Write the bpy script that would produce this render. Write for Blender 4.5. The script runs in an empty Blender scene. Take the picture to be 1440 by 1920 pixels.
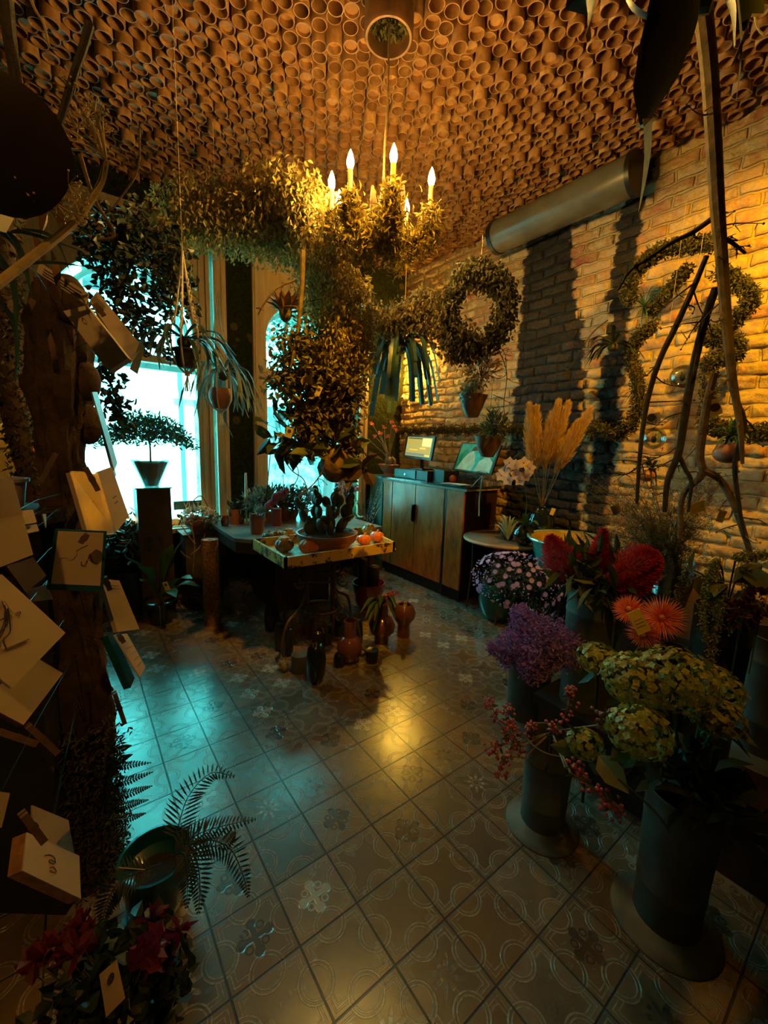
import bpy, math, random
import numpy as np
from mathutils import Vector, Matrix
random.seed(7); RNG = np.random.default_rng(7)
SC = bpy.context.scene
COL = SC.collection
PI = math.pi

# ---------------------------------------------------------------- camera
# room axes: X runs along the window wall, Y towards the windows, Z up; the camera stands at the origin
CAM_H = 1.468; PITCH = .160517; ROLL = -.035334; YAW = math.radians(37.35); FPX = 768.14
cam_d = bpy.data.cameras.new('camera'); cam = bpy.data.objects.new('camera', cam_d); COL.objects.link(cam)
cam.location = (0, 0, CAM_H)
cam_d.sensor_fit = 'VERTICAL'; cam_d.sensor_height = 24.0; cam_d.lens = 24.0 * FPX / 1920
cam_d.clip_start = .05; cam_d.clip_end = 200
_f = Vector((math.sin(YAW) * math.cos(PITCH), math.cos(YAW) * math.cos(PITCH), -math.sin(PITCH)))
_r = Vector((math.cos(YAW), -math.sin(YAW), 0)); _u = _r.cross(_f)
# roll: image x = r cos - u sin
_r2 = _r * math.cos(ROLL) - _u * math.sin(ROLL); _u2 = _r * math.sin(ROLL) + _u * math.cos(ROLL)
M = Matrix((_r2, _u2, -_f)).transposed().to_4x4(); M.translation = cam.location
cam.matrix_world = M
SC.camera = cam

def ray(px, py):
    return _r2 * ((px - 720) / FPX) + _u2 * ((960 - py) / FPX) + _f
CP = Vector((0, 0, CAM_H))
def AX(px, py, v): d = ray(px, py); return CP + d * (v / d.x)
def AY(px, py, v): d = ray(px, py); return CP + d * (v / d.y)
def AZ(px, py, v): d = ray(px, py); return CP + d * ((v - CAM_H) / d.z)
def AD(px, py, v): d = ray(px, py); return CP + d * (v / math.hypot(d.x, d.y))

# ---------------------------------------------------------------- light and exposure
SC.view_settings.view_transform = 'Standard'; SC.view_settings.look = 'None'
SC.view_settings.exposure = 0.0; SC.view_settings.gamma = 1.0; SC.view_settings.use_curve_mapping = False
SKY = (.085, 1.0, .97); SKY_STRENGTH = 20.0
AMBER = (1.0, .50, .012)
BULB = 800.0            # chandelier candle bulbs
world = bpy.data.worlds.new('sky'); SC.world = world; world.use_nodes = True
bg = world.node_tree.nodes['Background']; bg.inputs[0].default_value = (*SKY, 1); bg.inputs[1].default_value = SKY_STRENGTH
sun = bpy.data.lights.new('street_sun', 'SUN'); sun.energy = 16; sun.angle = .02; sun.color = (.55, 1, 1)
sun_o = bpy.data.objects.new('street_sun', sun); COL.objects.link(sun_o); sun_o.rotation_euler = Vector((.15, .62, -.77)).to_track_quat('-Z', 'Y').to_euler()
def area(name, loc, target, sx, sy, portal=False, color=(1, 1, 1), power=0, spread=PI):
    l = bpy.data.lights.new(name, 'AREA'); l.shape = 'RECTANGLE'; l.size = sx; l.size_y = sy
    l.color = color; l.energy = power; l.spread = spread
    o = bpy.data.objects.new(name, l); COL.objects.link(o); o.location = loc
    o.rotation_euler = (Vector(target) - Vector(loc)).to_track_quat('-Z', 'Y').to_euler()
    if portal: l.cycles.is_portal = True
    return o
area('daylight_opening', (.44, 4.5, 1.8), (.44, 0, 1.8), 1.35, 2.6, portal=True)
area('daylight_opening', (2.15, 4.5, 1.95), (2.15, 0, 1.95), 1.25, 2.5, portal=True)
def spot(name, loc, target, power, color, size=1.2, blend=.6, radius=.03):
    l = bpy.data.lights.new(name, 'SPOT'); l.energy = power; l.color = color; l.spot_size = size; l.spot_blend = blend
    l.shadow_soft_size = radius
    o = bpy.data.objects.new(name, l); COL.objects.link(o); o.location = loc
    o.rotation_euler = (Vector(target) - Vector(loc)).to_track_quat('-Z', 'Y').to_euler()
    return o
# unseen spots on wall, cards and floor; tray and flower ones added as fill
spot('unseen_spot', (2.3, .15, 3.3), (3.36, 1.0, 2.05), 330, AMBER, 1.5, 1.0)
spot('unseen_spot', (-.7, -.6, 3.3), (-.05, 1.3, 1.3), 48, (1, .5, .1), 1.2, .8)
spot('unseen_spot', (1.0, 1.0, 3.4), (1.5, 2.9, .8), 330, AMBER, .72, .9)  # added to brighten the tray and its gourds
spot('unseen_spot', (2.2, .7, 3.4), (1.15, 1.75, 0), 55, AMBER, .34, 1.0)
spot('unseen_spot', (.75, -.2, 3.3), (1.7, .68, .95), 62, AMBER, .62, 1.0)  # added amber key for the front-right flowers

# ---------------------------------------------------------------- mesh helpers
def rotz(a): c, s = math.cos(a), math.sin(a); return np.array([[c, -s, 0], [s, c, 0], [0, 0, 1.]])
def rotx(a): c, s = math.cos(a), math.sin(a); return np.array([[1., 0, 0], [0, c, -s], [0, s, c]])
def roty(a): c, s = math.cos(a), math.sin(a); return np.array([[c, 0, s], [0, 1., 0], [-s, 0, c]])
def frame_to(d, up=(0, 0, 1)):
    d = np.array(d, float); d /= np.linalg.norm(d) + 1e-9
    x = np.cross(up, d)
    if np.linalg.norm(x) < 1e-4: x = np.cross((1, 0, 0), d)
    x /= np.linalg.norm(x); y = np.cross(d, x)
    return np.stack([x, y, d], 1)
V3 = lambda p: np.array(tuple(p), float)

class MB:
    def __init__(s): s.v = []; s.f = []; s.n = 0; s.fm = []; s.mi = 0
    def add(s, v, f):
        v = np.asarray(v, float); s.v.append(v)
        for q in f: s.f.append([i + s.n for i in q]); s.fm.append(s.mi)
        s.n += len(v); return s
    def box(s, c, d, R=None):
        x, y, z = [k / 2 for k in d]
        v = np.array([[-x, -y, -z], [x, -y, -z], [x, y, -z], [-x, y, -z], [-x, -y, z], [x, -y, z], [x, y, z], [-x, y, z]])
        if R is not None: v = v @ np.asarray(R).T
        return s.add(v + V3(c), [(0, 3, 2, 1), (4, 5, 6, 7), (0, 1, 5, 4), (1, 2, 6, 5), (2, 3, 7, 6), (3, 0, 4, 7)])
    def box2(s, a, b):
        a = np.array(a, float); b = np.array(b, float); return s.box((a + b) / 2, np.abs(b - a))
    def tube(s, pts, r, n=8, caps=True, closed=False, flat=1.0):
        P = np.array([tuple(p) for p in pts], float); N = len(P)
        r = np.broadcast_to(np.asarray(r, float), (N,)) if np.ndim(r) == 0 else np.interp(np.linspace(0, 1, N), np.linspace(0, 1, len(r)), r)
        T = np.gradient(P, axis=0)
        if closed: T = np.roll(P, -1, 0) - np.roll(P, 1, 0)
        T /= np.linalg.norm(T, axis=1, keepdims=True) + 1e-9
        x = np.cross((0, 0, 1), T[0]);
        if np.linalg.norm(x) < .05: x = np.cross((1, 0, 0), T[0])
        x /= np.linalg.norm(x); V = []
        for i in range(N):
            x = x - T[i] * (x @ T[i]); x /= np.linalg.norm(x) + 1e-9; y = np.cross(T[i], x)
            a = np.arange(n) * 2 * PI / n
            V.append(P[i] + r[i] * (np.outer(np.cos(a), x) + flat * np.outer(np.sin(a), y)))
        F = []
        for i in range(N - 1 + (1 if closed else 0)):
            A = i * n; B = ((i + 1) % N) * n
            for k in range(n): F.append((A + k, A + (k + 1) % n, B + (k + 1) % n, B + k))
        if caps and not closed: F.append(tuple(range(n))[::-1]); F.append(tuple(range((N - 1) * n, N * n)))
        return s.add(np.concatenate(V), F)
    def lathe(s, c, prof, n=28, R=None, sx=1, sy=1, wob=None):
        V = []; a = np.arange(n) * 2 * PI / n
        for (r, z) in prof:
            rr = max(r, 1e-4) * (np.ones(n) if wob is None else wob(a, z))
            V.append(np.stack([rr * np.cos(a) * sx, rr * np.sin(a) * sy, np.full(n, z)], 1))
        V = np.concatenate(V)
        if R is not None: V = V @ np.asarray(R).T
        F = []
        for i in range(len(prof) - 1):
            for k in range(n): F.append((i * n + k, i * n + (k + 1) % n, (i + 1) * n + (k + 1) % n, (i + 1) * n + k))
        return s.add(V + V3(c), F)
    def ball(s, c, r, n=12, m=8, R=None):
        r = (r, r, r) if np.ndim(r) == 0 else r
        th = np.linspace(0, PI, m + 1)
        prof = [(math.sin(t), -math.cos(t)) for t in th]
        V = []; a = np.arange(n) * 2 * PI / n
        for (q, z) in prof: V.append(np.stack([max(q, 1e-3) * np.cos(a) * r[0], max(q, 1e-3) * np.sin(a) * r[1], np.full(n, z * r[2])], 1))
        V = np.concatenate(V)
        if R is not None: V = V @ np.asarray(R).T
        F = [(i * n + k, i * n + (k + 1) % n, (i + 1) * n + (k + 1) % n, (i + 1) * n + k) for i in range(m) for k in range(n)]
        return s.add(V + V3(c), F)
    def prism(s, poly, o, ex, ey, ez, th):
        """outline poly in (ex,ey) at o, thickness th along ez"""
        o, ex, ey, ez = map(V3, (o, ex, ey, ez)); n = len(poly)
        A = [o + p[0] * ex + p[1] * ey for p in poly]; B = [q + ez * th for q in A]
        F = [tuple(range(n))[::-1], tuple(range(n, 2 * n))] + [(k, (k + 1) % n, n + (k + 1) % n, n + k) for k in range(n)]
        return s.add(np.array(A + B), F)
    def leaves(s, P, D, L, W, up=None, droop=.15, fold=.25):
        """batch of folded leaves: base points P, directions D"""
        P = np.atleast_2d(np.asarray(P, float)); N = len(P); D = np.atleast_2d(np.asarray(D, float)); D = D / (np.linalg.norm(D, axis=1, keepdims=True) + 1e-9)
        L = np.broadcast_to(np.asarray(L, float), (N,))[:, None]; W = np.broadcast_to(np.asarray(W, float), (N,))[:, None]
        U = RNG.normal(0, 1, (N, 3)) if up is None else np.broadcast_to(np.asarray(up, float), (N, 3)) + RNG.normal(0, .15, (N, 3))
        S = np.cross(D, U); S /= np.linalg.norm(S, axis=1, keepdims=True) + 1e-9; Nn = np.cross(S, D)
        rows = [(.0, 0.0, 0), (.28, .8, 0), (.62, .85, .35), (1.0, 0, 1.)]
        vs = []
        for (t, w, dr) in rows:
            c = P + D * L * t - Nn * L * droop * dr
            if w == 0: vs.append(c)
            else: vs += [c - S * W * w * .5 + Nn * W * fold * w, c, c + S * W * w * .5 + Nn * W * fold * w]
        V = np.stack(vs, 1)  # N,8,3
        T = [(0, 1, 2), (0, 2, 3), (1, 4, 5, 2), (2, 5, 6, 3), (4, 7, 5), (5, 7, 6)]
        s.v.append(V.reshape(-1, 3)); b = s.n
        for i in range(N):
            for q in T: s.f.append([k + b + i * 8 for k in q]); s.fm.append(s.mi)
        s.n += N * 8; return s
    def strap(s, pts, w, fold=.2, up=(0, 0, 1)):
        """long blade along pts, width profile w"""
        P = np.array([tuple(p) for p in pts], float); N = len(P)
        w = np.interp(np.linspace(0, 1, N), np.linspace(0, 1, len(w)), w)
        T = np.gradient(P, axis=0); T /= np.linalg.norm(T, axis=1, keepdims=True) + 1e-9
        V = []
        S0 = None
        for i in range(N):
            S = np.cross(T[i], up)
            if np.linalg.norm(S) < .15: S = S0 if S0 is not None else np.cross(T[i], (1, .3, 0))
            S = S / (np.linalg.norm(S) + 1e-9)
            if S0 is not None and S @ S0 < 0: S = -S
            S0 = S; n = np.cross(S, T[i])
            V += [P[i] - S * w[i] / 2 + n * w[i] * fold, P[i], P[i] + S * w[i] / 2 + n * w[i] * fold]
        F = []
        for i in range(N - 1):
            a = i * 3; b = a + 3; F += [(a, a + 1, b + 1, b), (a + 1, a + 2, b + 2, b + 1)]
        return s.add(np.array(V), F)
    def build(s, name, mats, parent=None, smooth=True, kind=None):
        me = bpy.data.meshes.new(name); V = np.concatenate(s.v) if s.v else np.zeros((0, 3))
        if parent is not None:
            q = parent; off = Vector((0, 0, 0))
            while q is not None: off += q.location; q = q.parent
            V = V - V3(off)
        me.from_pydata(V.tolist(), [], s.f)
        mats = mats if isinstance(mats, (list, tuple)) else [mats]
        for m in mats: me.materials.append(m)
        if len(mats) > 1: me.polygons.foreach_set('material_index', s.fm)
        if smooth:
            me.polygons.foreach_set('use_smooth', [True] * len(me.polygons))
            try: me.set_sharp_from_angle(angle=math.radians(38))
            except Exception: pass
        me.update()
        o = bpy.data.objects.new(name, me); COL.objects.link(o)
        if parent is not None: o.parent = parent
        if kind: o['kind'] = kind
        return o
def tag(o, label, cat, group=None, kind=None):
    o['label'] = label; o['category'] = cat
    if group: o['group'] = group
    if kind: o['kind'] = kind
    return o
def thing(name, loc, label, cat, group=None):
    o = bpy.data.objects.new(name, None); COL.objects.link(o); o.location = tuple(loc); o.empty_display_size = .05
    return tag(o, label, cat, group)
def copy_tree(o, parent=None):
    c = o.copy(); COL.objects.link(c)
    if parent is not None: c.parent = parent
    for ch in list(o.children): copy_tree(ch, c)
    return c
def curve(pts, n=24):
    """Catmull-Rom through pts"""
    P = np.array([tuple(p) for p in pts], float); P = np.vstack([2 * P[0] - P[1], P, 2 * P[-1] - P[-2]]); out = []
    m = len(P) - 3
    for t in np.linspace(0, m - 1e-6, n):
        i = int(t); u = t - i; a, b, c, d = P[i:i + 4]
        out.append(.5 * ((2 * b) + (c - a) * u + (2 * a - 5 * b + 4 * c - d) * u * u + (3 * b - a - 3 * c + d) * u ** 3))
    return np.array(out)
def rdir(n, zb=0, zs=1.0):
    d = RNG.normal(0, 1, (n, 3)); d[:, 2] = d[:, 2] * zs + zb; return d / np.linalg.norm(d, axis=1, keepdims=True)

# ---------------------------------------------------------------- material helpers
class NT:
    def __init__(s, name):
        s.m = bpy.data.materials.new(name); s.m.use_nodes = True; s.t = s.m.node_tree; s.N = s.t.nodes; s.L = s.t.links
        s.b = s.N['Principled BSDF']
    def n(s, typ, **kw):
        x = s.N.new(typ)
        for k, v in kw.items(): setattr(x, k, v)
        return x
    def put(s, sock, v):
        if hasattr(v, 'is_output') or hasattr(v, 'links'): s.L.new(v, sock)
        else: sock.default_value = v
    def m_(s, op, a, b=0.0, c=None):
        x = s.n('ShaderNodeMath', operation=op); s.put(x.inputs[0], a); s.put(x.inputs[1], b)
        if c is not None: s.put(x.inputs[2], c)
        return x.outputs[0]
    def mix(s, fac, a, b, blend='MIX'):
        x = s.n('ShaderNodeMix', data_type='RGBA', blend_type=blend); s.put(x.inputs[0], fac)
        for sock, v in ((x.inputs[6], a), (x.inputs[7], b)):
            s.put(sock, (*v, 1) if isinstance(v, tuple) and len(v) == 3 else v)
        return x.outputs[2]
    def noise(s, scale, detail=4, rough=.55, vec=None, dist=0):
        x = s.n('ShaderNodeTexNoise'); x.inputs['Scale'].default_value = scale; x.inputs['Detail'].default_value = detail
        x.inputs['Roughness'].default_value = rough; x.inputs['Distortion'].default_value = dist
        if vec is None: vec = s.pos()
        s.L.new(vec, x.inputs['Vector']); return x.outputs[0]
    def pos(s):
        if not hasattr(s, '_p'): s._p = s.n('ShaderNodeTexCoord').outputs['Object']
        return s._p
    def ramp(s, v, stops):
        x = s.n('ShaderNodeValToRGB'); s.L.new(v, x.inputs[0]); e = x.color_ramp.elements
        while len(e) < len(stops): e.new(.5)
        for k, (p, c) in enumerate(stops):
            e[k].position = p; e[k].color = (*c, 1) if isinstance(c, tuple) else (c, c, c, 1)
        return x.outputs[0]
    def step(s, v, lo, hi):
        x = s.n('ShaderNodeMapRange'); x.clamp = True; s.L.new(v, x.inputs[0]); x.inputs[1].default_value = lo; x.inputs[2].default_value = hi; return x.outputs[0]
    def bump(s, h, strength=.5, dist=.01):
        x = s.n('ShaderNodeBump'); x.inputs['Strength'].default_value = strength; x.inputs['Distance'].default_value = dist
        s.L.new(h, x.inputs['Height']); s.L.new(x.outputs[0], s.b.inputs['Normal'])
    def col(s, v): s.put(s.b.inputs['Base Color'], (*v, 1) if isinstance(v, tuple) and len(v) == 3 else v)
    def set(s, rough=None, metal=None, spec=None, **kw):
        if rough is not None: s.put(s.b.inputs['Roughness'], rough)
        if metal is not None: s.b.inputs['Metallic'].default_value = metal
        if spec is not None: s.b.inputs['Specular IOR Level'].default_value = spec
        return s
def mat(name, c, rough=.6, metal=0., var=.25, scale=12., bump=0., bscale=40., c2=None, spec=.5, coat=0.):
    """noisy two-tone material"""
    t = NT(name); c2 = c2 or tuple(k * (1 - var) for k in c)
    fac = t.ramp(t.noise(scale, 5), [(.38, 0.), (.62, 1.)])
    t.col(t.mix(fac, c, c2)); t.set(rough, metal, spec)
    if coat: t.b.inputs['Coat Weight'].default_value = coat; t.b.inputs['Coat Roughness'].default_value = .1
    if bump: t.bump(t.noise(bscale, 6, .65), bump, .01)
    return t.m
def leafmat(name, c, c2, rough=.5, trans=.25, c3=None):
    t = NT(name); g = t.n('ShaderNodeNewGeometry').outputs['Random Per Island']
    st = [(0., c), (1., c2)] if c3 is None else [(0., c), (.55, c2), (1., c3)]
    t.col(t.mix(t.step(t.noise(60, 3), .3, .7), t.ramp(g, st), c2)); t.set(rough)
    if trans:
        tr = t.n('ShaderNodeBsdfTranslucent'); mx = t.n('ShaderNodeMixShader'); mx.inputs[0].default_value = trans
        t.put(tr.inputs[0], t.ramp(g, st)); t.L.new(t.b.outputs[0], mx.inputs[1]); t.L.new(tr.outputs[0], mx.inputs[2])
        t.L.new(mx.outputs[0], t.N['Material Output'].inputs[0])
    return t.m
def emit(name, c, s):
    t = NT(name); t.col((0, 0, 0)); t.b.inputs['Emission Color'].default_value = (*c, 1); t.b.inputs['Emission Strength'].default_value = s; return t.m
def glassmat(name, tint=(1, 1, 1), gloss=.12, rough=.02):
    t = NT(name); tr = t.n('ShaderNodeBsdfTransparent'); tr.inputs[0].default_value = (*tint, 1)
    gl = t.n('ShaderNodeBsdfGlossy'); gl.inputs['Roughness'].default_value = rough
    lw = t.n('ShaderNodeLayerWeight'); lw.inputs[0].default_value = .35
    f = t.m_('ADD', t.m_('MULTIPLY', lw.outputs['Fresnel'], .6), gloss * .4)
    mx = t.n('ShaderNodeMixShader'); t.L.new(f, mx.inputs[0]); t.L.new(tr.outputs[0], mx.inputs[1]); t.L.new(gl.outputs[0], mx.inputs[2])
    t.L.new(mx.outputs[0], t.N['Material Output'].inputs[0]); return t.m
# ================================================================ THE ROOM
RX = 3.36; WY = 4.13; CZ = 3.50; LX = -1.9; BY = -1.7
# --- floor: relief cement tiles, 20 cm
def floor_material():
    t = NT('relief_tiles'); T = .2; ph = (.039, .108)
    s = t.n('ShaderNodeSeparateXYZ'); t.L.new(t.pos(), s.inputs[0])
    def cell(v, p):
        q = t.m_('DIVIDE', t.m_('SUBTRACT', v, p), T); fl = t.m_('FLOOR', q); return t.m_('SUBTRACT', t.m_('SUBTRACT', q, fl), .5), fl
    u, iu = cell(s.outputs[0], ph[0]); v, iv = cell(s.outputs[1], ph[1])
    au, av = t.m_('ABSOLUTE', u), t.m_('ABSOLUTE', v); mx = t.m_('MAXIMUM', au, av); mn = t.m_('MINIMUM', au, av)
    cb = t.n('ShaderNodeCombineXYZ'); t.L.new(iu, cb.inputs[0]); t.L.new(iv, cb.inputs[1])
    wn = t.n('ShaderNodeTexWhiteNoise', noise_dimensions='2D'); t.L.new(cb.outputs[0], wn.inputs[0]); r1 = wn.outputs['Value']
    ad = t.n('ShaderNodeVectorMath', operation='ADD'); t.L.new(cb.outputs[0], ad.inputs[0]); ad.inputs[1].default_value = (31.7, 17.3, 0)
    wn2 = t.n('ShaderNodeTexWhiteNoise', noise_dimensions='2D'); t.L.new(ad.outputs[0], wn2.inputs[0]); r2 = wn2.outputs['Value']
    def band(d, c, w):  # 1 near |d-c|<w
        x = t.m_('ABSOLUTE', t.m_('SUBTRACT', d, c)); return t.m_('SUBTRACT', 1.0, t.step(x, w * .6, w))
    # half circles on the middle of each side
    dc = t.m_('SQRT', t.m_('ADD', t.m_('POWER', t.m_('SUBTRACT', mx, .5), 2.), t.m_('POWER', mn, 2.)))
    ring = t.m_('MAXIMUM', band(dc, .245, .016), band(dc, .195, .013))
    inc = t.step(dc, .25, .262)
    sq = t.m_('MAXIMUM', band(mx, .43, .013), band(mx, .375, .012))
    corner = t.m_('MULTIPLY', sq, t.step(mn, .2, .215))
    corner = t.m_('MULTIPLY', corner, inc)
    lines = t.m_('MAXIMUM', ring, corner)
    # motif: cross / rosette / blank
    mx0, mn0 = mx, mn; u, v, au, av, mx, mn = [t.m_('MULTIPLY', q, .66) for q in (u, v, au, av, mx, mn)]
    rad = t.m_('SQRT', t.m_('ADD', t.m_('POWER', u, 2.), t.m_('POWER', v, 2.)))
    ang = t.m_('ARCTAN2', v, u)
    arm = t.m_('SUBTRACT', 1., t.step(mn, .022, .034)); arm = t.m_('MULTIPLY', arm, t.m_('SUBTRACT', 1., t.step(rad, .17, .18)))
    dd = t.m_('SQRT', t.m_('ADD', t.m_('POWER', t.m_('SUBTRACT', mx, .135), 2.), t.m_('POWER', mn, 2.)))
    arm = t.m_('MAXIMUM', arm, t.m_('SUBTRACT', 1., t.step(dd, .045, .058)))
    d4 = t.m_('SQRT', t.m_('ADD', t.m_('POWER', t.m_('SUBTRACT', au, .08), 2.), t.m_('POWER', t.m_('SUBTRACT', av, .08), 2.)))
    cross = t.m_('MAXIMUM', arm, band(d4, .033, .012))
    pet = t.m_('MULTIPLY', t.m_('ADD', t.m_('COSINE', t.m_('MULTIPLY', ang, 8.)), 1.6), .07)
    ros = t.m_('MULTIPLY', t.m_('SUBTRACT', 1., t.step(t.m_('SUBTRACT', rad, pet), -.01, .01)), t.step(rad, .03, .05))
    ros = t.m_('MULTIPLY', ros, t.m_('ADD', .4, t.m_('MULTIPLY', band(rad, .1, .02), .6)))
    mot = t.m_('ADD', t.m_('MULTIPLY', cross, t.m_('LESS_THAN', r1, .36)), t.m_('MULTIPLY', ros, t.m_('GREATER_THAN', r1, .87)))
    mx = mx0; grout = t.step(mx, .482, .492)
    nz = t.noise(9, 6, .6); nz2 = t.noise(70, 4, .7)
    base = t.ramp(r2, [(0, (.18, .105, .055)), (.35, (.23, .14, .075)), (.6, (.12, .105, .085)), (.8, (.26, .175, .11)), (1, (.21, .115, .05))])
    base = t.mix(t.step(nz, .35, .7), base, t.mix(.5, base, (.07, .05, .04)))
    base = t.mix(t.m_('MULTIPLY', t.m_('MULTIPLY', inc, t.m_('SUBTRACT', 1., t.step(mx0, .34, .36))), t.m_('MULTIPLY', t.step(r1, .2, .9), .38)), base, (.06, .045, .03))
    lite = t.mix(t.m_('MULTIPLY', lines, t.m_('MULTIPLY', t.step(nz2, .3, .6), .5)), base, (.48, .40, .31))
    dark = t.mix(t.m_('MULTIPLY', mot, .85), lite, t.mix(t.step(r2, .45, .5), (.05, .035, .03), (.42, .38, .33)))
    t.col(t.mix(grout, dark, (.012, .010, .009)))
    t.set(t.m_('ADD', t.m_('MULTIPLY', nz, .20), t.m_('ADD', .15, t.m_('MULTIPLY', grout, .5))), 0, .8); t.b.inputs['Coat Weight'].default_value = .45; t.b.inputs['Coat Roughness'].default_value = .22
    h = t.m_('ADD', t.m_('SUBTRACT', t.m_('MULTIPLY', lines, .5), t.m_('MULTIPLY', grout, 1.2)), t.m_('ADD', t.m_('MULTIPLY', nz, .5), t.m_('MULTIPLY', mot, -.3)))
    h = t.m_('ADD', h, t.m_('MULTIPLY', nz2, .12))
    t.bump(h, .55, .006)
    return t.m
mb = MB(); mb.box2((LX - .2, BY - .2, -.1), (RX + .3, WY + .35, 0)); mb.build('floor', floor_material(), smooth=False, kind='structure')
# --- brick wall on the right with sooted black stripes
def brick_material():
    t = NT('old_brick'); p = t.pos(); s = t.n('ShaderNodeSeparateXYZ'); t.L.new(p, s.inputs[0]); Y, Z = s.outputs[1], s.outputs[2]
    n1 = t.noise(3.2, 5, .6); n2 = t.noise(16, 6, .7); n3 = t.noise(55, 5, .7); nl = t.noise(1.1, 3, .5)
    uvn = t.n('ShaderNodeUVMap'); uvn.uv_map = 'brick_uv'
    br = t.n('ShaderNodeTexBrick'); t.L.new(uvn.outputs[0], br.inputs['Vector']); br.inputs['Scale'].default_value = 1.0
    br.inputs['Brick Width'].default_value = .24; br.inputs['Row Height'].default_value = .082; br.inputs['Mortar Size'].default_value = .010; br.inputs['Mortar Smooth'].default_value = .45
    br.inputs['Color1'].default_value = (0, 0, 0, 1); br.inputs['Color2'].default_value = (1, 1, 1, 1); br.inputs['Mortar'].default_value = (.5, .5, .5, 1)
    f = br.outputs['Fac']; rnd = br.outputs['Color']
    brick = t.ramp(rnd, [(0, (.30, .085, .045)), (.3, (.44, .17, .09)), (.55, (.52, .30, .19)), (1, (.62, .46, .33))])
    wash = t.ramp(n3, [(.3, (.42, .26, .10)), (.65, (.64, .46, .21))])
    col = t.mix(t.step(t.m_('ADD', n2, t.m_('MULTIPLY', n1, .8)), .72, 1.02), brick, wash)
    col = t.mix(f, col, t.mix(n2, (.38, .25, .11), (.58, .42, .20)))
    # painted stripes: Y ranges (edges wander), darker low down
    e = t.m_('ADD', t.m_('MULTIPLY', t.m_('SUBTRACT', n2, .5), .10), t.m_('MULTIPLY', t.m_('SUBTRACT', rnd, .5), .07))
    Yw = t.m_('ADD', Y, e)
    def between(lo, hi):
        return t.m_('MULTIPLY', t.step(t.m_('SUBTRACT', Yw, lo), -.012, .012), t.m_('SUBTRACT', 1., t.step(t.m_('SUBTRACT', Yw, hi), -.012, .012)))
    # stripe one narrows upwards: right edge runs from 1.75 (z 1.9) to 2.03 (z 3.2)
    lo1 = t.m_('ADD', 1.79, t.m_('MULTIPLY', t.m_('MAXIMUM', t.m_('SUBTRACT', Z, 2.0), 0.), .2))
    s1 = between(lo1, 2.47); s2 = between(1.50, 1.67)
    low = t.m_('MULTIPLY', t.m_('SUBTRACT', 1., t.step(t.m_('ADD', Z, t.m_('MULTIPLY', n2, .5)), 1.7, 2.05)), between(1.72, 2.40))
    m = t.m_('MINIMUM', t.m_('ADD', s1, t.m_('ADD', s2, low)), 1.)
    black = t.mix(t.m_('MULTIPLY', t.step(n3, .35, .8), rnd), (.014, .011, .009), (.10, .065, .045))
    black = t.mix(f, black, (.012, .011, .010))
    t.col(t.mix(m, col, black)); t.set(.78, 0, .35)
    h = t.m_('ADD', t.m_('MULTIPLY', f, -.9), t.m_('ADD', t.m_('MULTIPLY', n2, 1.1), t.m_('MULTIPLY', n3, .55)))
    t.bump(h, 1.0, .016)
    return t.m
def vnoise(x, y, s, seed):
    """smooth value noise"""
    g = np.random.default_rng(seed).random((160, 160)); X, Y_ = x * s + 40, y * s + 40; i, j = np.floor(X).astype(int), np.floor(Y_).astype(int); u, v = X - i, Y_ - j
    u, v = u * u * (3 - 2 * u), v * v * (3 - 2 * v); q = lambda a, b: g[(i + a) % 160, (j + b) % 160]
    return (q(0, 0) * (1 - u) + q(1, 0) * u) * (1 - v) + (q(0, 1) * (1 - u) + q(1, 1) * u) * v - .5
def brick_wall():
    st = .0115; ys = np.arange(BY, WY + .02, st); zs = np.arange(0, CZ + .12, st); Yg, Zg = np.meshgrid(ys, zs, indexing='ij')
    U = Yg + .030 * vnoise(Yg, Zg, 5, 1) + .012 * vnoise(Yg, Zg, 17, 2); W = Zg + .030 * vnoise(Yg, Zg, 3, 3) + .014 * vnoise(Yg, Zg, 14, 4)
    bw, rh, ms = .24, .082, .010; row = np.floor(W / rh); off = np.where(row % 2 == 0, bw / 2, 0); bn = np.floor((U + off) / bw); lx = U + off - bn * bw; lz = W - row * rh
    d = np.minimum(np.minimum(lx, bw - lx), np.minimum(lz, rh - lz)); k = np.clip((d - ms * .4) / .012, 0, 1); k = k * k * (3 - 2 * k)
    rb = np.modf(np.abs(np.sin(row * 12.9898 + bn * 78.233) * 43758.5453))[0]
    h = .013 * k + .012 * (rb - .5) * k + .016 * vnoise(Yg, Zg, 22, 5) + .012 * vnoise(Yg, Zg, 45, 6) + .03 * vnoise(Yg, Zg, 2, 7)
    ny, nz_ = Yg.shape; V = np.stack([RX + .03 - h, Yg, Zg], -1).reshape(-1, 3); I = np.arange(ny * nz_).reshape(ny, nz_)
    F = np.stack([I[:-1, :-1], I[:-1, 1:], I[1:, 1:], I[1:, :-1]], -1).reshape(-1, 4)
    me = bpy.data.meshes.new('wall_right'); me.from_pydata(V.tolist(), [], F.tolist()); uvl = me.uv_layers.new(name='brick_uv'); uv = np.stack([U, W], -1).reshape(-1, 2)[F.reshape(-1)]
    uvl.data.foreach_set('uv', uv.astype(np.float32).ravel()); me.polygons.foreach_set('use_smooth', [True] * len(me.polygons)); me.materials.append(brick_material()); me.update()
    o = bpy.data.objects.new('wall_right', me); COL.objects.link(o); o['kind'] = 'structure'
    m = MB(); m.box2((RX + .07, BY, 0), (RX + .3, WY + .35, CZ + .2)); m.build('wall_core', CORE, o, smooth=False)
CORE = mat('dark_wall_core', (.05, .04, .03), .9)
brick_wall()
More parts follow.
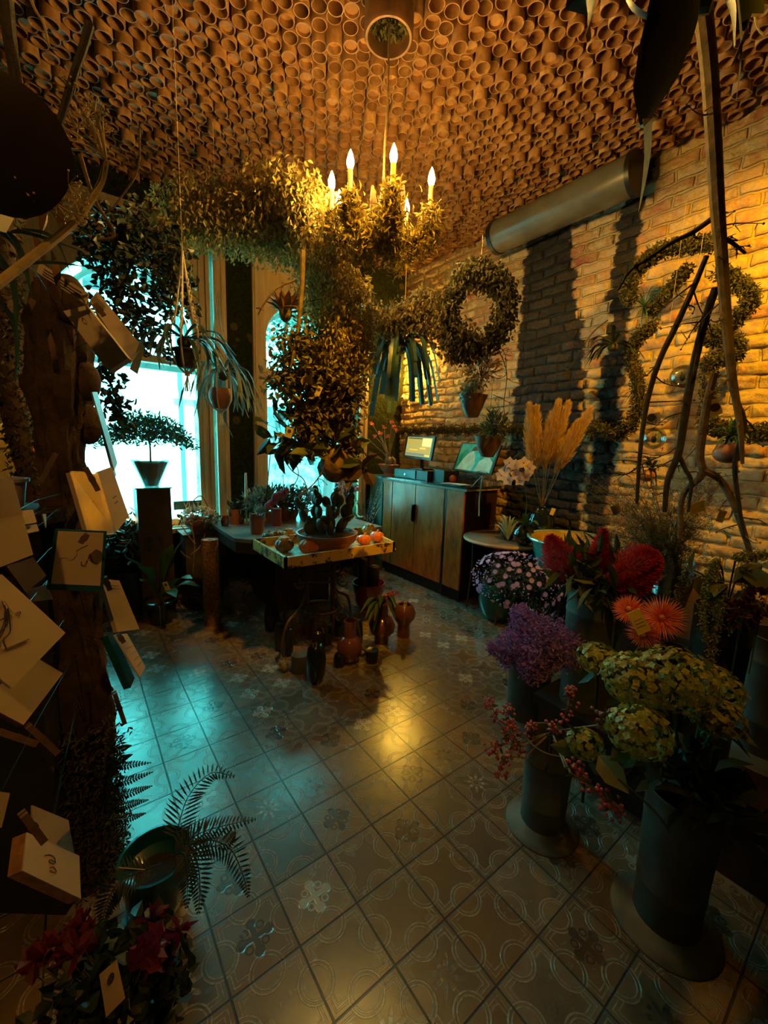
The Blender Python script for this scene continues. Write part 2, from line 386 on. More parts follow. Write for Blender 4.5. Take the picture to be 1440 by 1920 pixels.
# --- dark moss panelled window wall with two openings
def moss_panel():
    t = NT('dark_moss_panel'); v = t.n('ShaderNodeTexVoronoi'); v.inputs['Scale'].default_value = 7.5; t.L.new(t.pos(), v.inputs['Vector'])
    n = t.noise(40, 5, .7); d = v.outputs['Distance']
    c = t.mix(t.step(n, .35, .7), (.012, .017, .006), (.05, .055, .014)); pick = t.m_('GREATER_THAN', t.n('ShaderNodeSeparateColor').outputs[0], .5)
    sc = t.n('ShaderNodeSeparateColor'); t.L.new(v.outputs['Color'], sc.inputs[0])
    disc = t.m_('MULTIPLY', t.m_('SUBTRACT', 1., t.step(d, .26, .3)), t.m_('GREATER_THAN', sc.outputs[0], .72))
    t.col(t.mix(disc, c, (.13, .10, .03))); t.set(.9, 0, .2); t.bump(t.m_('ADD', n, t.m_('MULTIPLY', d, -1.6)), 1., .03); return t.m
MOSSP = moss_panel()
O1 = (-.35, 1.15, .67, 3.16); O2 = (1.56, 2.76, .62, 3.12)
mb = MB(); y0, y1 = WY, WY + .35
for a, b in (((LX, 0), (O1[0], CZ + .2)), ((O1[1], 0), (O2[0], CZ + .2)), ((O2[1], 0), (RX, CZ + .2)), ((O1[0], 0), (O1[1], O1[2])), ((O2[0], 0), (O2[1], O2[2])), ((O1[0], O1[3]), (O1[1], CZ + .2)), ((O2[0], O2[3]), (O2[1], CZ + .2))):
    mb.box2((a[0], y0, a[1]), (b[0] + (.3 if b[0] == RX else 0), y1, b[1]))
mb.build('wall_front', MOSSP, smooth=False, kind='structure')
DARKW = mat('dark_plaster', (.03, .026, .018), .9, var=.5, scale=3, bump=.6, bscale=20)
mb = MB(); mb.box2((LX - .2, BY, 0), (LX, WY + .35, CZ + .2)); mb.build('wall_left', DARKW, smooth=False, kind='structure')
mb = MB(); mb.box2((LX - .2, BY - .2, 0), (RX + .3, BY, CZ + .2)); mb.build('wall_back', DARKW, smooth=False, kind='structure')
CEILM = mat('dark_ceiling_board', (.05, .03, .018), .9)
mb = MB(); mb.box2((LX - .2, BY - .2, CZ + .1), (RX + .3, WY + .35, CZ + .25)); mb.build('ceiling', CEILM, smooth=False, kind='structure')
# --- windows
WOOD = None
def paint_wood():
    t = NT('cream_painted_wood'); s = t.n('ShaderNodeMapping'); t.L.new(t.pos(), s.inputs[0]); s.inputs['Scale'].default_value = (14, 14, 1.2)
    n = t.noise(3, 5, .6, s.outputs[0]); t.col(t.mix(t.step(n, .35, .75), (.62, .45, .28), (.42, .28, .15))); t.set(.45); t.bump(n, .25, .005); return t.m
WOOD = paint_wood(); PANE = glassmat('window_pane', (.96, 1, 1), .1)
def arch_panel(mb, x0, x1, z0, z1, cx, r, zs, y0, y1, n=20):
    """board x0..x1, z0..z1 with a round-headed opening: centre cx, radius r, spring height zs, open down to z0"""
    a = np.linspace(0, PI, n + 1); A = [(cx + r * math.cos(t), zs + r * math.sin(t)) for t in a]
    for k in range(n):
        p, q = A[k], A[k + 1]
        def top(p):  # project to the board edge
            return (min(max(cx + (p[0] - cx) * 3, x0), x1), z1) if p[1] > zs + .02 else ((x1 if p[0] > cx else x0), zs)
        P = [p, q, (q[0], z1), (p[0], z1)]
        v = [(c[0], y0, c[1]) for c in P] + [(c[0], y1, c[1]) for c in P]
        mb.add(v, [(0, 1, 2, 3), (7, 6, 5, 4), (0, 4, 5, 1), (1, 5, 6, 2), (2, 6, 7, 3), (3, 7, 4, 0)])
    mb.box2((x0, y0, z0), (cx - r, y1, z1)); mb.box2((cx + r, y0, z0), (x1, y1, z1))
def window(idx, O, ax, ar, azs, zt, lx0, lx1, sx):
    x0, x1, z0, z1 = O
    w = bpy.data.objects.new('window_%d' % idx, None); COL.objects.link(w); w.location = (x0, WY, 0); w['kind'] = 'structure'
    m = MB()   # architrave on the wall face
    m.box2((x0 - .09, WY - .035, z0 - .05), (x0 + .02, WY + .0, z1 + .1)); m.box2((x1 - .035, WY - .035, z0 - .05), (x1 + .075, WY, z1 + .1))
    m.box2((x0 + .02, WY - .035, z1 - .02), (x1 - .035, WY, z1 + .1)); m.box2((x0 - .07, WY - .05, z1 + .1), (x1 + .09, WY + .0, z1 + .13))
    m.box2((x0 - .07, WY - .045, z0 - .05), (x0 - .045, WY - .034, z1 + .08)); m.box2((x1 + .03, WY - .045, z0 - .05), (x1 + .05, WY - .034, z1 + .08))
    m.build('window_architrave', WOOD, w, smooth=False)
    m = MB(); m.box2((x0 - .1, WY - .16, z0 - .04), (x1 + .1, WY + .12, z0)); m.build('window_sill', WOOD, w, smooth=False)
    m = MB(); yb = WY + .06; yf = WY + .005
    arch_panel(m, x0, sx, zt + .06, z1, ax, ar, azs, yf, yb)
    m.box2((x0, yf, z0), (lx0, yb, zt + .06)); m.box2((lx1, yf, z0), (sx, yb, zt + .06)); m.box2((lx0, yf - .02, zt), (lx1, yb, zt + .06)); m.box2((lx0, yf, z0), (lx1, yb, z0 + .06))
    m.box2((lx1 + (sx - lx1) * .3, yf - .018, z0), (lx1 + (sx - lx1) * .5, yf, z1)); m.box2((lx1 + (sx - lx1) * .75, yf - .025, z0), (sx, yf, z1))
    m.box2((ax - .012, yb - .03, z0), (ax + .012, yb - .01, z0 + .001))
    m.build('window_frame', WOOD, w, smooth=False)
    # outer sash ring of the round head, standing deeper in the reveal
    m = MB(); yo = WY + .27
    a = np.linspace(0, PI, 25); m.tube([(ax + .03 + (ar - .03) * math.cos(t), yo, azs + .02 + (ar - .03) * math.sin(t)) for t in a], .022, 6)
    m.box2((ax - .012, yo - .015, zt + .06), (ax + .012, yo + .015, azs + ar)) if idx == 2 else None
    m.box2((x0, yo - .02, zt - .02), (x1, yo + .02, zt + .05))
    m.build('outer_sash', mat('grey_blue_sash', (.32, .38, .40), .5), w)
    m = MB(); m.box2((x0, WY + .033, z0), (sx, WY + .037, z1)); m.build('window_pane', PANE, w, smooth=False)
    return w
window(1, O1, .44, .50, 2.38, 2.10, -.08, .96, 1.085)
window(2, O2, 1.925, .31, 2.50, 2.12, 1.62, 2.46, 2.645)

# --- clay tubes that cover the ceiling
TERRA = NT('raw_terracotta_tube')
_g = TERRA.n('ShaderNodeObjectInfo').outputs['Random']; _i = TERRA.n('ShaderNodeNewGeometry').outputs['Random Per Island']
_q = TERRA.m_('FRACT', TERRA.m_('ADD', _g, _i))
TERRA.col(TERRA.mix(TERRA.step(TERRA.noise(30, 5), .3, .75), TERRA.ramp(_q, [(0, (.24, .105, .035)), (.5, (.38, .18, .06)), (1, (.48, .26, .10))]), (.17, .075, .025))); TERRA.set(.62, 0, .4)
TERRA.bump(TERRA.noise(60, 4), .3, .004); TERRA = TERRA.m
def tube_geo(mb, c, r, L, cap, n=14, R=None):
    t = .006
    mb.lathe(c, [(r, L), (r, .004), (r - .002, 0), (r - t, 0), (r - t, cap), (.001, cap)], n, R)
tubes = []; R0 = .0405; px_ = .088; py_ = .079
i = 0
for yy in np.arange(-.4, WY - .02, py_):
    off = (i % 2) * px_ / 2; i += 1
    for xx in np.arange(LX + .2 + off, RX - .03, px_):
        if xx < -1.3 and yy < 1.0: continue
        if math.hypot(xx - 1.31, yy - 1.72) < .135: continue
        x, y = xx + random.gauss(0, .004), yy + random.gauss(0, .004)
        zb = CZ - random.choice([0, 0, 0, 0, 0, .01, .02, .045]) + random.uniform(-.006, .006)
        tubes.append((x, y, zb, random.random()))
def vis(t):
    d = Vector((t[0], t[1], t[2] - CAM_H)); z = d.dot(_f)
    if z < .3: return None
    X = 720 + FPX * d.dot(_r2) / z; Yp = 960 - FPX * d.dot(_u2) / z
    return z if (-40 < X < 1480 and -40 < Yp < 560) else None
vv = sorted([(vis(t), k) for k, t in enumerate(tubes) if vis(t)]); near = [k for _, k in vv[:300]]; nearset = set(near)
protos = []
for kind in range(4):
    m = MB(); tube_geo(m, (0, 0, 0), R0, .16, (.035, .06, .016, .12)[kind], 20); o = m.build('clay_tube', TERRA)
    protos.append(o)
for q, k in enumerate(near):
    x, y, zb, rr = tubes[k]; kd = int(rr * 3.999)
    o = protos[kd] if (q < 4 and False) else protos[kd].copy()
    COL.objects.link(o) if o.name not in COL.objects else None
    o.location = (x, y, zb); o.rotation_euler = (random.gauss(0, .03), random.gauss(0, .03), rr * 6)
    tag(o, 'open-ended round terracotta tube in the near part of the tube-covered ceiling', 'tube', 'terracotta tubes of the near ceiling')
for o in protos: bpy.data.objects.remove(o)
m = MB()
for k, (x, y, zb, rr) in enumerate(tubes):
    if k in nearset: continue
    tube_geo(m, (x, y, zb), R0, CZ + .12 - zb, (.035, .06, .016, .12)[int(rr * 3.999)], 12, rotx(random.gauss(0, .03)) @ roty(random.gauss(0, .03)))
tag(m.build('clay_tubes', TERRA), 'dense field of terracotta tube ends over the far and side ceiling', 'tubes', kind='stuff')
# ================================================================ OUTSIDE
FACADE = NT('white_rendered_facade'); FACADE.col(FACADE.mix(FACADE.step(FACADE.noise(2, 5), .4, .7), (.9, .9, .9), (.75, .77, .77))); FACADE.set(.9); FACADE = FACADE.m
t = NT('street_stone'); b = t.n('ShaderNodeTexBrick'); t.L.new(t.pos(), b.inputs['Vector']); b.inputs['Scale'].default_value = 1.; b.inputs['Brick Width'].default_value = .5; b.inputs['Row Height'].default_value = .2; b.inputs['Mortar Size'].default_value = .01
mp = t.n('ShaderNodeMapping'); mp.inputs['Rotation'].default_value = (PI / 2, 0, 0); t.L.new(t.pos(), mp.inputs[0]); t.L.new(mp.outputs[0], b.inputs['Vector'])
t.col(t.mix(t.step(t.noise(4, 6, .7), .4, .62), (.035, .04, .04), (.30, .31, .31))); t.set(.9); STONE = t.m
DARKGL = mat('dark_street_window', (.02, .03, .03), .4, var=.7, scale=6)
PAVE = mat('street_paving', (.4, .4, .4), .9, scale=3)
m = MB(); m.box2((-9, WY + .4, -.45), (12, 14, -.35)); tag(m.build('street_pavement', PAVE, smooth=False), 'bright pavement of the street outside the windows', 'street', kind='structure')
FY = 10.5
bld = thing('house_across_street', (0, FY, -.35), 'white rendered house with dark windows seen through the left shop window', 'building')
m = MB(); m.box2((-7, FY, -.35), (2.35, FY + .4, 5.4)); m.build('facade_wall', FACADE, bld, smooth=False)
m = MB(); m.box2((2.35, FY - .05, -.35), (9, FY + .4, 2.35)); m.build('stone_wall', STONE, bld, smooth=False)
m = MB(); m.box2((1.9, FY - .12, 2.35), (9, FY + .4, 2.5)); m.build('cornice', FACADE, bld, smooth=False)
m = MB(); m.tube([(2.05, FY - .1, -.3), (2.05, FY - .1, 5.3)], .05, 8); m.build('drainpipe', mat('drainpipe_grey', (.06, .08, .08), .6), bld)
for (wx, wz) in ((-.9, 1.9), (-.15, 1.9), (-2.4, 1.9), (-3.2, 1.9), (-.9, 4.3), (.4, 4.3), (1.4, 4.4)):
    m = MB(); m.box2((wx, FY - .04, wz), (wx + .55, FY + .02, wz + 1.35)); f = m.build('window_casing', DARKGL, bld, smooth=False)
    m = MB(); m.box2((wx - .05, FY - .07, wz + .62), (wx + .6, FY - .03, wz + .68)); m.box2((wx - .08, FY - .1, wz - .06), (wx + .63, FY, wz)); m.build('window_bar', FACADE, f, smooth=False)
LEAFOUT = leafmat('street_tree_leaf', (.012, .04, .03), (.05, .1, .07), trans=.2)
for (tx, ty, tz, rr, nn, lb) in ((5.2, 9.3, 4.6, 1.9, 5200, 'leafy street tree seen through the right window arch'), (-1.2, 9.0, 5.4, 1.5, 2600, 'leafy street tree seen through the top of the left window')):
    tr = thing('street_tree', (tx, ty, -.35), lb, 'tree')
    m = MB(); m.tube(curve([(tx, ty, -.35), (tx + .1, ty, 1.5), (tx, ty, tz)], 8), [.14, .08], 8)
    for k in range(9): d = rdir(1, .3)[0]; m.tube([(tx, ty, tz - .9), (tx + d[0] * rr, ty + d[1] * .6, tz + d[2] * rr * .8)], [.04, .008], 5)
    m.build('trunk', mat('street_bark', (.05, .045, .04), .9), tr)
    P = RNG.normal(0, 1, (nn, 3)); P /= np.linalg.norm(P, axis=1, keepdims=True); P *= RNG.uniform(.15, 1, (nn, 1)) ** .5 * np.array([rr, rr * .6, rr * .95])
    m = MB(); m.leaves(P + (tx, ty, tz), rdir(nn, -.3), .13, .07); m.build('crown', LEAFOUT, tr)
# ================================================================ SHARED MATERIALS AND SMALL BUILDERS
BARK = mat('rough_brown_bark', (.115, .058, .028), .85, var=.65, scale=9, bump=1., bscale=28)
TWIG = mat('dry_twig', (.20, .12, .05), .8, var=.5, scale=25, bump=.5, bscale=80)
DTWIG = mat('dark_twig', (.06, .045, .025), .8, var=.5, scale=25, bump=.5, bscale=80)
STRAW = mat('dried_straw', (.55, .38, .13), .6, var=.35, scale=30)
MOSS = leafmat('moss', (.028, .028, .006), (.085, .07, .014), .9, .1)
HOP = leafmat('dried_hop_bract', (.50, .36, .09), (.22, .16, .04), .6, .35, (.65, .50, .15))
HOPD = leafmat('dark_dried_leaf', (.30, .21, .06), (.12, .09, .03), .6, .3)
GREEN = leafmat('deep_green_leaf', (.02, .055, .022), (.05, .11, .035), .4, .2)
GREY = leafmat('grey_green_leaf', (.10, .14, .11), (.22, .27, .22), .5, .2)
BLUEG = leafmat('blue_green_leaf', (.03, .075, .07), (.07, .13, .115), .35, .15)
OLIVE = leafmat('olive_leaf', (.10, .11, .02), (.05, .06, .015), .5, .2)
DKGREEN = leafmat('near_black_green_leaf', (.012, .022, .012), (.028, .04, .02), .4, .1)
PAPER = mat('cream_paper', (.66, .50, .33), .6, var=.08, scale=5)
PAPER2 = mat('tan_paper', (.52, .36, .2), .6, var=.12, scale=5)
INK = mat('black_ink', (.05, .035, .025), .7)
BLACK = mat('black_plastic', (.012, .013, .014), .35)
PEG = mat('wooden_peg', (.22, .12, .055), .6, var=.3, scale=40)
TERRAP = mat('smooth_terracotta', (.36, .12, .065), .5, var=.3, scale=8)
SOIL = mat('potting_soil', (.05, .032, .02), .95, var=.6, scale=90, bump=1., bscale=120)
TEALG = mat('teal_glaze', (.008, .10, .11), .12, var=.4, scale=6, coat=.4)
ZINC = mat('dull_zinc', (.13, .13, .115), .55, .35, var=.35, scale=7, bump=.1)
BRONZEG = mat('brown_glaze', (.17, .052, .022), .1, var=.35, scale=5, coat=.5)
IRON = mat('rusty_iron', (.10, .062, .04), .5, .5, var=.5, scale=20)
GLASS = glassmat('clear_glass', (.86, .95, .95), .3)
COTTON = mat('cotton_cord', (.80, .62, .40), .8)
BULBM = emit('glowing_candle_bulb', (1.0, .60, .12), BULB)
FAIRY = emit('fairy_light_bulb', (1.0, .55, .1), 26)
def wire(mb, pts, r=.0012, n=5): mb.tube(pts, r, n)
def PD(pts, D): return [AD(x, y, D) for x, y in pts] if np.ndim(D) == 0 else [AD(x, y, d) for (x, y), d in zip(pts, D)]
def pot_prof(r0, r1, h, rim=.008, t=.008, soil=.015):
    return [(.001, 0), (r0, 0), (r1 - .004, h - rim * 1.6), (r1 + rim * .5, h - rim * 1.4), (r1 + rim * .6, h), (r1 - t, h), (r1 - t - .003, h - soil - .004)]
def soil_disc(c, r, z, par, name='soil'):
    m = MB(); m.lathe((c[0], c[1], z), [(r, -.004), (r * .7, .004), (.001, .006)], 24); return m.build(name, SOIL, par)
def swing_tag(par, p, w=.035, h=.06, yaw=0., tilt=.2, roll=0., emblem=True, matl=None):
    """price tag with a round printed emblem"""
    R = rotz(yaw) @ rotx(tilt) @ roty(roll); m = MB(); m.box(p, (w, .0012, h), R); t_ = m.build('price_tag', matl or PAPER, par, smooth=False)
    if emblem:
        m = MB(); c = V3(p) + R @ np.array([0, -.0012, h * .15]); m.lathe(c, [(.001, .0004), (w * .26, .0004), (w * .26, -.0004)], 16, R @ rotx(PI / 2)); m.build('tag_emblem', INK, t_)
    return t_
YAWC = -YAW
# ================================================================ LEFT FOREGROUND: trunk with cards
TC = np.array([-.02, 1.5])
tk = thing('tree_trunk_column', (TC[0], TC[1], 0), 'gnarled brown tree trunk standing on the tiles with cards pegged all round it', 'tree trunk')
m = MB(); n = 40; zs = np.concatenate([np.linspace(0, 1.86, 84), [1.87]]); prof = []
def trunk_r(z): return .050 + .018 * math.sin(z * 5.1) ** 2 + .014 * math.sin(z * 11.3 + 1)
a = np.arange(n) * 2 * PI / n; V = []
for z in zs:
    r = trunk_r(z) * (1 + .16 * np.sin(a * 3 + z * 4) + .10 * np.sin(a * 7 - z * 9) + .07 * np.sin(a * 13 + z * 23) + .05 * RNG.normal(0, 1, n))
    V.append(np.stack([TC[0] + r * np.cos(a) + .03 * (z - 1) + .012 * math.sin(z * 3), TC[1] + r * np.sin(a), np.full(n, z)], 1))
F = [(i * n + k, i * n + (k + 1) % n, (i + 1) * n + (k + 1) % n, (i + 1) * n + k) for i in range(len(zs) - 1) for k in range(n)]
F.append(tuple(range((len(zs) - 1) * n, len(zs) * n))); m.add(np.concatenate(V), F); m.build('trunk_bark', BARK, tk)
for k, (z, an, s) in enumerate(((1.82, -1.2, .09), (1.62, -.3, .075), (1.5, .3, .08), (1.72, -2.2, .08), (.55, -.5, .06))):
    m = MB(); m.ball((TC[0] + .05 * math.cos(an) + .03 * (z - 1), TC[1] + .05 * math.sin(an), z), (s * .5, s * .5, s * .75), 14, 10); m.build('burl', BARK, tk)
m = MB(); P = np.stack([TC[0] - .02 + .08 * np.cos(q := RNG.uniform(-2.6, .6, 2600)), TC[1] + .08 * np.sin(q), RNG.uniform(.02, .62, 2600) ** 1.1], 1); P[:, :2] += RNG.normal(0, .018, (2600, 2))
m.leaves(P, rdir(2600, .1), .02, .008); m.build('moss', MOSS, tk, kind='stuff')

def sheet(name, px, D, th, mt, label, cat='card', group=None, par=None):
    """card or notebook: corners px (clockwise), distances D, thickness th"""
    Q = [V3(p) for p in PD(px, D)]; o = sum(Q) / 4; nrm = np.cross(Q[1] - Q[0], Q[3] - Q[0]); nrm /= np.linalg.norm(nrm)
    if nrm @ (o - V3(CP)) < 0: nrm = -nrm
    # square the corners off in the best plane
    Q = [q - nrm * ((q - o) @ nrm) for q in Q]
    m = MB(); B = [q + nrm * th for q in Q]
    m.add(np.array(Q + B), [(0, 1, 2, 3), (7, 6, 5, 4), (0, 4, 5, 1), (1, 5, 6, 2), (2, 6, 7, 3), (3, 7, 4, 0)])
    ax_ = np.array([TC[0] + .03 * (o[2] - 1), TC[1], o[2] - .01]); mw = MB(); mw.tube([ax_, ax_ * .4 + (o + nrm * th) * .6 + (0, 0, .01), o + nrm * (th + .0005)], .0010, 5); mw.build('card_wire', BLACK, tk)
    if par is None:
        t_ = thing(name, o, label, cat, group); m.build('cover', mt, t_, smooth=False)
    else: t_ = par; m.build(name, mt, par, smooth=False)
    return t_, Q, nrm
def face(Q, u, v): return (Q[0] * (1 - u) + Q[1] * u) * (1 - v) + (Q[3] * (1 - u) + Q[2] * u) * v
def draw(par, Q, nrm, strokes, w=.0013, name='drawing'):
    m = MB(); w *= .6
    for s in strokes:
        P = curve([face(Q, u, v) - nrm * .0024 for u, v in s], 14); m.tube(P, w, 4, flat=.3)
    m.build(name, INK, par)
def bill(rows, x0, x1): return [[(x0 + (x1 - x0) * k / 9, v + (.012 if k % 2 else -.012)) for k in range(10)] for v in rows]
def page(par, Q, nrm, mt, inset=.03, name='page'):
    c = [face(Q, inset, inset) - nrm * .002, face(Q, 1 - inset, inset) - nrm * .002, face(Q, 1 - inset, 1 - inset) - nrm * .002, face(Q, inset, 1 - inset) - nrm * .002]
    m = MB(); m.add(np.array(c + [q + nrm * .0018 for q in c]), [(0, 1, 2, 3), (7, 6, 5, 4), (0, 4, 5, 1), (1, 5, 6, 2), (2, 6, 7, 3), (3, 7, 4, 0)]); m.build(name, mt, par, smooth=False)
def peg(px0, px1, D, label, w=.011, mt=None):
    a, b = V3(AD(*px0, D)), V3(AD(*px1, D)); R = frame_to(b - a, V3(CP) - a); L = np.linalg.norm(b - a)
    t_ = thing('clothes_peg', (a + b) / 2, label, 'clothes peg', 'wooden clothes pegs that hold the cards')
    m = MB(); m.box((a + b) / 2 + R @ np.array([.0, .004, 0]), (w, .0055, L), R @ rotx(.05)); m.build('peg_arm', mt or PEG, t_, smooth=False)
    m = MB(); m.box((a + b) / 2 - R @ np.array([.0, .004, 0]), (w, .0055, L), R @ rotx(-.05)); m.build('peg_arm', mt or PEG, t_, smooth=False)
    m = MB(); c = (a + b) / 2; m.tube([c + R @ np.array([-w * .6, 0, 0]), c + R @ np.array([w * .6, 0, 0])], .005, 8); m.build('spring', IRON, t_)
PURPLE = mat('dark_purple_card', (.035, .012, .014), .5); REDB = mat('dark_red_binding', (.20, .03, .025), .5)
TEALB = mat('teal_cloth_cover', (.006, .10, .13), .5); CELLO = glassmat('cellophane', (.93, .9, .85), .5, .12)
ORNG = mat('orange_page_edge', (.5, .22, .06), .6, var=.4, scale=60)
G = 'cards and notebooks pegged to the trunk'
t_, Q, N_ = sheet('notecard', [(74, 492), (165, 549), (160, 570), (68, 510)], (1.28, 1.2, 1.2, 1.28), .004, PAPER, 'slim tilted cream card with bold black lettering, highest on the trunk', group=G)
draw(t_, Q, N_, bill((.3, .55, .78), .12, .9), .0022, 'lettering')
t_, Q, N_ = sheet('notecard', [(168, 566), (182, 548), (268, 645), (244, 682)], (1.3, 1.32, 1.24, 1.22), .006, PAPER, 'glossy cellophane-wrapped tan card behind the small yellow box card', group=G)
m = MB(); q = [V3(p) for p in PD([(262, 640), (272, 650), (258, 702), (243, 692)], (1.23, 1.25, 1.27, 1.24))]; m.add(np.array(q), [(0, 1, 2, 3)]); m.build('cellophane_flap', mat('pale_cellophane', (.45, .55, .58), .2), t_)
t_, Q, N_ = sheet('notecard', [(118, 583), (162, 572), (241, 672), (203, 696)], (1.22, 1.2, 1.16, 1.17), .022, PAPER, 'thick tilted yellow-lit box card with one small drawn stem and a round mark', group=G)
draw(t_, Q, N_, [[(.42, .22), (.5, .18), (.56, .22), (.5, .27), (.42, .24)], [(.45, .62), (.5, .7), (.52, .78), (.6, .86)], [(.47, .7), (.55, .74)]], .0016)
t_, Q, N_ = sheet('notebook', [(172, 735), (182, 735), (222, 868), (214, 882)], (1.36, 1.44, 1.42, 1.34), .004, mat('pale_grey_cover', (.42, .44, .43), .4), 'pale grey notebook seen edge-on at the trunk beside the window glare', 'notebook', G)
t_, Q, N_ = sheet('notebook', [(183, 780), (190, 790), (222, 890), (214, 896)], (1.38, 1.46, 1.44, 1.36), .004, mat('dark_grey_cover', (.14, .15, .15), .4), 'darker grey notebook seen edge-on, lower half of the edge-on pair', 'notebook', G)
t_, Q, N_ = sheet('notecard', [(178, 886), (206, 876), (253, 966), (214, 998)], (1.22, 1.28, 1.26, 1.2), .005, PAPER, 'cellophane-wrapped card bent away at the right of the wrapped pair', group=G)
draw(t_, Q, N_, bill((.5, .6), .35, .6), .0008)
t_, Q, N_ = sheet('notecard', [(130, 886), (180, 889), (216, 998), (165, 1007)], (1.16, 1.2, 1.18, 1.14), .012, PAPER, 'cellophane-wrapped cream card with tiny dot drawings above the teal notebook', group=G)
draw(t_, Q, N_, [[(.45, .48), (.52, .45), (.58, .5)], [(.62, .52), (.64, .54)], [(.42, .78), (.44, .8)], [(.5, .84), (.6, .82), (.66, .8)]], .0016)
m = MB(); q = [face(Q, -.02, -.02) - N_ * .003, face(Q, 1.02, -.02) - N_ * .004, face(Q, 1.02, 1.02) - N_ * .003, face(Q, -.02, 1.02) - N_ * .004]; m.add(np.array(q), [(0, 1, 2, 3)]); m.build('cellophane', CELLO, t_, smooth=False)
t_, Q, N_ = sheet('notebook', [(107, 992), (201, 996), (191, 1109), (91, 1106)], (1.12, 1.14, 1.13, 1.1), .016, TEALB, 'notebook with teal border and cream face drawn with a winding river and a hill', 'notebook', G)
Q2 = [face(Q, .03, .03), face(Q, .93, .03), face(Q, .93, .9), face(Q, .03, .9)]; page(t_, Q2, N_, PAPER, .0)
draw(t_, Q2, N_, [[(.08, .62), (.14, .56), (.1, .53), (.22, .5), (.34, .55), (.45, .42), (.42, .36), (.55, .3)], [(.5, .3), (.6, .27), (.66, .24)], [(.58, .62), (.66, .6), (.72, .4), (.8, .55), (.92, .58)], [(.64, .58), (.74, .46), (.8, .57)], [(.55, .56), (.57, .64), (.66, .65)]], .0014)
t_, Q, N_ = sheet('notecard', [(-40, 878), (22, 900), (70, 1040), (-40, 1078)], (.98, 1.0, .98, .95), .006, PAPER, 'large blank wrapped card cut by the left frame edge under the white pot', group=G)
m = MB(); q = [face(Q, u, v) - N_ * .004 for u, v in ((0, 0), (1, 0), (1, .45), (0, .5))]; m.add(np.array(q), [(0, 1, 2, 3)]); m.build('cellophane', CELLO, t_, smooth=False)
sheet('notecard', [(10, 1062), (60, 1046), (93, 1076), (46, 1112)], (1.06, 1.1, 1.08, 1.04), .005, PURPLE, 'dark purple card tucked under the large blank wrapped card', group=G)
sheet('notecard', [(50, 1106), (90, 1096), (98, 1124), (62, 1128)], (1.12, 1.15, 1.15, 1.12), .004, PAPER2, 'small folded tan card between the teal notebook and the drawn card', group=G)
t_, Q, N_ = sheet('notecard', [(8, 1076), (127, 1186), (8, 1292), (-110, 1180)], (.96, 1.0, .92, .88), .006, PAPER, 'large diamond-turned cream card with a draped plant drawing at the left edge', group=G)
draw(t_, Q, N_, [[(.2, .28), (.35, .4), (.3, .62), (.42, .8)], [(.25, .3), (.42, .45), (.44, .62), (.55, .76)], [(.3, .3), (.5, .5), (.52, .64), (.62, .7)], [(.22, .26), (.38, .3), (.42, .22), (.46, .3)], [(.3, .35), (.4, .5), (.48, .78)], [(.35, .38), (.45, .55), (.5, .78)]], .0018)
draw(t_, Q, N_, [[(.72, .42), (.6, .72)]], .0026, 'ruled_bar')
t_, Q, N_ = sheet('notebook', [(62, 1228), (119, 1262), (40, 1362), (-40, 1318)], (1.04, 1.06, .98, .96), .012, REDB, 'cream-faced notebook with dark red edges below the diamond-turned card', 'notebook', G); page(t_, Q, N_, PAPER, .015)
t_, Q, N_ = sheet('notecard', [(191, 1085), (225, 1088), (258, 1180), (222, 1185)], (1.22, 1.26, 1.26, 1.2), .012, PAPER, 'slim wrapped card hanging to the right of the teal notebook over blue-lit tiles', group=G); draw(t_, Q, N_, bill((.12, .18), .3, .8), .0008)
t_, Q, N_ = sheet('notebook', [(200, 1192), (214, 1190), (258, 1270), (243, 1290)], (1.25, 1.27, 1.24, 1.22), .02, TEALB, 'teal-edged dark notebook, lowest on the right of the trunk', 'notebook', G)
t_, Q, N_ = sheet('notecard', [(214, 1190), (238, 1188), (274, 1250), (262, 1270)], (1.24, 1.28, 1.26, 1.22), .004, PAPER, 'patterned tan card leaning on the teal-edged dark notebook', group=G); draw(t_, Q, N_, bill((.35, .5, .65, .8), .2, .85), .0008)
t_, Q, N_ = sheet('notecard', [(60, 1510), (128, 1538), (140, 1604), (62, 1570)], (.92, .98, .96, .9), .003, PAPER2, 'crumpled foil-lined card behind the lowest stacked cards', group=G)
m = MB(); q = [face(Q, u, v) - N_ * .003 for u, v in ((.95, .3), (1.0, 1.), (.5, .9), (.7, .6))]; m.add(np.array(q), [(0, 1, 2, 3)]); m.build('foil', mat('crumpled_foil', (.3, .33, .33), .25, .6, bump=1., bscale=30), t_, smooth=False)
t_, Q, N_ = sheet('notecard', [(52, 1560), (150, 1604), (140, 1690), (44, 1632)], (.88, .92, .88, .84), .022, ORNG, 'thick stack of cream cards with orange edges and a small curled drawing, lowest at left', group=G); page(t_, Q, N_, PAPER, .0)
draw(t_, Q, N_, [[(.32, .38), (.42, .3), (.5, .34), (.5, .48), (.4, .5), (.42, .42), (.52, .44)], [(.42, .62), (.48, .56), (.54, .64)], [(.42, .68), (.54, .68)]], .0016)
sheet('notecard', [(-30, 1480), (20, 1487), (0, 1552), (-40, 1550)], (.9, .92, .9, .88), .003, PAPER2, 'blank tan card corner at the left frame edge above the lowest stack', group=G)
sheet('notecard', [(-30, 372), (36, 398), (0, 438), (-40, 420)], (.95, 1.0, .98, .93), .003, PAPER2, 'tan card corner at the left frame edge beside the dried umbels', group=G)
sheet('notecard', [(84, 768), (98, 764), (95, 804), (88, 807)], (1.5, 1.5, 1.5, 1.5), .002, PAPER, 'narrow yellow-lit paper slip behind the upper trunk', group=G)
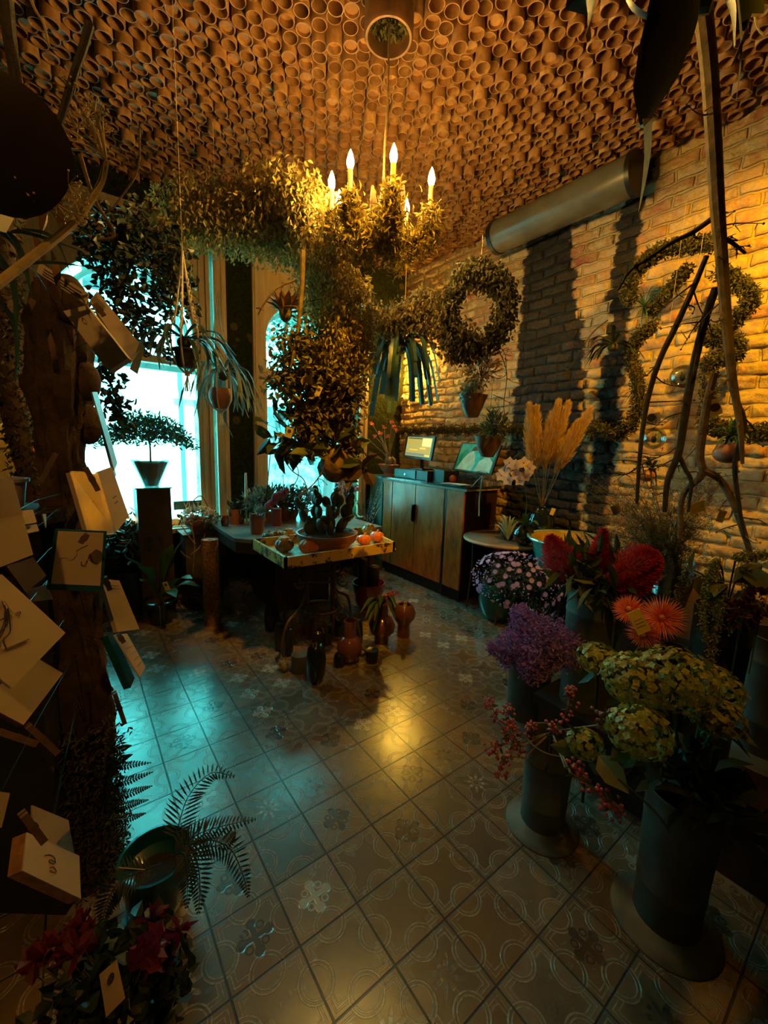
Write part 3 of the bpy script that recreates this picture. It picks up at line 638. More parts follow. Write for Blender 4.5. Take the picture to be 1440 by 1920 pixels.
sheet('notecard', [(36, 958), (62, 955), (68, 980), (47, 983)], (1.25, 1.27, 1.25, 1.23), .003, PAPER2, 'upper of two small pinkish cards under the white pot', group=G)
sheet('notecard', [(47, 986), (69, 982), (73, 996), (52, 999)], (1.25, 1.27, 1.25, 1.23), .003, PAPER2, 'lower of two small pinkish cards under the white pot', group=G)
sheet('notecard', [(77, 964), (84, 964), (95, 985), (84, 990)], (1.2, 1.22, 1.2, 1.2), .002, PAPER2, 'tiny narrow pink slip to the right of the two small cards', group=G)
for a_, b_, D_, l_ in (((160, 876), (184, 920), 1.13, 'brown clothes peg gripping the wrapped card above the teal notebook'), ((165, 1000), (151, 1018), 1.08, 'short peg at the top of the river-drawn notebook'),
        ((92, 618), (107, 700), 1.2, 'long pale peg on the trunk left of the yellow box card'), ((196, 1082), (206, 1106), 1.2, 'peg on the slim wrapped card over the blue-lit tiles'),
        ((214, 1298), (234, 1357), 1.25, 'black silhouetted peg hanging free over the turquoise tiles'), ((0, 1372), (68, 1395), .95, 'upper wooden peg of a pair below the red-edged notebook'),
        ((52, 1360), (108, 1412), .98, 'lower wooden peg of a pair below the red-edged notebook'), ((42, 1525), (82, 1578), .84, 'peg gripping the thick stack of orange-edged cards'),
        ((62, 562), (40, 605), 1.15, 'pale peg at the upper left side of the trunk'), ((195, 592), (178, 570), 1.17, 'peg between the yellow box card and the wrapped card'), ((222, 1190), (232, 1204), 1.22, 'tiny peg on the patterned tan card'),
        ((105, 850), (75, 905), 1.3, 'broad brown peg on the trunk above the white pot level')):
    peg(a_, b_, D_, l_)
# --- dried umbels and stems, upper left
um = thing('dried_hogweed', AD(198, 298, 1.0), 'dried hogweed umbel with golden rays on a curving stem, upper left', 'dried flower')
m = MB(); m.tube(curve(PD([(-40, 560), (60, 482), (140, 416), (186, 350), (200, 300)], (.9, .95, 1.0, 1.02, 1.0)), 26), [.0075, .0065, .005], 8); m.build('stem', STRAW, um)
hub = AD(199, 299, 1.0)
tips = [(105, 278), (118, 238), (138, 178), (150, 215), (165, 218), (178, 210), (186, 222), (146, 240), (128, 262), (194, 250)]
for k, (x, y) in enumerate(tips):
    D_ = 1.0 + .05 * math.sin(k * 2.1); tp = AD(x, y, D_); md = (hub + tp) / 2 + Vector((0, 0, .006))
    m = MB(); m.tube(curve([hub, md, tp], 8), [.0022, .0011], 5)
    d = V3(tp - hub); d /= np.linalg.norm(d); n = 11; Dv = d * .6 + RNG.normal(0, .5, (n, 3))
    for q in Dv: q = q / np.linalg.norm(q) * .022; m.tube([V3(tp), V3(tp) + q], [.0008, .0006], 4); m.ball(V3(tp) + q, .0018, 5, 4)
    m.build('umbel_ray', STRAW, um)
um = thing('dried_hogweed', AD(8, 345, .95), 'second dried hogweed umbel spreading low at the left frame edge', 'dried flower')
hub = AD(2, 345, .95)
for k, (x, y) in enumerate([(115, 352), (142, 378), (105, 382), (128, 345), (60, 345), (95, 395), (136, 400), (40, 352), (75, 372)]):
    tp = AD(x, y, .95 + .04 * math.sin(k * 1.7)); m = MB(); m.tube(curve([hub, (hub + tp) / 2 + Vector((0, 0, .008)), tp], 8), [.002, .001], 5)
    d = V3(tp - hub); d /= np.linalg.norm(d)
    for q in d * .6 + RNG.normal(0, .5, (12, 3)): q = q / np.linalg.norm(q) * .02; m.tube([V3(tp), V3(tp) + q], [.0008, .0006], 4); m.ball(V3(tp) + q, .0018, 5, 4)
    m.build('umbel_ray', STRAW, um)
for pts, D_, r, lb in (([(168, 45), (155, 90), (135, 150), (104, 250), (60, 350), (30, 392)], .95, .007, 'thick dark stalk leaning up beside the dried umbel to the ceiling'), ([(40, -60), (62, 10), (82, 45), (92, 85), (108, 95)], 1.1, .003, 'thin gold-lit twig in the upper left corner'),
        ([(10, 0), (25, 120), (42, 200)], 1.1, .012, 'dark hanging vine in the top left corner'), ([(150, 290), (165, 340), (180, 380), (215, 440), (182, 450)], 1.3, .005, 'brown twig behind the curving umbel stem'), ([(262, 240), (258, 318), (225, 372), (200, 395), (150, 370)], 1.5, .003, 'thin grey twig across the dark window head')):
    m = MB(); m.tube(curve(PD(pts, D_), 18), [r, r * .6], 7); o = m.build('dried_stalk', STRAW if 'gold' in lb else (TWIG if r < .006 else DTWIG)); tag(o, lb, 'stalk')
hd = thing('broad_leaf_plate', AD(0, 265, .9), 'large dark rounded leathery leaf disc at the left edge below the ceiling', 'leaf')
R_ = frame_to(V3(CP) - V3(AD(0, 265, .9))); m = MB(); m.lathe(AD(-5, 266, .9), [(.001, .012), (.05, .010), (.085, .002), (.09, 0), (.085, -.003), (.001, -.001)], 30, R_, wob=lambda a, z: 1 + .04 * np.sin(a * 3)); m.build('leaf_disc', mat('dark_leather_leaf', (.045, .028, .018), .45, var=.4, scale=5), hd)
m = MB(); m.tube(curve(PD([(40, 195), (30, 120), (10, 40)], .9), 8), .004, 6); m.build('leaf_stalk', DTWIG, hd)
# brown dry leaves and dark strap plant behind the trunk top
dl = thing('dried_leaf_bunch', AD(95, 400, 1.15), 'bunch of crumpled amber dry leaves below the umbels', 'dried leaves')
for pts, w in (([(55, 345), (70, 390), (75, 440)], .05), ([(80, 360), (100, 400), (118, 440)], .06), ([(95, 470), (100, 520), (115, 560)], .03), ([(60, 440), (70, 475), (88, 500)], .035), ([(40, 350), (95, 395), (122, 425)], .045)):
    m = MB(); m.strap(curve(PD(pts, 1.15), 9), (.2 * w, w, w * .8, .1 * w), .35); m.build('dry_leaf', mat('amber_dry_leaf', (.36, .19, .05), .5, var=.5, scale=12), dl)
sp_ = thing('strap_leaf_plant', AD(40, 520, 1.1), 'dark blue-green strap-leaved plant hanging at the left edge behind the trunk', 'plant')
for pts, w in (([(-10, 430), (30, 470), (60, 560)], .05), ([(-10, 470), (20, 540), (30, 640)], .05), ([(10, 440), (50, 440), (150, 470)], .02), ([(20, 500), (90, 495), (160, 500)], .018), ([(-5, 560), (25, 620), (28, 720)], .04), ([(40, 430), (100, 450), (135, 520)], .02)):
    m = MB(); m.strap(curve(PD(pts, 1.12), 12), (.4 * w, w, w * .9, .1 * w), .2); m.build('strap_leaf', BLUEG, sp_)
# mossy second trunk
mt_ = thing('mossy_tree', AD(62, 860, 1.9) * 1, 'moss-covered thin trunk behind and left of the card trunk', 'tree trunk'); q = AD(62, 860, 1.9); mt_.location = (q.x, q.y, 0)
pth = curve([(q.x - .02, q.y, 0), (q.x + .03, q.y, .6), (q.x, q.y, 1.2), (q.x - .05, q.y + .02, 1.7), (q.x - .02, q.y, 2.3), (q.x - .1, q.y, 3.4)], 60)
m = MB(); m.tube(pth, .035, 12); m.build('trunk_bark', BARK, mt_)
n = 5200; k = RNG.integers(0, 60, n); P = pth[k] + rdir(n) * .045 * RNG.uniform(.7, 1.25, (n, 1)); P[:, 2] += RNG.uniform(-.03, .03, n)
m = MB(); m.leaves(P, rdir(n, .1), .024, .010); m.build('moss', MOSS, mt_, kind='stuff')
# left background: fringe hanging, white pot, pink mushroom
fr = thing('fringed_wall_hanging', AD(15, 850, 2.6), 'yellow-lit fringed hanging with rounded top at the left edge', 'wall hanging')
m = MB(); R_ = frame_to(V3(CP) - V3(AD(3, 818, 2.6))); m.lathe(AD(0, 818, 2.6), [(.001, .03), (.05, .025), (.062, 0), (.05, -.02), (.001, -.02)], 20, R_); m.build('woven_head', mat('gold_weave', (.9, .62, .15), .7, bump=.8, bscale=60), fr)
for k in range(13):
    x0 = -8 + k * 3.1; m = MB(); m.tube(curve(PD([(x0, 838), (x0 + 3, 868), (x0 + 8 + (k % 3), 893 + (k % 4) * 2)], 2.6), 6), .0042, 5); m.build('fringe_cord', mat('gold_cord', (.9, .65, .2), .7) if k == 0 else bpy.data.materials['gold_cord'], fr)
wp = AD(26, 955, 1.5); t_ = thing('flower_pot', wp, 'small off-white tapered pot on the dark shelf at the left edge', 'pot')
m = MB(); m.lathe(wp, pot_prof(.022, .037, .085, .006), 24); m.build('pot_body', mat('off_white_pot', (.42, .33, .26), .5), t_); soil_disc(wp, .029, wp.z + .07, t_)
sh = thing('dark_shelf', (wp.x, wp.y, wp.z - .03), 'dark wooden shelf board behind the trunk carrying the white pot', 'shelf'); m = MB(); m.box((wp.x - .12, wp.y + .05, wp.z - .015), (.5, .3, .03), rotz(YAWC)); m.box((wp.x - .12, wp.y + .05, (wp.z - .03) / 2), (.4, .05, wp.z - .03), rotz(YAWC)); m.build('shelf_board', DARKW, sh, smooth=False)
mu = thing('pink_bracket_flower', AD(72, 846, 1.62), 'small curled pink flower by the mossy trunk', 'flower')
m = MB(); R_ = frame_to((.2, -.8, .5)); m.lathe(AD(72, 846, 1.62), [(.004, 0), (.014, .004), (.018, .012), (.015, .017), (.008, .012)], 18, R_, wob=lambda a, z: 1 + .12 * np.sin(a * 4)); m.build('petal_cup', mat('pink_petal', (.62, .18, .14), .5), mu)
m = MB(); m.tube(curve([AD(72, 850, 1.62), AD(74, 870, 1.62), AD(80, 900, 1.6)], 6), .003, 6); m.build('flower_stem', GREEN, mu)
# ================================================================ CEILING FITTINGS
HC = Vector((1.285, 1.775, 0))
bt = thing('wide_ceiling_tube', (HC.x, HC.y, 3.30), 'extra-wide dark ceiling tube that the chandelier cord comes out of', 'tube')
m = MB(); m.lathe((HC.x, HC.y, 3.30), [(.112, .28), (.112, .012), (.106, 0), (.096, 0), (.096, .10), (.001, .10)], 40); m.build('tube_body', mat('dark_clay', (.20, .09, .035), .6, var=.5), bt)
n = 700; P = np.stack([HC.x + (rr := .088 * RNG.uniform(0, 1, n) ** .5) * np.cos(q := RNG.uniform(0, 2 * PI, n)), HC.y + rr * np.sin(q), np.full(n, 3.38) + RNG.uniform(-.02, .02, n)], 1)
m = MB(); m.leaves(P, rdir(n, -.4), .03, .014); m.build('moss_filling', MOSS, bt, kind='stuff')
ch = thing('chandelier', (HC.x, HC.y, 2.62), 'moss-covered wooden chandelier with lit candle bulbs hanging on a cord from the tube ceiling', 'chandelier')
m = MB(); m.tube(curve([(HC.x, HC.y, 3.40), (HC.x + .006, HC.y, 3.1), (HC.x - .004, HC.y, 2.85), (HC.x, HC.y, 2.60)], 14), .005, 6); m.build('cord', TWIG, ch)
m = MB(); m.lathe((HC.x, HC.y, 2.40), [(.001, 0), (.03, .02), (.05, .07), (.035, .12), (.05, .17), (.02, .23), (.012, .3)], 20, wob=lambda a, z: 1 + .12 * np.sin(a * 5 + z * 60)); m.build('hub', DTWIG, ch)
bulbs = [((622, 346), 2.72), ((657, 308), 2.72), ((738, 297), 2.72), ((809, 340), 2.72), ((636, 379), 2.72), ((762, 395), 2.72)]
for k, (px, z) in enumerate(bulbs):
    p = AZ(*px, z)
    if k >= 4:  # the two bulbs on the far side, seen through the moss
        v = Vector((p.x - HC.x, p.y - HC.y, 0)); p = Vector((HC.x, HC.y, z)) + v * min(1, .36 / v.length)
    c0 = Vector((HC.x, HC.y, 2.50)); rad = Vector((p.x - HC.x, p.y - HC.y, 0))
    arm = curve([c0, c0 + rad * .35 + Vector((0, 0, -.045)), c0 + rad * .75 + Vector((0, 0, -.03)), Vector((p.x, p.y, 2.53)), Vector((p.x, p.y, z - .12))], 18)
    m = MB(); m.tube(arm, [.018, .014, .012], 8); a_ = m.build('arm', DTWIG, ch)
    n = 900; kk = RNG.integers(3, 17, n); kk = np.where(RNG.random(n) < .4, RNG.integers(12, 18, n), kk); P = arm[kk] + RNG.normal(0, .024, (n, 3)); P[:, 2] -= RNG.uniform(-.01, .06, n)
    m = MB(); m.leaves(P, rdir(n, -.2), .036, .011, fold=.4); m.build('moss', leafmat('gold_moss', (.20, .15, .035), (.36, .26, .06), .85, .25, (.07, .055, .015)) if k == 0 else bpy.data.materials['gold_moss'], a_, kind='stuff')
    for q in range(10):
        s0 = arm[RNG.integers(6, 17)] + RNG.normal(0, .02, 3); e = s0 + RNG.normal(0, .03, 3) + (0, 0, -.045); m = MB(); 
        if q == 0: M2 = MB()
        M2.tube(curve([s0, (s0 + e) / 2 + RNG.normal(0, .012, 3), e], 7), .0022, 4)
    M2.build('moss_strands', bpy.data.materials['gold_moss'], a_, kind='stuff')
    m = MB(); m.tube([(p.x, p.y, z - .125), (p.x, p.y, z - .02)], .0115, 14); cs = m.build('candle_sleeve', mat('wax_sleeve', (.75, .55, .25), .5) if k == 0 else bpy.data.materials['wax_sleeve'], ch)
    m = MB(); m.lathe((p.x, p.y, z - .022), [(.001, 0), (.010, .003), (.0165, .024), (.0165, .036), (.011, .058), (.004, .076), (.0008, .082)], 16); m.build('candle_bulb', BULBM, ch)
    m = MB(); m.lathe((p.x, p.y, z - .15), [(.006, 0), (.026, .012), (.030, .022), (.024, .02), (.012, .018)], 14, wob=lambda a, z: 1 + .15 * np.sin(a * 5)); m.build('bobeche', DTWIG, ch)
n = 900; P = np.stack([HC.x + RNG.normal(0, .05, n), HC.y + RNG.normal(0, .06, n), 2.50 + RNG.normal(0, .05, n)], 1)
m = MB(); m.leaves(P, rdir(n, -.2), .036, .011, fold=.4); m.build('centre_moss', bpy.data.materials['gold_moss'], ch, kind='stuff')
for dx, dy, h in ((-.1, -.02, .2), (.09, -.06, .24)):
    m = MB(); m.tube(curve([(HC.x + dx * .4, HC.y + dy, 2.46), (HC.x + dx * .7, HC.y + dy, 2.46 + h * .6), (HC.x + dx * .8, HC.y + dy, 2.46 + h)], 8), [.022, .02, .006], 8); m.build('cork_upright', BARK, ch)
# duct along the wall under the ceiling
du = thing('ventilation_duct', (3.16, 2.2, 3.36), 'grey painted round duct running along the brick wall under the tube ceiling', 'duct')
m = MB(); m.tube([(3.16, 1.50, 3.335), (3.16, 2.62, 3.335)], .132, 28); m.build('duct_pipe', mat('grey_duct_paint', (.16, .14, .10), .28, .2, var=.3, scale=6), du)
m = MB(); m.tube([(3.16, 1.47, 3.335), (3.16, 1.50, 3.335)], .14, 28); m.build('duct_collar', BLACK, du); m = MB(); m.tube([(3.16, 2.60, 3.335), (3.16, 2.64, 3.335)], .138, 28); m.build('duct_collar', BLACK, du)
m = MB(); m.tube([(3.16, 1.9, 3.45), (3.16, 1.9, 3.60)], .006, 6); m.tube([(3.16, 2.5, 3.45), (3.16, 2.5, 3.60)], .006, 6); m.build('hanger_rod', IRON, du)
# wall globe lamp, camera
p = AX(775, 692, 3.29); wl = thing('wall_globe_lamp', (3.36, p.y, p.z), 'small lit globe bulb on the brick wall beside the blue-green fern', 'lamp')
m = MB(); m.ball(p, .024, 16, 12); m.build('globe_bulb', emit('wall_bulb', (1, .56, .06), 2600), wl)
m = MB(); m.tube([(3.36, p.y, p.z), (3.31, p.y, p.z)], .018, 14); m.build('lamp_holder', BLACK, wl)
p = AX(752, 747, 3.30); sc = thing('security_camera', (3.36, p.y - .03, p.z), 'small white dome camera on the wall corner under the globe lamp', 'camera')
m = MB(); m.tube([(3.36, p.y - .03, p.z), (3.315, p.y - .03, p.z)], .04, 24); m.ball((3.31, p.y - .03, p.z), .032, 16, 10); m.build('camera_body', PAPER, sc)
m = MB(); m.ball((3.286, p.y - .045, p.z), .014, 12, 8); m.build('camera_lens', BLACK, sc)

# ================================================================ HOPS AND HANGING PLANTS
def vine_mass(name, paths, n, spread, L, W, mt, label, cat, root, tw=.006, hang=-.9, extra=None, strands=18, group=None, kind='stuff'):
    """stems along paths with a mass of hanging bracts; paths: list of (pts, weight, radius)"""
    t_ = thing(name, root, label, cat, group)
    m = MB(); bases = []
    for pts, wt, sp in paths:
        c = curve(pts, 30); m.tube(c, [tw, tw * .7], 6); k = RNG.integers(0, 30, int(n * wt)); off = rdir(len(k)) * (sp * RNG.uniform(.1, 1, (len(k), 1)) ** .6); bases.append(c[k] + off)
        for q in range(strands):
            s0 = c[RNG.integers(0, 30)]; e = s0 + rdir(1)[0] * sp * 1.0; m.tube([s0, (s0 + e) / 2 + (0, 0, .02), e], .0018, 4)
    m.build('stem', DTWIG, t_)
    B = np.concatenate(bases); h = len(B) // 2
    # each shoot: a little drooping cluster of bracts
    P = np.repeat(B[:h], 3, 0) + RNG.normal(0, .010, (h * 3, 3)); P[:, 2] -= np.tile([0, .016, .032], h)
    mm = MB(); mm.leaves(P, rdir(len(P), hang * 1.6, .6), L, W, fold=.35); mm.leaves(B[h:], rdir(len(B) - h, hang), L * 1.25, W * 1.3, fold=.3)
    mm.build('foliage', mt, t_, kind=kind)
    return t_
p0 = AD
vine_mass('hop_garland', [(PD([(318, 395), (380, 380), (440, 385), (500, 400), (560, 400)], (3.0, 2.95, 2.85, 2.75, 2.65)), .34, .17), (PD([(340, 420), (420, 430), (500, 450), (560, 460)], (3.0, 2.9, 2.8, 2.7)), .22, .15), (PD([(470, 360), (530, 350), (590, 380), (600, 440)], (2.75, 2.6, 2.5, 2.5)), .28, .15), (PD([(300, 440), (330, 480), (345, 520)], (3.1, 3.05, 3.0)), .06, .09)],
          6000, .1, .026, .014, HOP, 'dense dried hop garland hanging under the tube ceiling above the windows', 'dried garland', AD(460, 400, 2.85))
vine_mass('hop_garland', [(PD([(590, 400), (610, 470), (630, 540), (650, 620), (650, 680)], (2.5, 2.5, 2.45, 2.4, 2.4)), .46, .17), (PD([(560, 420), (580, 520), (600, 620), (600, 720)], 2.6), .28, .13), (PD([(660, 520), (675, 600), (665, 690), (640, 740)], 2.5), .26, .11)],
          5200, .1, .026, .014, HOP, 'hop column falling from the ceiling in front of the right window', 'dried garland', AD(620, 560, 2.5))
vine_mass('dried_leaf_bunch', [(PD([(560, 640), (600, 690), (640, 730), (600, 790)], 2.4), .4, .17), (PD([(520, 700), (560, 740), (590, 790), (560, 830)], 2.4), .3, .13), (PD([(640, 780), (655, 840), (640, 880)], 2.4), .2, .08)],
          2200, .1, .042, .022, HOPD, 'dark bunch of dried oak leaves at the lower end of the hop column', 'dried leaves', AD(590, 740, 2.4), hang=-.4)
vine_mass('hop_garland', [(PD([(690, 600), (730, 600), (770, 590), (800, 575)], (2.7, 2.8, 2.85, 2.85)), .36, .12), (PD([(780, 580), (820, 620), (860, 650), (880, 630)], (2.85, 2.8, 2.75, 2.75)), .34, .12), (PD([(700, 610), (730, 650), (740, 660)], 2.8), .1, .07), (PD([(780, 560), (810, 560)], 2.85), .08, .07)],
          2300, .1, .028, .017, HOPD, 'olive dried vine garland swagged before the lit brick corner', 'dried garland', AD(780, 600, 2.8))
ring = [(895, 505), (935, 525), (950, 570), (930, 625), (885, 650), (850, 625), (842, 575), (860, 525)]
wr = vine_mass('hop_wreath', [(PD(ring + [ring[0], ring[1]], 2.7), 1., .085)], 2100, .1, .028, .017, leafmat('wreath_leaf', (.15, .12, .03), (.05, .045, .015), .6, .25, (.24, .18, .05)), 'round wreath of hanging olive leaves in front of the brick wall', 'wreath', AD(895, 580, 2.7))
m = MB(); m.tube([AD(900, 500, 2.7), AD(905, 455, 2.7), AD(905, 440, 2.68)], .0015, 4); m.build('hanging_thread', COTTON, wr)
# vine at the left window against the light
vine_mass('ivy_vine', [(PD([(200, 420), (230, 500), (260, 580), (280, 640)], 2.6), .32, .17), (PD([(180, 440), (300, 470), (330, 560)], 2.7), .3, .16), (PD([(280, 420), (220, 560), (200, 640)], 2.6), .22, .15), (PD([(190, 680), (215, 740), (225, 790)], 2.7), .16, .10)],
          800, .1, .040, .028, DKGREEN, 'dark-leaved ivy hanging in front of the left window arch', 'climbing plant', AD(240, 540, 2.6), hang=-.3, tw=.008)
vine_mass('ivy_vine', [(PD([(262, 400), (300, 440), (320, 500), (325, 570)], (2.9, 2.9, 2.85, 2.8)), 1., .12)], 500, .1, .03, .02, HOPD, 'brown dried vine between the ivy and the macrame hanger', 'climbing plant', AD(310, 480, 2.9))
# big thistle / protea head and bare branches inside the hop column
def branch(pts, D, r, label, twigs=6, mt=None, seed=1, tl=.12, name='bare_branch'):
    c = curve(PD(pts, D), 30); t_ = thing(name, c[len(c) // 2], label, 'branch'); m = MB(); m.tube(c, r, 8)
    rg = np.random.default_rng(seed)
    for k in range(twigs):
        i = rg.integers(4, 28); d = rg.normal(0, 1, 3); d[2] = -abs(d[2]) * .6; d /= np.linalg.norm(d); e = c[i] + d * tl * rg.uniform(.4, 1.2)
        m.tube(curve([c[i], (c[i] + e) / 2 + rg.normal(0, .01, 3), e], 7), [.003, .001], 5); m.ball(e, .0035, 6, 4)
        for j in range(3): q = c[i] + (e - c[i]) * rg.uniform(.3, .9); m.tube([q, q + rg.normal(0, .012, 3)], [.0018, .0008], 4)
    m.build('branch_stem', mt or TWIG, t_)
    return t_
branch([(568, 470), (566, 540), (558, 620), (545, 690)], 2.3, [.014, .011, .006], 'straight brown branch hanging through the hop column', 4, seed=2)
branch([(556, 525), (520, 540), (495, 570), (484, 590)], 2.35, [.006, .003], 'thin curved twig pointing left before the right window frame', 2, seed=3, tl=.05)
branch([(640, 700), (670, 740), (690, 785)], 2.35, [.004, .002], 'thin twig at the lower right of the hop column', 5, seed=4)
branch([(612, 870), (590, 905), (560, 930)], 2.3, [.004, .003], 'wavy twig among the hanging plants over the table', 3, seed=8)
pr = thing('protea_head', AD(532, 560, 2.4), 'amber dried protea head with pointed bracts in the window arch', 'dried flower')
c = V3(AD(535, 575, 2.4)); m = MB(); n = 34; aa = np.linspace(0, 6 * PI, n); D_ = np.stack([np.cos(aa) * .75, np.sin(aa) * .75, .35 + aa / 20], 1); m.leaves(c + D_ * .02 - (0, 0, .04), D_, .10, .034, up=(0, 0, 1)); m.build('bracts', mat('amber_bract', (.38, .20, .05), .55, var=.4), pr)
m = MB(); m.ball(c - (0, 0, .03), (.035, .035, .05)); m.build('flower_core', HOPD, pr)

def staghorn(name, px, D, n, spread, L, w, mt, label, seed, down=.5, fork=True, parent=None, leftbias=0):
    rg = np.random.default_rng(seed); c = V3(AD(*px, D)); t_ = parent or thing(name, c, label, 'fern')
    for k in range(n):
        a_ = rg.uniform(0, 2 * PI); d = np.array([math.cos(a_), math.sin(a_), rg.uniform(-.2, .7)]); d[:2] *= spread; l = L * rg.uniform(.6, 1.15)
        pts = [c, c + d * l * .35, c + d * l * .7 - np.array([0, 0, down * l * .25]), c + d * l * .95 - np.array([0, 0, down * l * .9])]
        m = MB(); pc = curve(pts, 9); m.strap(pc, (w * .5, w, w * 1.3, w * 1.1), .18)
        if fork:
            e = pc[-1]; dd = pc[-1] - pc[-2]; dd /= np.linalg.norm(dd); sd = np.cross(dd, (0, 0, 1)); sd /= np.linalg.norm(sd) + 1e-9
            for s_ in (-1, 0, 1) if k % 2 else (-1, 1):
                f = e + (dd + sd * s_ * .55) * l * rg.uniform(.22, .34) - np.array([0, 0, .02]); m.strap(curve([pc[-2], e + sd * s_ * .006, f], 5), (w * .5, w * .8, w * .15), .15)
        m.build('frond', mt, t_)
    m = MB(); m.ball(c - (0, 0, .02), (.035, .035, .03), 14, 8); m.build('fern_base', MOSS if not parent else BARK, t_)
    return t_
def macrame(px_top, px_bot, D, rad, zpot, label, beads=False, pot=None, lace=5, tail=True):
    top = V3(AD(*px_top, D)); bot = V3(AD(*px_bot, D)); t_ = thing('macrame_hanger', top, label, 'plant hanger'); bot[:2] = top[:2]
    for k in range(lace):
        a_ = k * 2 * PI / lace + .4; q = np.array([math.cos(a_), math.sin(a_), 0]) * rad; m = MB()
        m.tube(curve([top, top * .5 + (bot + q) * .5 + q * .1, bot + (0, 0, zpot) + q, bot + (0, 0, zpot * .3) + q * .8, bot + (0, 0, -.01)], 26), .0048, 6)
        if beads:
            for f_ in np.linspace(.35, .95, 7): m.ball(top * (1 - f_) + (bot + (0, 0, zpot) + q) * f_, (.006, .006, .009), 8, 6)
        m.build('cord', COTTON, t_)
    if tail:
        m = MB()
        for k in range(7): e = bot + (RNG.normal(0, .008), RNG.normal(0, .008), -.09); m.tube([bot, e], .0028, 5)
        m.tube([bot + (0, 0, -.012), bot + (0, 0, .012)], .013, 10); m.build('tassel', COTTON, t_)
    m = MB(); m.tube([top, top + (0, 0, max(.05, 3.47 - top[2]))], .0010, 5); m.build('hanging_line', COTTON, t_)
    return t_, bot
mc, b = macrame((342, 470), (347, 700), 2.45, .07, .20, 'macrame hanger with beads and tassel in front of the left window', True)
staghorn('staghorn_fern', (345, 635), 2.45, 20, 1.0, .27, .020, BLUEG, 'large blue-green staghorn fern hanging before the left window', 11)
m = MB(); m.lathe(b + (0, 0, .03), pot_prof(.045, .062, .09), 22); tag(m.build('hanging_basket', mat('moss_basket', (.05, .04, .02), .9, bump=1.), None), 'dark woven basket inside the beaded macrame hanger', 'basket')
mc, b = macrame((408, 548), (414, 772), 3.2, .085, .17, 'plain macrame hanger holding a small clay pot beside the window frame', False, tail=True)
pt = thing('clay_pot', b + (0, 0, .02), 'red-brown clay pot in the plain macrame hanger', 'pot'); m = MB(); m.lathe(b + (0, 0, .02), [(.001, 0), (.045, .0), (.075, .06), (.078, .10), (.068, .14), (.060, .14), (.060, .12)], 24); m.build('pot_body', TERRAP, pt)
staghorn('staghorn_fern', (418, 700), 3.2, 16, .9, .30, .026, GREY, 'grey-green fern with thin forked fronds spilling from the clay macrame pot', 12, down=1.1)
staghorn('staghorn_fern', (752, 650), 2.9, 30, 1.0, .27, .040, BLUEG, 'broad blue-green strap fern hanging at the wall corner beside the globe lamp', 13, down=1.5, fork=False)
# hanging dark plants over the table
def leafy(name, px, D, n, R_, L, W, mt, label, cat='plant', up=.3, stems=True, squash=.8, parent=None):
    c = V3(AD(*px, D)); t_ = parent or thing(name, c, label, cat); P = rdir(n) * R_ * RNG.uniform(.35, 1, (n, 1)); P[:, 2] *= squash
    if stems:
        m = MB()
        for q in P[:min(n, 26)]: m.tube([c - (0, 0, R_ * .8), c + q * .5, c + q], .002, 4)
        m.build('stems', DTWIG, t_)
    Dv = P / R_ + rdir(n, up) * .6; m = MB(); m.leaves(c + P, Dv, L, W); m.build('foliage', mt, t_, kind='stuff' if n > 60 else None)
    return t_
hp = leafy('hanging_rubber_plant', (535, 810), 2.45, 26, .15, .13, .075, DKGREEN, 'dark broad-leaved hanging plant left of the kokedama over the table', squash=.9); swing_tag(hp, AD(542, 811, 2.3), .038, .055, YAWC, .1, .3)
hp = leafy('hanging_rubber_plant', (600, 745), 2.4, 22, .13, .14, .05, leafmat('bronze_leaf', (.16, .09, .03), (.05, .04, .015), .4, .2), 'bronze-leaved hanging plant with a price tag below the hop column'); swing_tag(hp, AD(597, 733, 2.25), .03, .05, YAWC, .1, .4)
hp = leafy('hanging_rubber_plant', (620, 850), 2.35, 30, .13, .12, .07, OLIVE, 'olive broad-leaved hanging plant low over the cactus bowl', squash=1.)
kk = thing('moss_ball_pot', AD(625, 870, 2.35), 'amber-brown round hanging planter ball above the cactus', 'planter'); m = MB(); m.ball(AD(628, 872, 2.35), (.085, .085, .10), 22, 14); m.build('planter_ball', mat('amber_coir', (.22, .12, .035), .8, var=.6, scale=14, bump=1., bscale=40), kk)
m = MB(); m.tube([AD(628, 855, 2.35), AD(622, 500, 2.35)], .0015, 4); m.build('hanging_line', COTTON, kk)
leafy('hanging_rubber_plant', (680, 870), 2.35, 9, .07, .15, .075, leafmat('brown_red_leaf', (.12, .05, .02), (.06, .035, .02), .4, .15), 'reddish-brown big drooping leaves right of the planter ball', up=-.5)
for k, (pts, r) in enumerate((([(510, 830), (505, 870), (500, 930)], .003), ([(545, 850), (560, 890), (540, 930), (556, 940)], .003), ([(520, 840), (545, 880), (570, 900), (575, 930)], .0035), ([(532, 835), (531, 900), (535, 935)], .002), ([(600, 800), (615, 850), (600, 890)], .003))):
    m = MB(); m.tube(curve(PD(pts, 2.5), 14), r, 6); tag(m.build('curling_vine', DTWIG), 'thin dark curling vine %s' % ('dropping straight at the left of the window light', 'with a double bend before the window light', 'slanting right before the window light', 'hanging dead straight between the bent vines', 'beside the planter ball')[k], 'vine')
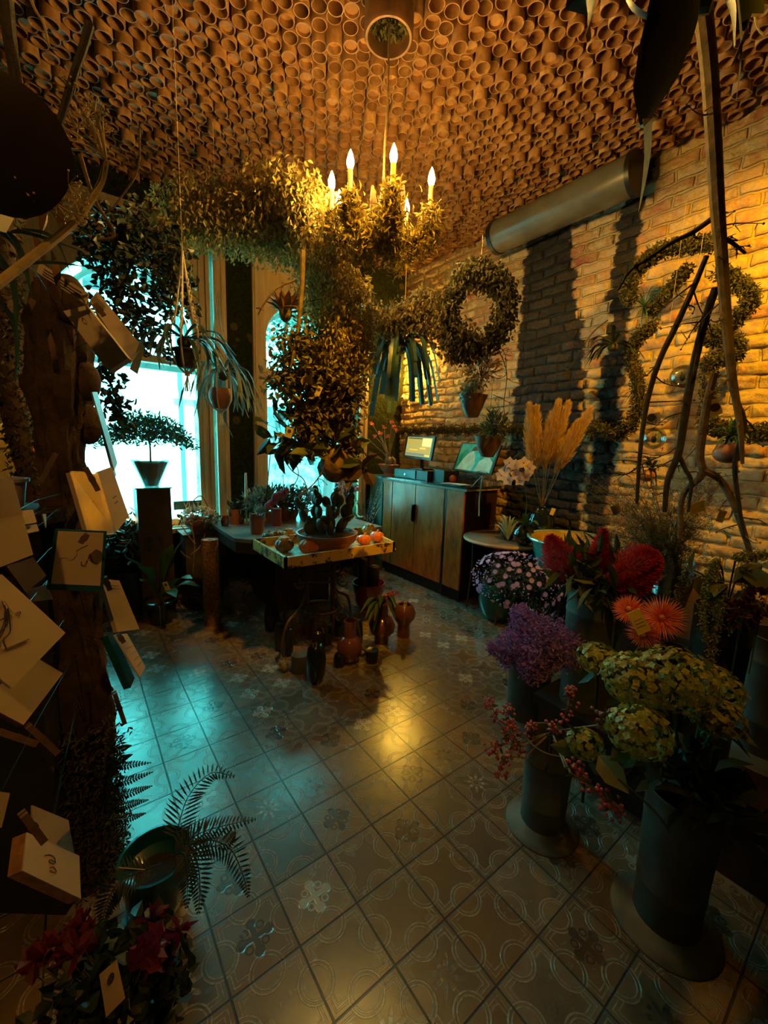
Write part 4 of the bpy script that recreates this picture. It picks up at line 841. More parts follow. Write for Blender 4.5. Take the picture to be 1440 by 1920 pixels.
# topiary-like bush in conical pot on pedestal
ped = thing('plant_pedestal', (.50, 3.80, 0), 'tall dark brown box pedestal standing before the left window', 'pedestal'); ztop = AY(285, 914, 3.72).z
m = MB(); m.box2((.385, 3.70, 0), (.625, 3.93, ztop - .01)); m.build('pedestal_box', mat('dark_brown_laminate', (.045, .026, .016), .5), ped, smooth=False)
m = MB(); m.box2((.375, 3.69, ztop - .01), (.635, 3.94, ztop)); m.build('pedestal_top', mat('aqua_glass_edge', (.15, .45, .45), .2), ped, smooth=False)
pc = Vector((.505, 3.80, ztop)); cp_ = thing('conical_pot', pc, 'inverted-cone pinkish clay pot on the tall pedestal', 'pot')
m = MB(); m.lathe(pc, [(.001, .008), (.045, .008), (.125, .20), (.117, .20), (.11, .19)], 30); m.build('clay_cone', mat('pink_clay', (.80, .36, .25), .5), cp_)
m = MB(); m.lathe(pc, [(.001, 0), (.052, 0), (.140, .215), (.137, .215), (.05, .005)], 30); m.build('glass_sleeve', GLASS, cp_)
bu = thing('umbrella_bush', pc + Vector((0, 0, .2)), 'wide flat-topped shrub growing from the conical pot against the bright window', 'plant')
m = MB(); m.tube(curve([pc + Vector((0, 0, .15)), pc + Vector((.004, 0, .3)), pc + Vector((0, 0, .42))], 8), .007, 8)
for k in range(22): a_ = k * .61; r = .18 + .14 * random.random(); m.tube(curve([pc + Vector((0, 0, .36)), pc + Vector((math.cos(a_) * r * .6, math.sin(a_) * r * .6, .46)), pc + Vector((math.cos(a_) * r * 1.25, math.sin(a_) * r * 1.0, .38))], 6), .0025, 4)
m.build('stem', DTWIG, bu)
n = 2300; P = rdir(n) * np.array([.36, .28, .20]) * RNG.uniform(.5, 1, (n, 1)); P[:, 2] = np.abs(P[:, 2]) * 1. - .09 * (np.hypot(P[:, 0], P[:, 1]) / .3) ** 2 * .9
m = MB(); m.leaves(P + V3(pc) + (0, 0, .40), rdir(n, .2) + P * 2, .038, .015); m.build('foliage', GREEN, bu, kind='stuff')
# fairy bulbs on the sill
for k, px in enumerate(((240, 977), (252, 972), (338, 970))):
    p = AY(*px, 4.02); t_ = thing('fairy_light', p, ('warm glowing festoon bulb on the sill left of the pedestal', 'second glowing bulb touching the first, left of the pedestal', 'warm glowing bulb on the sill right of the pedestal')[k], 'light bulb')
    m = MB(); m.ball(p, .018, 14, 10); m.build('glass_bulb', FAIRY, t_); m = MB(); m.tube([p - Vector((0, 0, .016)), p - Vector((0, 0, .05))], .010, 10); m.build('bulb_socket', BLACK, t_)
m = MB(); m.tube(curve([(.25, 4.03, .68), (.45, 4.0, .672), (.6, 4.02, .68), (.85, 4.0, .675), (1.1, 4.03, .675)], 20), .004, 5); tag(m.build('fairy_light_cable', BLACK), 'black cable of the festoon bulbs along the left window sill', 'cable')
# mirrored lettering on a teal strip low in the left window
p = AY(345, 945, 4.16)
lt = thing('window_lettering_strip', (p.x, 4.15, p.z), 'low teal strip with pale lettering seen from behind in the left window', 'sign')
m = MB(); m.box2((p.x - .09, 4.145, p.z - .05), (p.x + .22, 4.155, p.z + .03)); m.build('strip', mat('teal_strip', (.02, .12, .12), .5), lt, smooth=False)
cu = bpy.data.curves.new('lettering', 'FONT'); cu.body = 'VIAT'; cu.size = .07; cu.extrude = .002; cu.align_x = 'CENTER'; lo = bpy.data.objects.new('lettering', cu); COL.objects.link(lo); lo.parent = lt
lo.location = (.065, -.012, -.03); lo.rotation_euler = (PI / 2, 0, 0); cu.materials.append(PAPER)
# ================================================================ TABLE BY THE WINDOWS
TZ = .72
tb = thing('display_table', (1.55, 3.45, 0), 'stone-topped plant table with chamfered corner on a dark box base before the windows', 'table')
STONE_T = mat('grey_marble', (.22, .23, .22), .3, var=.4, scale=6)
m = MB(); P = [(.96, 3.93), (.96, 3.16), (1.10, 3.0), (2.28, 3.0), (2.28, 3.93)]; m.prism(P[::-1], (0, 0, TZ - .03), (1, 0, 0), (0, 1, 0), (0, 0, 1), .03); m.build('table_top', STONE_T, tb, smooth=False)
m = MB(); P = [(.975, 3.91), (.975, 3.17), (1.11, 3.015), (2.265, 3.015), (2.265, 3.91)]; m.prism(P[::-1], (0, 0, TZ - .12), (1, 0, 0), (0, 1, 0), (0, 0, 1), .09); m.build('apron', mat('dark_oak', (.07, .04, .025), .5, var=.4, scale=8), tb, smooth=False)
m = MB(); m.box2((1.28, 3.12, .05), (1.78, 3.72, TZ - .12)); m.build('box_base', mat('dark_brown_box', (.05, .028, .018), .45), tb, smooth=False)
m = MB(); m.box2((1.16, 3.02, 0), (1.84, 3.80, .05)); m.build('base_plinth', mat('aqua_grey_plinth', (.16, .19, .19), .35), tb, smooth=False)
for (x, y) in ((1.02, 3.85), (2.2, 3.85), (2.2, 3.07)):
    m = MB(); m.box2((x - .03, y - .03, 0), (x + .03, y + .03, TZ - .12)); m.build('leg', bpy.data.materials['dark_oak'], tb, smooth=False)
def on(px, py, z):
    p = AZ(px, py, z)
    if p.y > 3.8 and z > .1: q = AY(px, py, 3.72); p = Vector((min(q.x, 2.2), 3.72, z))
    return p
REDW = mat('red_candle_wax', (.30, .035, .02), .45, var=.2); REDG = glassmat('red_glass', (.75, .08, .03), .3); AMBG = glassmat('amber_glass', (.9, .5, .15), .3)
CLAYR = mat('rust_clay', (.30, .09, .045), .45, var=.3)
def jar(px, py, z, r, h, mt, label, name='glass_jar', contents=None, cat='glass'):
    p = on(px, py, z); t_ = thing(name, p, label, cat); m = MB(); m.lathe(p, [(.001, .002), (r * .8, 0), (r, h * .35), (r * .92, h * .8), (r * .8, h), (r * .76, h), (r * .88, h * .8), (r * .94, h * .35), (r * .7, .006), (.001, .008)], 24); m.build('glass_wall', mt, t_)
    if contents: m = MB(); m.lathe(p, [(.001, .01), (r * .7, .01), (r * .82, h * .35), (r * .8, h * contents), (.001, h * contents)], 20); m.build('wax_filling', CLAYR if mt is not AMBG else mat('amber_wax', (.45, .2, .05), .5), t_)
    return t_
jar(422, 986, TZ, .035, .09, AMBG, 'small amber glass votive at the left corner of the stone table', contents=.6)
jar(450, 982, TZ, .038, .09, AMBG, 'amber glass tumbler behind the votive, with water glare', contents=.4)
for (px, py, r, h, lb) in ((482, 1000, .062, .155, 'rust-red square jar with a succulent standing at the front of the stone table'), (440, 975, .06, .14, 'terracotta pot with a dark-leaved plant at the left of the stone table'), (497, 958, .04, .10, 'small silver-white pot among the plants behind the red candles')):
    p = on(px, py, TZ); t_ = thing('plant_pot', p, lb, 'pot'); m = MB(); m.lathe(p, [(.001, 0), (r * .86, 0), (r, h), (r * .9, h), (r * .88, h - .015)], 24); m.build('pot_body', CLAYR if r > .05 else mat('silver_pot', (.5, .5, .48), .3, .5), t_); soil_disc(p, r * .88, p.z + h - .015, t_)
    if r > .05:
        n = 16 if px > 470 else 26; m = MB(); P = np.tile(V3(p) + (0, 0, h), (n, 1)) + rdir(n) * r * .5; m.leaves(P, rdir(n, .7), .075, .045); m.build('plant_leaves', DKGREEN if px < 470 else GREY, t_)
        m = MB(); m.leaves(P[:5], rdir(5, .9), .07, .03); m.build('pale_leaf', mat('peach_leaf', (.55, .32, .16), .5) if px > 470 else OLIVE, t_)
def candle(px, py, r, h, label):
    p = on(px, py, TZ); t_ = thing('pillar_candle', p, label, 'candle'); m = MB(); m.lathe(p, [(.001, 0), (r, 0), (r, h), (r * .96, h + .002), (r * .8, h - .004), (.001, h - .006)], 26); m.build('wax_body', REDW, t_)
    m = MB(); m.tube([p + Vector((0, 0, h - .006)), p + Vector((.001, 0, h + .008))], .0012, 5); m.build('wick', INK, t_)
candle(518, 985, .047, .155, 'taller dark red pillar candle on the stone table'); candle(532, 975, .045, .15, 'dark red pillar candle directly behind the taller one')
p = on(462, 965, TZ); cs = thing('candlestick', p, 'slender brass candlestick with a white taper candle before the moss wall', 'candlestick')
m = MB(); m.lathe(p, [(.001, 0), (.04, 0), (.038, .008), (.01, .02), (.007, .10), (.012, .12), (.007, .14), (.006, .2), (.014, .215), (.014, .235), (.001, .235)], 20); m.build('stick', mat('brass', (.6, .4, .12), .3, .9), cs)
m = MB(); m.tube([p + Vector((0, 0, .235)), p + Vector((0, 0, .46))], [.0125, .010], 14); m.build('taper_candle', mat('ivory_wax', (.75, .62, .45), .45), cs)
# plants massed on the table
def pot_plant(px, py, z, r, h, n, R_, L, W, mt, label, name='potted_plant', potm=None, up=.6, squash=.8, lift=.0):
    p = on(px, py, z); t_ = thing(name, p, label, 'plant'); m = MB(); m.lathe(p, pot_prof(r * .75, r, h, .006), 22); m.build('pot', potm or TERRAP, t_); c = V3(p) + (0, 0, h + R_ * .7 + lift)
    P = rdir(n) * R_ * RNG.uniform(.3, 1, (n, 1)); P[:, 2] *= squash
    m = MB()
    for q in P[:24]: m.tube(curve([V3(p) + (0, 0, h * .9), c + q * .4 - (0, 0, R_ * .2), c + q], 5), .0018, 4)
    m.build('stems', DTWIG, t_); m = MB(); m.leaves(c + P, P / R_ + rdir(n, up) * .7, L, W); m.build('foliage', mt, t_, kind='stuff'); return t_
pot_plant(478, 950, TZ, .05, .09, 260, .14, .05, .02, GREY, 'silvery fern-like plant around the foot of the brass candlestick')
pot_plant(500, 940, TZ, .05, .09, 300, .16, .055, .018, BLUEG, 'spiky blue-grey plant behind the red candles', up=.9)
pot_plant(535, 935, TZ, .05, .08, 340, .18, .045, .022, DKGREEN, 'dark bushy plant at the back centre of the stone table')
pot_plant(570, 935, TZ, .05, .08, 300, .17, .05, .022, GREY, 'grey bushy plant behind the cactus on the stone table')
pot_plant(515, 925, TZ, .05, .08, 160, .15, .06, .016, OLIVE, 'olive tufted plant on the stone table before the window post', up=1.2, lift=.04)
pot_plant(665, 905, TZ, .05, .1, 190, .13, .04, .02, GREY, 'yellow-green small tree plant right of the planter ball', lift=.28)
pot_plant(548, 955, TZ, .05, .09, 60, .1, .10, .03, BLUEG, 'blue-banded bromeliad in front of the dark bushy plant', up=.5)
swing_tag(bpy.data.objects['potted_plant.006'], AD(571, 961, 3.5), .05, .045, YAWC, .1, .5)
ce = thing('celosia_bloom', AZ(520, 930, TZ + .12), 'dusty pink velvety flower crest lying slantwise behind the candles', 'flower')
m = MB(); c = curve(PD([(503, 948), (515, 936), (528, 928), (538, 922)], 3.55), 12)
for q in c: m.ball(q + RNG.normal(0, .008, 3), .028 + .006 * random.random(), 9, 7)
m.build('flower_crest', mat('dusty_pink', (.42, .09, .15), .8, var=.4, scale=60, bump=1., bscale=90), ce); m = MB(); m.tube(curve([V3(AD(505, 950, 3.55)), V3(AD(500, 960, 3.55)), V3(AZ(498, 972, TZ))], 6), .006, 6); m.build('flower_stem', GREEN, ce)
# pumpkin-like orange planter with flowers on the sill side
p = Vector((AY(375, 982, 3.85).x, 3.86, .66)); op = thing('flower_bowl', p, 'orange bowl crowded with small red and yellow flowers before the left window sill', 'plant')
op.location = p; m = MB(); m.lathe(p, [(.001, 0), (.07, 0), (.13, .07), (.125, .11), (.11, .10)], 26); m.build('bowl', mat('orange_glaze', (.45, .13, .03), .3), op)
FLM = leafmat('red_small_flower', (.55, .10, .05), (.5, .3, .25), .5, .2, (.6, .4, .06)); n = 260; P = rdir(n, .4) * np.array([.15, .15, .08]); m = MB(); m.leaves(V3(p) + (0, 0, .12) + P, rdir(n, .6), .03, .026); m.build('flower_heads', FLM, op, kind='stuff')
n = 120; P = rdir(n, .1) * np.array([.16, .16, .07]); m = MB(); m.leaves(V3(p) + (0, 0, .11) + P, rdir(n, .2), .05, .02); m.build('foliage', OLIVE, op, kind='stuff')
m = MB(); m.tube(curve([V3(p) + (-.05, -.02, .1), V3(p) + (-.06, -.02, .25), V3(p) + (.02, 0, .31), V3(p) + (.08, .02, .2), V3(p) + (.10, .02, .12)], 16), .005, 6); m.build('bowl_handle', TWIG, op)
m = MB(); m.box((p.x, p.y, .33), (.3, .26, .64)); m.box((p.x, p.y, .655), (.34, .3, .01)); tag(m.build('low_cupboard', mat('cupboard_brown', (.05, .03, .018), .6), smooth=False), 'low dark cupboard under the orange flower bowl beside the table', 'cupboard')  # cupboard in one even dark brown
for k, (pts) in enumerate(([(362, 1075), (365, 1020), (360, 985), (370, 960)], [(358, 1040), (375, 1025), (385, 1000)], [(360, 1050), (345, 1040), (338, 1032)], [(366, 1020), (350, 1000), (340, 985)])):
    m = MB(); m.tube(curve(PD(pts, 3.5), 12), [.006, .003], 6); tag(m.build('bare_shrub_stem', TWIG), 'pale bare shrub stem, %s' % ('tallest one before the low cupboard', 'bending right beside the bark roll', 'short one pointing left', 'thin one bending left under the festoon bulb')[k], 'branch')

# bark roll, rubber plant, nest
p = AZ(399, 1170, 0); rl = thing('bark_roll', p, 'rust-brown rolled bark tube standing upright on the blue-lit tiles', 'roll')
hR = .80; Rr = .062
for i_ in range(1): pass
def h_at(px, py, b): # height of pixel above base point b
    d = ray(px, py); t = (b.x * d.x + b.y * d.y) / (d.x ** 2 + d.y ** 2); return CAM_H + d.z * t
hR = h_at(393, 1011, p); m = MB(); m.lathe(p, [(Rr, 0), (Rr, hR), (Rr * .82, hR), (Rr * .82, .01)], 26, wob=lambda a, z: 1 + .03 * np.sin(a * 3 + z * 7)); m.build('bark_tube', mat('rust_bark', (.30, .13, .045), .85, var=.6, scale=50, bump=1., bscale=70), rl)
m = MB(); m.lathe((p.x, p.y, 0), [(Rr * .8, hR - .004), (.02, hR - .004), (.02, hR - .02), (.001, hR - .02)], 20); m.build('roll_end', mat('pale_bark_end', (.45, .30, .2), .8), rl)
p = AZ(303, 1165, 0); rp = thing('rubber_plant', p, 'rubber plant with large dark glossy leaves in a black glazed pot at the pedestal foot', 'plant')
m = MB(); m.lathe(p, [(.001, 0), (.085, 0), (.105, .15), (.125, .155), (.13, .19), (.118, .195), (.11, .17)], 30); m.build('pot', mat('black_green_glaze', (.012, .018, .014), .12, coat=.4), rp); soil_disc(p, .11, .172, rp); swing_tag(rp, AD(312, 1099, 3.35), .04, .07, YAWC, .1, -.3)
top = V3(p) + (0, 0, .17)
for (tip, w, D_) in (((235, 1045), .10, 3.5), ((262, 1062), .09, 3.3), ((325, 1020), .09, 3.7), ((345, 1010), .07, 3.6), ((360, 1085), .10, 3.3), ((375, 1100), .09, 3.5), ((300, 1030), .10, 3.6), ((330, 1120), .08, 3.2), ((265, 1090), .08, 3.2)):
    e = V3(AD(*tip, D_)); md = top * .45 + e * .55 + (0, 0, .07); m = MB(); m.strap(curve([top, md, e], 10), (.004, .012, w, w * 1.05, .01), .16); m.build('leaf', GREEN, rp)
bp = thing('floor_plant', AZ(270, 1150, 0) + Vector((-.05, .1, 0)), 'black nursery tub with dark foliage between the trunk and the pedestal', 'plant'); q = bp.location; m = MB(); m.lathe(q, pot_prof(.12, .16, .38), 26); m.build('tub', BLACK, bp)
n = 420; P = V3(q) + (0, 0, .6) + rdir(n) * .28 * RNG.uniform(.3, 1, (n, 1)); m = MB(); m.leaves(P, rdir(n, .2), .10, .03); m.build('foliage', DKGREEN, bp, kind='stuff')
p = AZ(400, 1140, 0); ne = thing('twig_wreath', p + Vector((.1, .12, .0)), 'silvery wreath of wild twigs lying on the floor behind the bark roll', 'wreath'); q = V3(ne.location); m = MB()
for k in range(150):
    a_ = RNG.uniform(0, 2 * PI); r = .19 + RNG.normal(0, .035); s_ = RNG.uniform(.5, 1.4); zz = .07 + RNG.normal(0, .03)
    m.tube([q + (math.cos(a_ + u * s_) * r * (1 + .2 * math.sin(u * 9 + k)), math.sin(a_ + u * s_) * r, max(.01, zz + .05 * math.sin(u * 7 + k))) for u in np.linspace(0, 1, 7)], .0028, 4)
m.build('wound_twigs', mat('silver_twig', (.22, .2, .18), .6, var=.5), ne, kind='stuff')
# ================================================================ TRAY STAND
tr = thing('weathered_tray', (1.47, 2.62, .70), 'rectangular tray with flaking yellow paint carrying gourds and the cactus bowl', 'tray')
t = NT('flaking_yellow_paint'); nz = t.noise(16, 6, .75); nz2 = t.noise(5, 4, .6); t.col(t.mix(t.step(t.m_('ADD', nz, t.m_('MULTIPLY', nz2, .3)), .685, .70), (.72, .42, .07), (.07, .035, .02))); t.set(.5); t.bump(nz, .4, .004); FLK = t.m
x0, x1, yA, yB, z0, z1 = 1.02, 1.90, 2.34, 2.93, .685, .755
m = MB(); m.box2((x0 + .02, yA + .02, z0), (x1 + .03, yB - .02, z0 + .012)); m.build('tray_base', FLK, tr, smooth=False)
for a_, b_, c_, d_ in (((x0, yA), (x1, yA + .018), 0, 0), ((x0, yB - .018), (x1 + .12, yB), 0, 0), ((x0, yA), (x0 + .018, yB), 0, 0)):
    m = MB(); m.box2((*a_, z0 - .005), (*b_, z1)); m.build('tray_rim', FLK, tr, smooth=False)
m = MB(); m.prism([(x1 - .018, yA), (x1, yA), (x1 + .12, yB), (x1 + .10, yB)], (0, 0, z0 - .005), (1, 0, 0), (0, 1, 0), (0, 0, 1), z1 - z0 + .005); m.build('tray_rim', FLK, tr, smooth=False)
st = thing('iron_scroll_stand', (1.40, 2.58, 0), 'rusty wrought-iron plant stand with scrolled legs under the yellow tray', 'plant stand'); S = np.array([1.40, 2.58, 0.])
def spiral(c, ex, ez, r, turns, n=34, dr=.8, s=1): return [c + ex * (r * (1 - dr * u) * math.cos(turns * 2 * PI * u * s)) + ez * (r * (1 - dr * u) * math.sin(turns * 2 * PI * u * s)) for u in np.linspace(0, 1, n)]
for a_ in (.35, PI / 2 + .35, PI + .35, 3 * PI / 2 + .35):
    d = np.array([math.cos(a_), math.sin(a_), 0]); up_ = np.array([0, 0, 1.])
    m = MB(); m.tube([S + d * .13 + up_ * .10, S + d * .13 + up_ * .685], .011, 8); m.build('upright', IRON, st)
    m = MB(); leg = curve([S + d * .13 + up_ * .46, S + d * .2 + up_ * .33, S + d * .33 + up_ * .25, S + d * .38 + up_ * .10, S + d * .36 + up_ * .015, S + d * .41 + up_ * .012, S + d * .43 + up_ * .045, S + d * .40 + up_ * .06], 34); m.tube(leg, .010, 8); m.build('leg', IRON, st)
    m = MB(); m.tube(spiral(S + d * .20 + up_ * .52, d, up_, .055, 1.4, s=-1), .008, 8); m.build('scroll', IRON, st); m = MB(); m.tube(spiral(S + d * .19 + up_ * .23, d, up_, .045, 1.4), .008, 8); m.build('scroll', IRON, st)
for z in (.50, .26):
    m = MB(); m.tube([S + (math.cos(k) * .135, math.sin(k) * .135, z) for k in np.linspace(0, 2 * PI, 30)[:-1]], .010, 7, closed=True); m.build('ring', IRON, st)
m = MB(); m.tube([S + (-.3, 0, .67), S + (.3, 0, .67)], .011, 6); m.tube([S + (0, -.22, .67), S + (0, .28, .67)], .011, 6); m.build('top_bars', IRON, st)
# bowl with cactus
p = Vector((1.475, 2.62, z0 + .012)); cb_ = thing('cactus_bowl', p, 'wide shallow terracotta bowl holding the prickly-pear cactus on the yellow tray', 'pot')
m = MB(); m.lathe(p, [(.001, 0), (.11, 0), (.16, .015), (.215, .07), (.228, .125), (.215, .125), (.205, .105)], 44); m.build('bowl_body', TERRAP, cb_); soil_disc(p, .206, p.z + .108, cb_)
ca = thing('prickly_pear_cactus', p + Vector((0, 0, .105)), 'many-padded prickly pear cactus growing from the terracotta bowl', 'plant')
CACT = mat('cactus_skin', (.07, .08, .025), .45, var=.45, scale=14, bump=.3, bscale=50); rg = np.random.default_rng(5)
def pad(c, d, L, W, yaw):
    R_ = frame_to(d, (math.cos(yaw), math.sin(yaw), 0)); m = MB(); m.ball(V3(c) + np.array(d) * L / 2, (.012 + W * .12, W / 2, L / 2), 14, 10, R_); o = m.build('cactus_pad', CACT, ca); m = MB()
    for k in range(12): q = rg.normal(0, 1, 3); q /= np.linalg.norm(q); s0 = V3(c) + np.array(d) * L / 2 + R_ @ (q * np.array([.012 + W * .12, W / 2, L / 2])); m.tube([s0, s0 + (R_ @ q) * .01], .0009, 3)
    m.build('spines', STRAW, o, kind='stuff')
    return V3(c) + np.array(d) * L * .93
base = V3(p) + (0, 0, .105)
for (ox, oy, hgt, lean) in ((-.03, .0, 3, -.25), (.03, .03, 3, .12), (-.10, .04, 3, -.45), (.09, .0, 3, .35), (.0, -.05, 2, -.05), (.06, .08, 3, .3), (-.05, .08, 3, -.1), (.13, .05, 2, .6)):
    c = base + (ox, oy, -.01); d = np.array([lean * .8, -lean * .6, 1.]); d /= np.linalg.norm(d)
    for k in range(hgt):
        L = rg.uniform(.11, .15) * (1 - .12 * k); e = pad(c, d, L, L * rg.uniform(.62, .8), rg.uniform(0, PI))
        if rg.random() < .6: s_ = d + rg.normal(0, .5, 3); s_[2] = abs(s_[2]) + .2; s_ /= np.linalg.norm(s_); pad(c + d * L * .8, s_, L * .7, L * .5, rg.uniform(0, PI))
        c = e; d = d + rg.normal(0, .22, 3); d[2] = abs(d[2]) + .35; d /= np.linalg.norm(d)
# pink flowers behind cactus
pf = leafy('pink_orchid_spray', (650, 915), 3.35, 44, .11, .045, .035, leafmat('pink_petals', (.62, .12, .16), (.7, .28, .25), .5, .3), 'spray of small pink blossoms just behind the cactus pads', 'flower', up=0)
# gourds
GM = {k: mat(k, c, .35, var=v, scale=s, c2=c2, coat=.2) for k, c, c2, v, s in (('orange_red_rind', (.72, .11, .02), (.62, .22, .03), .3, 9), ('striped_green_rind', (.06, .09, .05), (.40, .13, .04), .5, 22), ('yellow_orange_rind', (.80, .38, .03), (.6, .14, .02), .4, 14), ('blue_green_rind', (.07, .12, .11), (.14, .13, .08), .5, 18))}
def gourd(px, py, r, mt, label, ribs=9, turban=False, squash=.75, z=.697):
    p = AZ(px, py, z + r * squash); c = V3(p); t_ = thing('pumpkin', (p.x, p.y, z), label, 'pumpkin'); n = 40; prof = [(max(.02, math.sin(t)) * r * (1 if t > .5 else .9), -math.cos(t) * r * squash + (r * .16 * (math.exp(-((t - PI) / .35) ** 2)) * -1)) for t in np.linspace(0.05, PI - .02, 16)]
    m = MB(); m.lathe(c, prof, n, wob=lambda a, zz: 1 - .07 * np.abs(np.cos(a * ribs / 2)) ** 6 * 2 ); m.build('pumpkin_rind', GM[mt], t_)
    if turban:
        m = MB()
        for k in range(5): q = c + (math.cos(k * 1.256) * r * .33, math.sin(k * 1.256) * r * .33, r * squash * .78); m.ball(q, r * .3, 12, 8)
        m.build('turban_knobs', GM['yellow_orange_rind'], t_)
    else:
        m = MB(); m.tube([c + (0, 0, r * squash * .72), c + (.004, 0, r * squash * 1.0), c + (.014, .004, r * squash * 1.15)], [.011, .008, .010], 8); m.build('pumpkin_stem', STRAW, t_)
gourd(580, 1024, .075, 'orange_red_rind', 'smooth orange-red pumpkin at the front edge of the yellow tray'); gourd(533, 1022, .068, 'striped_green_rind', 'turban squash with yellow knobs, front left on the tray', turban=True)
gourd(503, 1006, .052, 'blue_green_rind', 'blue-green squash at the far left corner of the tray'); gourd(518, 1003, .056, 'striped_green_rind', 'grey and orange striped squash, second from the tray left corner')
gourd(541, 1003, .060, 'yellow_orange_rind', 'yellow-topped turban squash behind the front ones on the left', turban=True)
gourd(692, 994, .064, 'yellow_orange_rind', 'yellow and green squash at the back right of the tray', turban=True); gourd(683, 1012, .058, 'orange_red_rind', 'bright orange pumpkin right of the terracotta bowl'); gourd(707, 1006, .060, 'orange_red_rind', 'red-orange pumpkin nearest the tray right corner')
# vases on the floor around the stand
def vase(px, py, prof, mt, label, name='vase', tagp=None, leaves=None, n=32):
    p = AZ(px, py, 0); t_ = thing(name, p, label, 'vase'); m = MB(); m.lathe(p, prof, n); m.build('vase_body', mt, t_); return t_, p
R = .085
BV = [(.001, 0), (.05, 0), (.075, .03), (.088, .09), (.075, .15), (.045, .18), (.042, .29), (.036, .29), (.038, .18), (.001, .17)]
vase(655, 1238, BV, BRONZEG, 'glossy brown bottle vase with tall neck, front left of the three brown vases')
BV2 = [(.001, 0), (.052, 0), (.055, .05), (.092, .09), (.098, .14), (.075, .19), (.042, .21), (.042, .30), (.036, .30), (.034, .21), (.001, .2)]
v2, p = vase(715, 1203, BV2, BRONZEG, 'glossy brown stemmed vase under the yellow-green bromeliad, middle of the three')
br_ = thing('bromeliad', p + Vector((0, 0, .3)), 'yellow-green bromeliad with red flower spike lying over the middle brown vase', 'plant')
for (tip, w) in (((690, 1172), .05), ((702, 1165), .05), ((685, 1160), .045), ((735, 1150), .05), ((742, 1165), .05), ((712, 1140), .045), ((700, 1185), .04), ((675, 1150), .04), ((745, 1140), .04)):
    e = V3(AD(*tip, 2.65)); s0 = V3(p) + (0, 0, .30); m = MB(); m.strap(curve([s0, s0 * .5 + e * .5 + (0, 0, .07), e], 9), (w * .7, w, w * .8, .004), .25); m.build('leaf', OLIVE if w > .045 else GREEN, br_)
m = MB(); c = curve(PD([(715, 1125), (728, 1116), (743, 1112)], 2.8), 12)
for k, q in enumerate(c): m.leaves(np.tile(q, (5, 1)), rdir(5) , .028, .012)
m.build('flower_spike', mat('red_spike', (.5, .05, .03), .5), br_)
BV3 = [(.001, 0), (.05, 0), (.048, .09), (.06, .12), (.088, .16), (.088, .20), (.065, .25), (.05, .262), (.045, .255), (.06, .24), (.001, .13)]
v3, p = vase(756, 1192, BV3, BRONZEG, 'glossy brown footed vase with open mouth and price tag, right of the three'); swing_tag(v3, V3(p) + (-.03, -.04, .28), .024, .055, YAWC, .1, .05)
vase(592, 1280, [(.001, 0), (.035, .004), (.058, .07), (.062, .16), (.05, .23), (.035, .25), (.03, .245), (.001, .2)], mat('dark_olive_glaze', (.012, .016, .006), .2, coat=.3), 'tall dark olive vase standing foremost in front of the iron stand')
vase(697, 1240, [(.001, 0), (.04, 0), (.045, .085), (.036, .085), (.001, .07)], mat('dark_moss_glaze', (.02, .022, .012), .3), 'small dark round pot between the two front brown vases')
vase(562, 1258, [(.001, 0), (.05, 0), (.056, .06), (.054, .12), (.045, .12), (.001, .1)], mat('grey_stoneware', (.09, .085, .075), .45, bump=.4), 'grey stoneware pot at the front left of the iron stand')
for k, (px, py, r, h, lb) in enumerate(((524, 1218, .038, .20, 'tall black candle-shaped vase, leftmost by the stand'), (541, 1228, .034, .19, 'slim black vase second from the left by the stand'), (596, 1235, .045, .19, 'dark glass bottle vase under the ring of the stand'), (612, 1205, .07, .10, 'low dark bowl under the lower ring of the stand'), (636, 1248, .04, .09, 'squat black pot touching the left brown vase'), (510, 1180, .06, .22, 'black cylinder vase in the shade of the table base'), (640, 1190, .06, .16, 'dark round jar behind the left brown vase'), (668, 1205, .05, .18, 'dark vase between the brown vases further back'))):
    vase(px, py, [(.001, 0), (r * .9, 0), (r, h * .4), (r * .85, h * .85), (r * .6, h), (r * .5, h), (.001, h * .9)] if k != 3 else [(.001, 0), (r * .6, 0), (r, h), (r * .9, h), (.001, h * .3)], mat('black_vase_glaze', (.014, .014, .014), .2, coat=.3) if k == 0 else bpy.data.materials['black_vase_glaze'], lb)
p = AZ(532, 1258, 0); sh_ = thing('sea_shell', p, 'pale spiky shell-like ornament on the tiles left of the grey pot', 'shell'); m = MB(); m.ball(V3(p) + (0, 0, .035), (.03, .04, .035), 14, 10)
for q in rdir(14, .2): m.tube([V3(p) + (0, 0, .035) + q * .03, V3(p) + (0, 0, .035) + q * .055], [.010, .002], 6)
m.build('shell_body', mat('pale_shell', (.30, .22, .17), .6, var=.5, scale=30), sh_)
p = AZ(690, 1138, 0); rb = thing('red_flowerpot', p, 'large wine-red glazed pot with white inside behind the brown vases', 'pot')
m = MB(); m.lathe(p, [(.001, 0), (.09, 0), (.13, .08), (.125, .12), (.145, .17), (.15, .24), (.14, .24), (.13, .16), (.001, .1)], 34); m.build('pot_body', mat('wine_red_glaze', (.13, .012, .016), .12, coat=.5), rb)
p0_ = V3(p)
for (dx, dy, r, h, lb) in ((-.05, .02, .042, .46, 'taller dark metal tube standing in the wine-red pot'), (.045, -.01, .052, .38, 'shorter wider dark tube with a holed lid in the wine-red pot')):
    q = p0_ + (dx, dy, .11); t_ = thing('candle_tube', q, lb, 'candle'); m = MB(); m.lathe(q, [(.001, 0), (r, 0), (r, h - .11), (r * .9, h - .105), (r * .3, h - .108), (.001, h - .12)], 24); m.build('tube_body', mat('dark_bronze', (.06, .045, .03), .4, .5), t_)
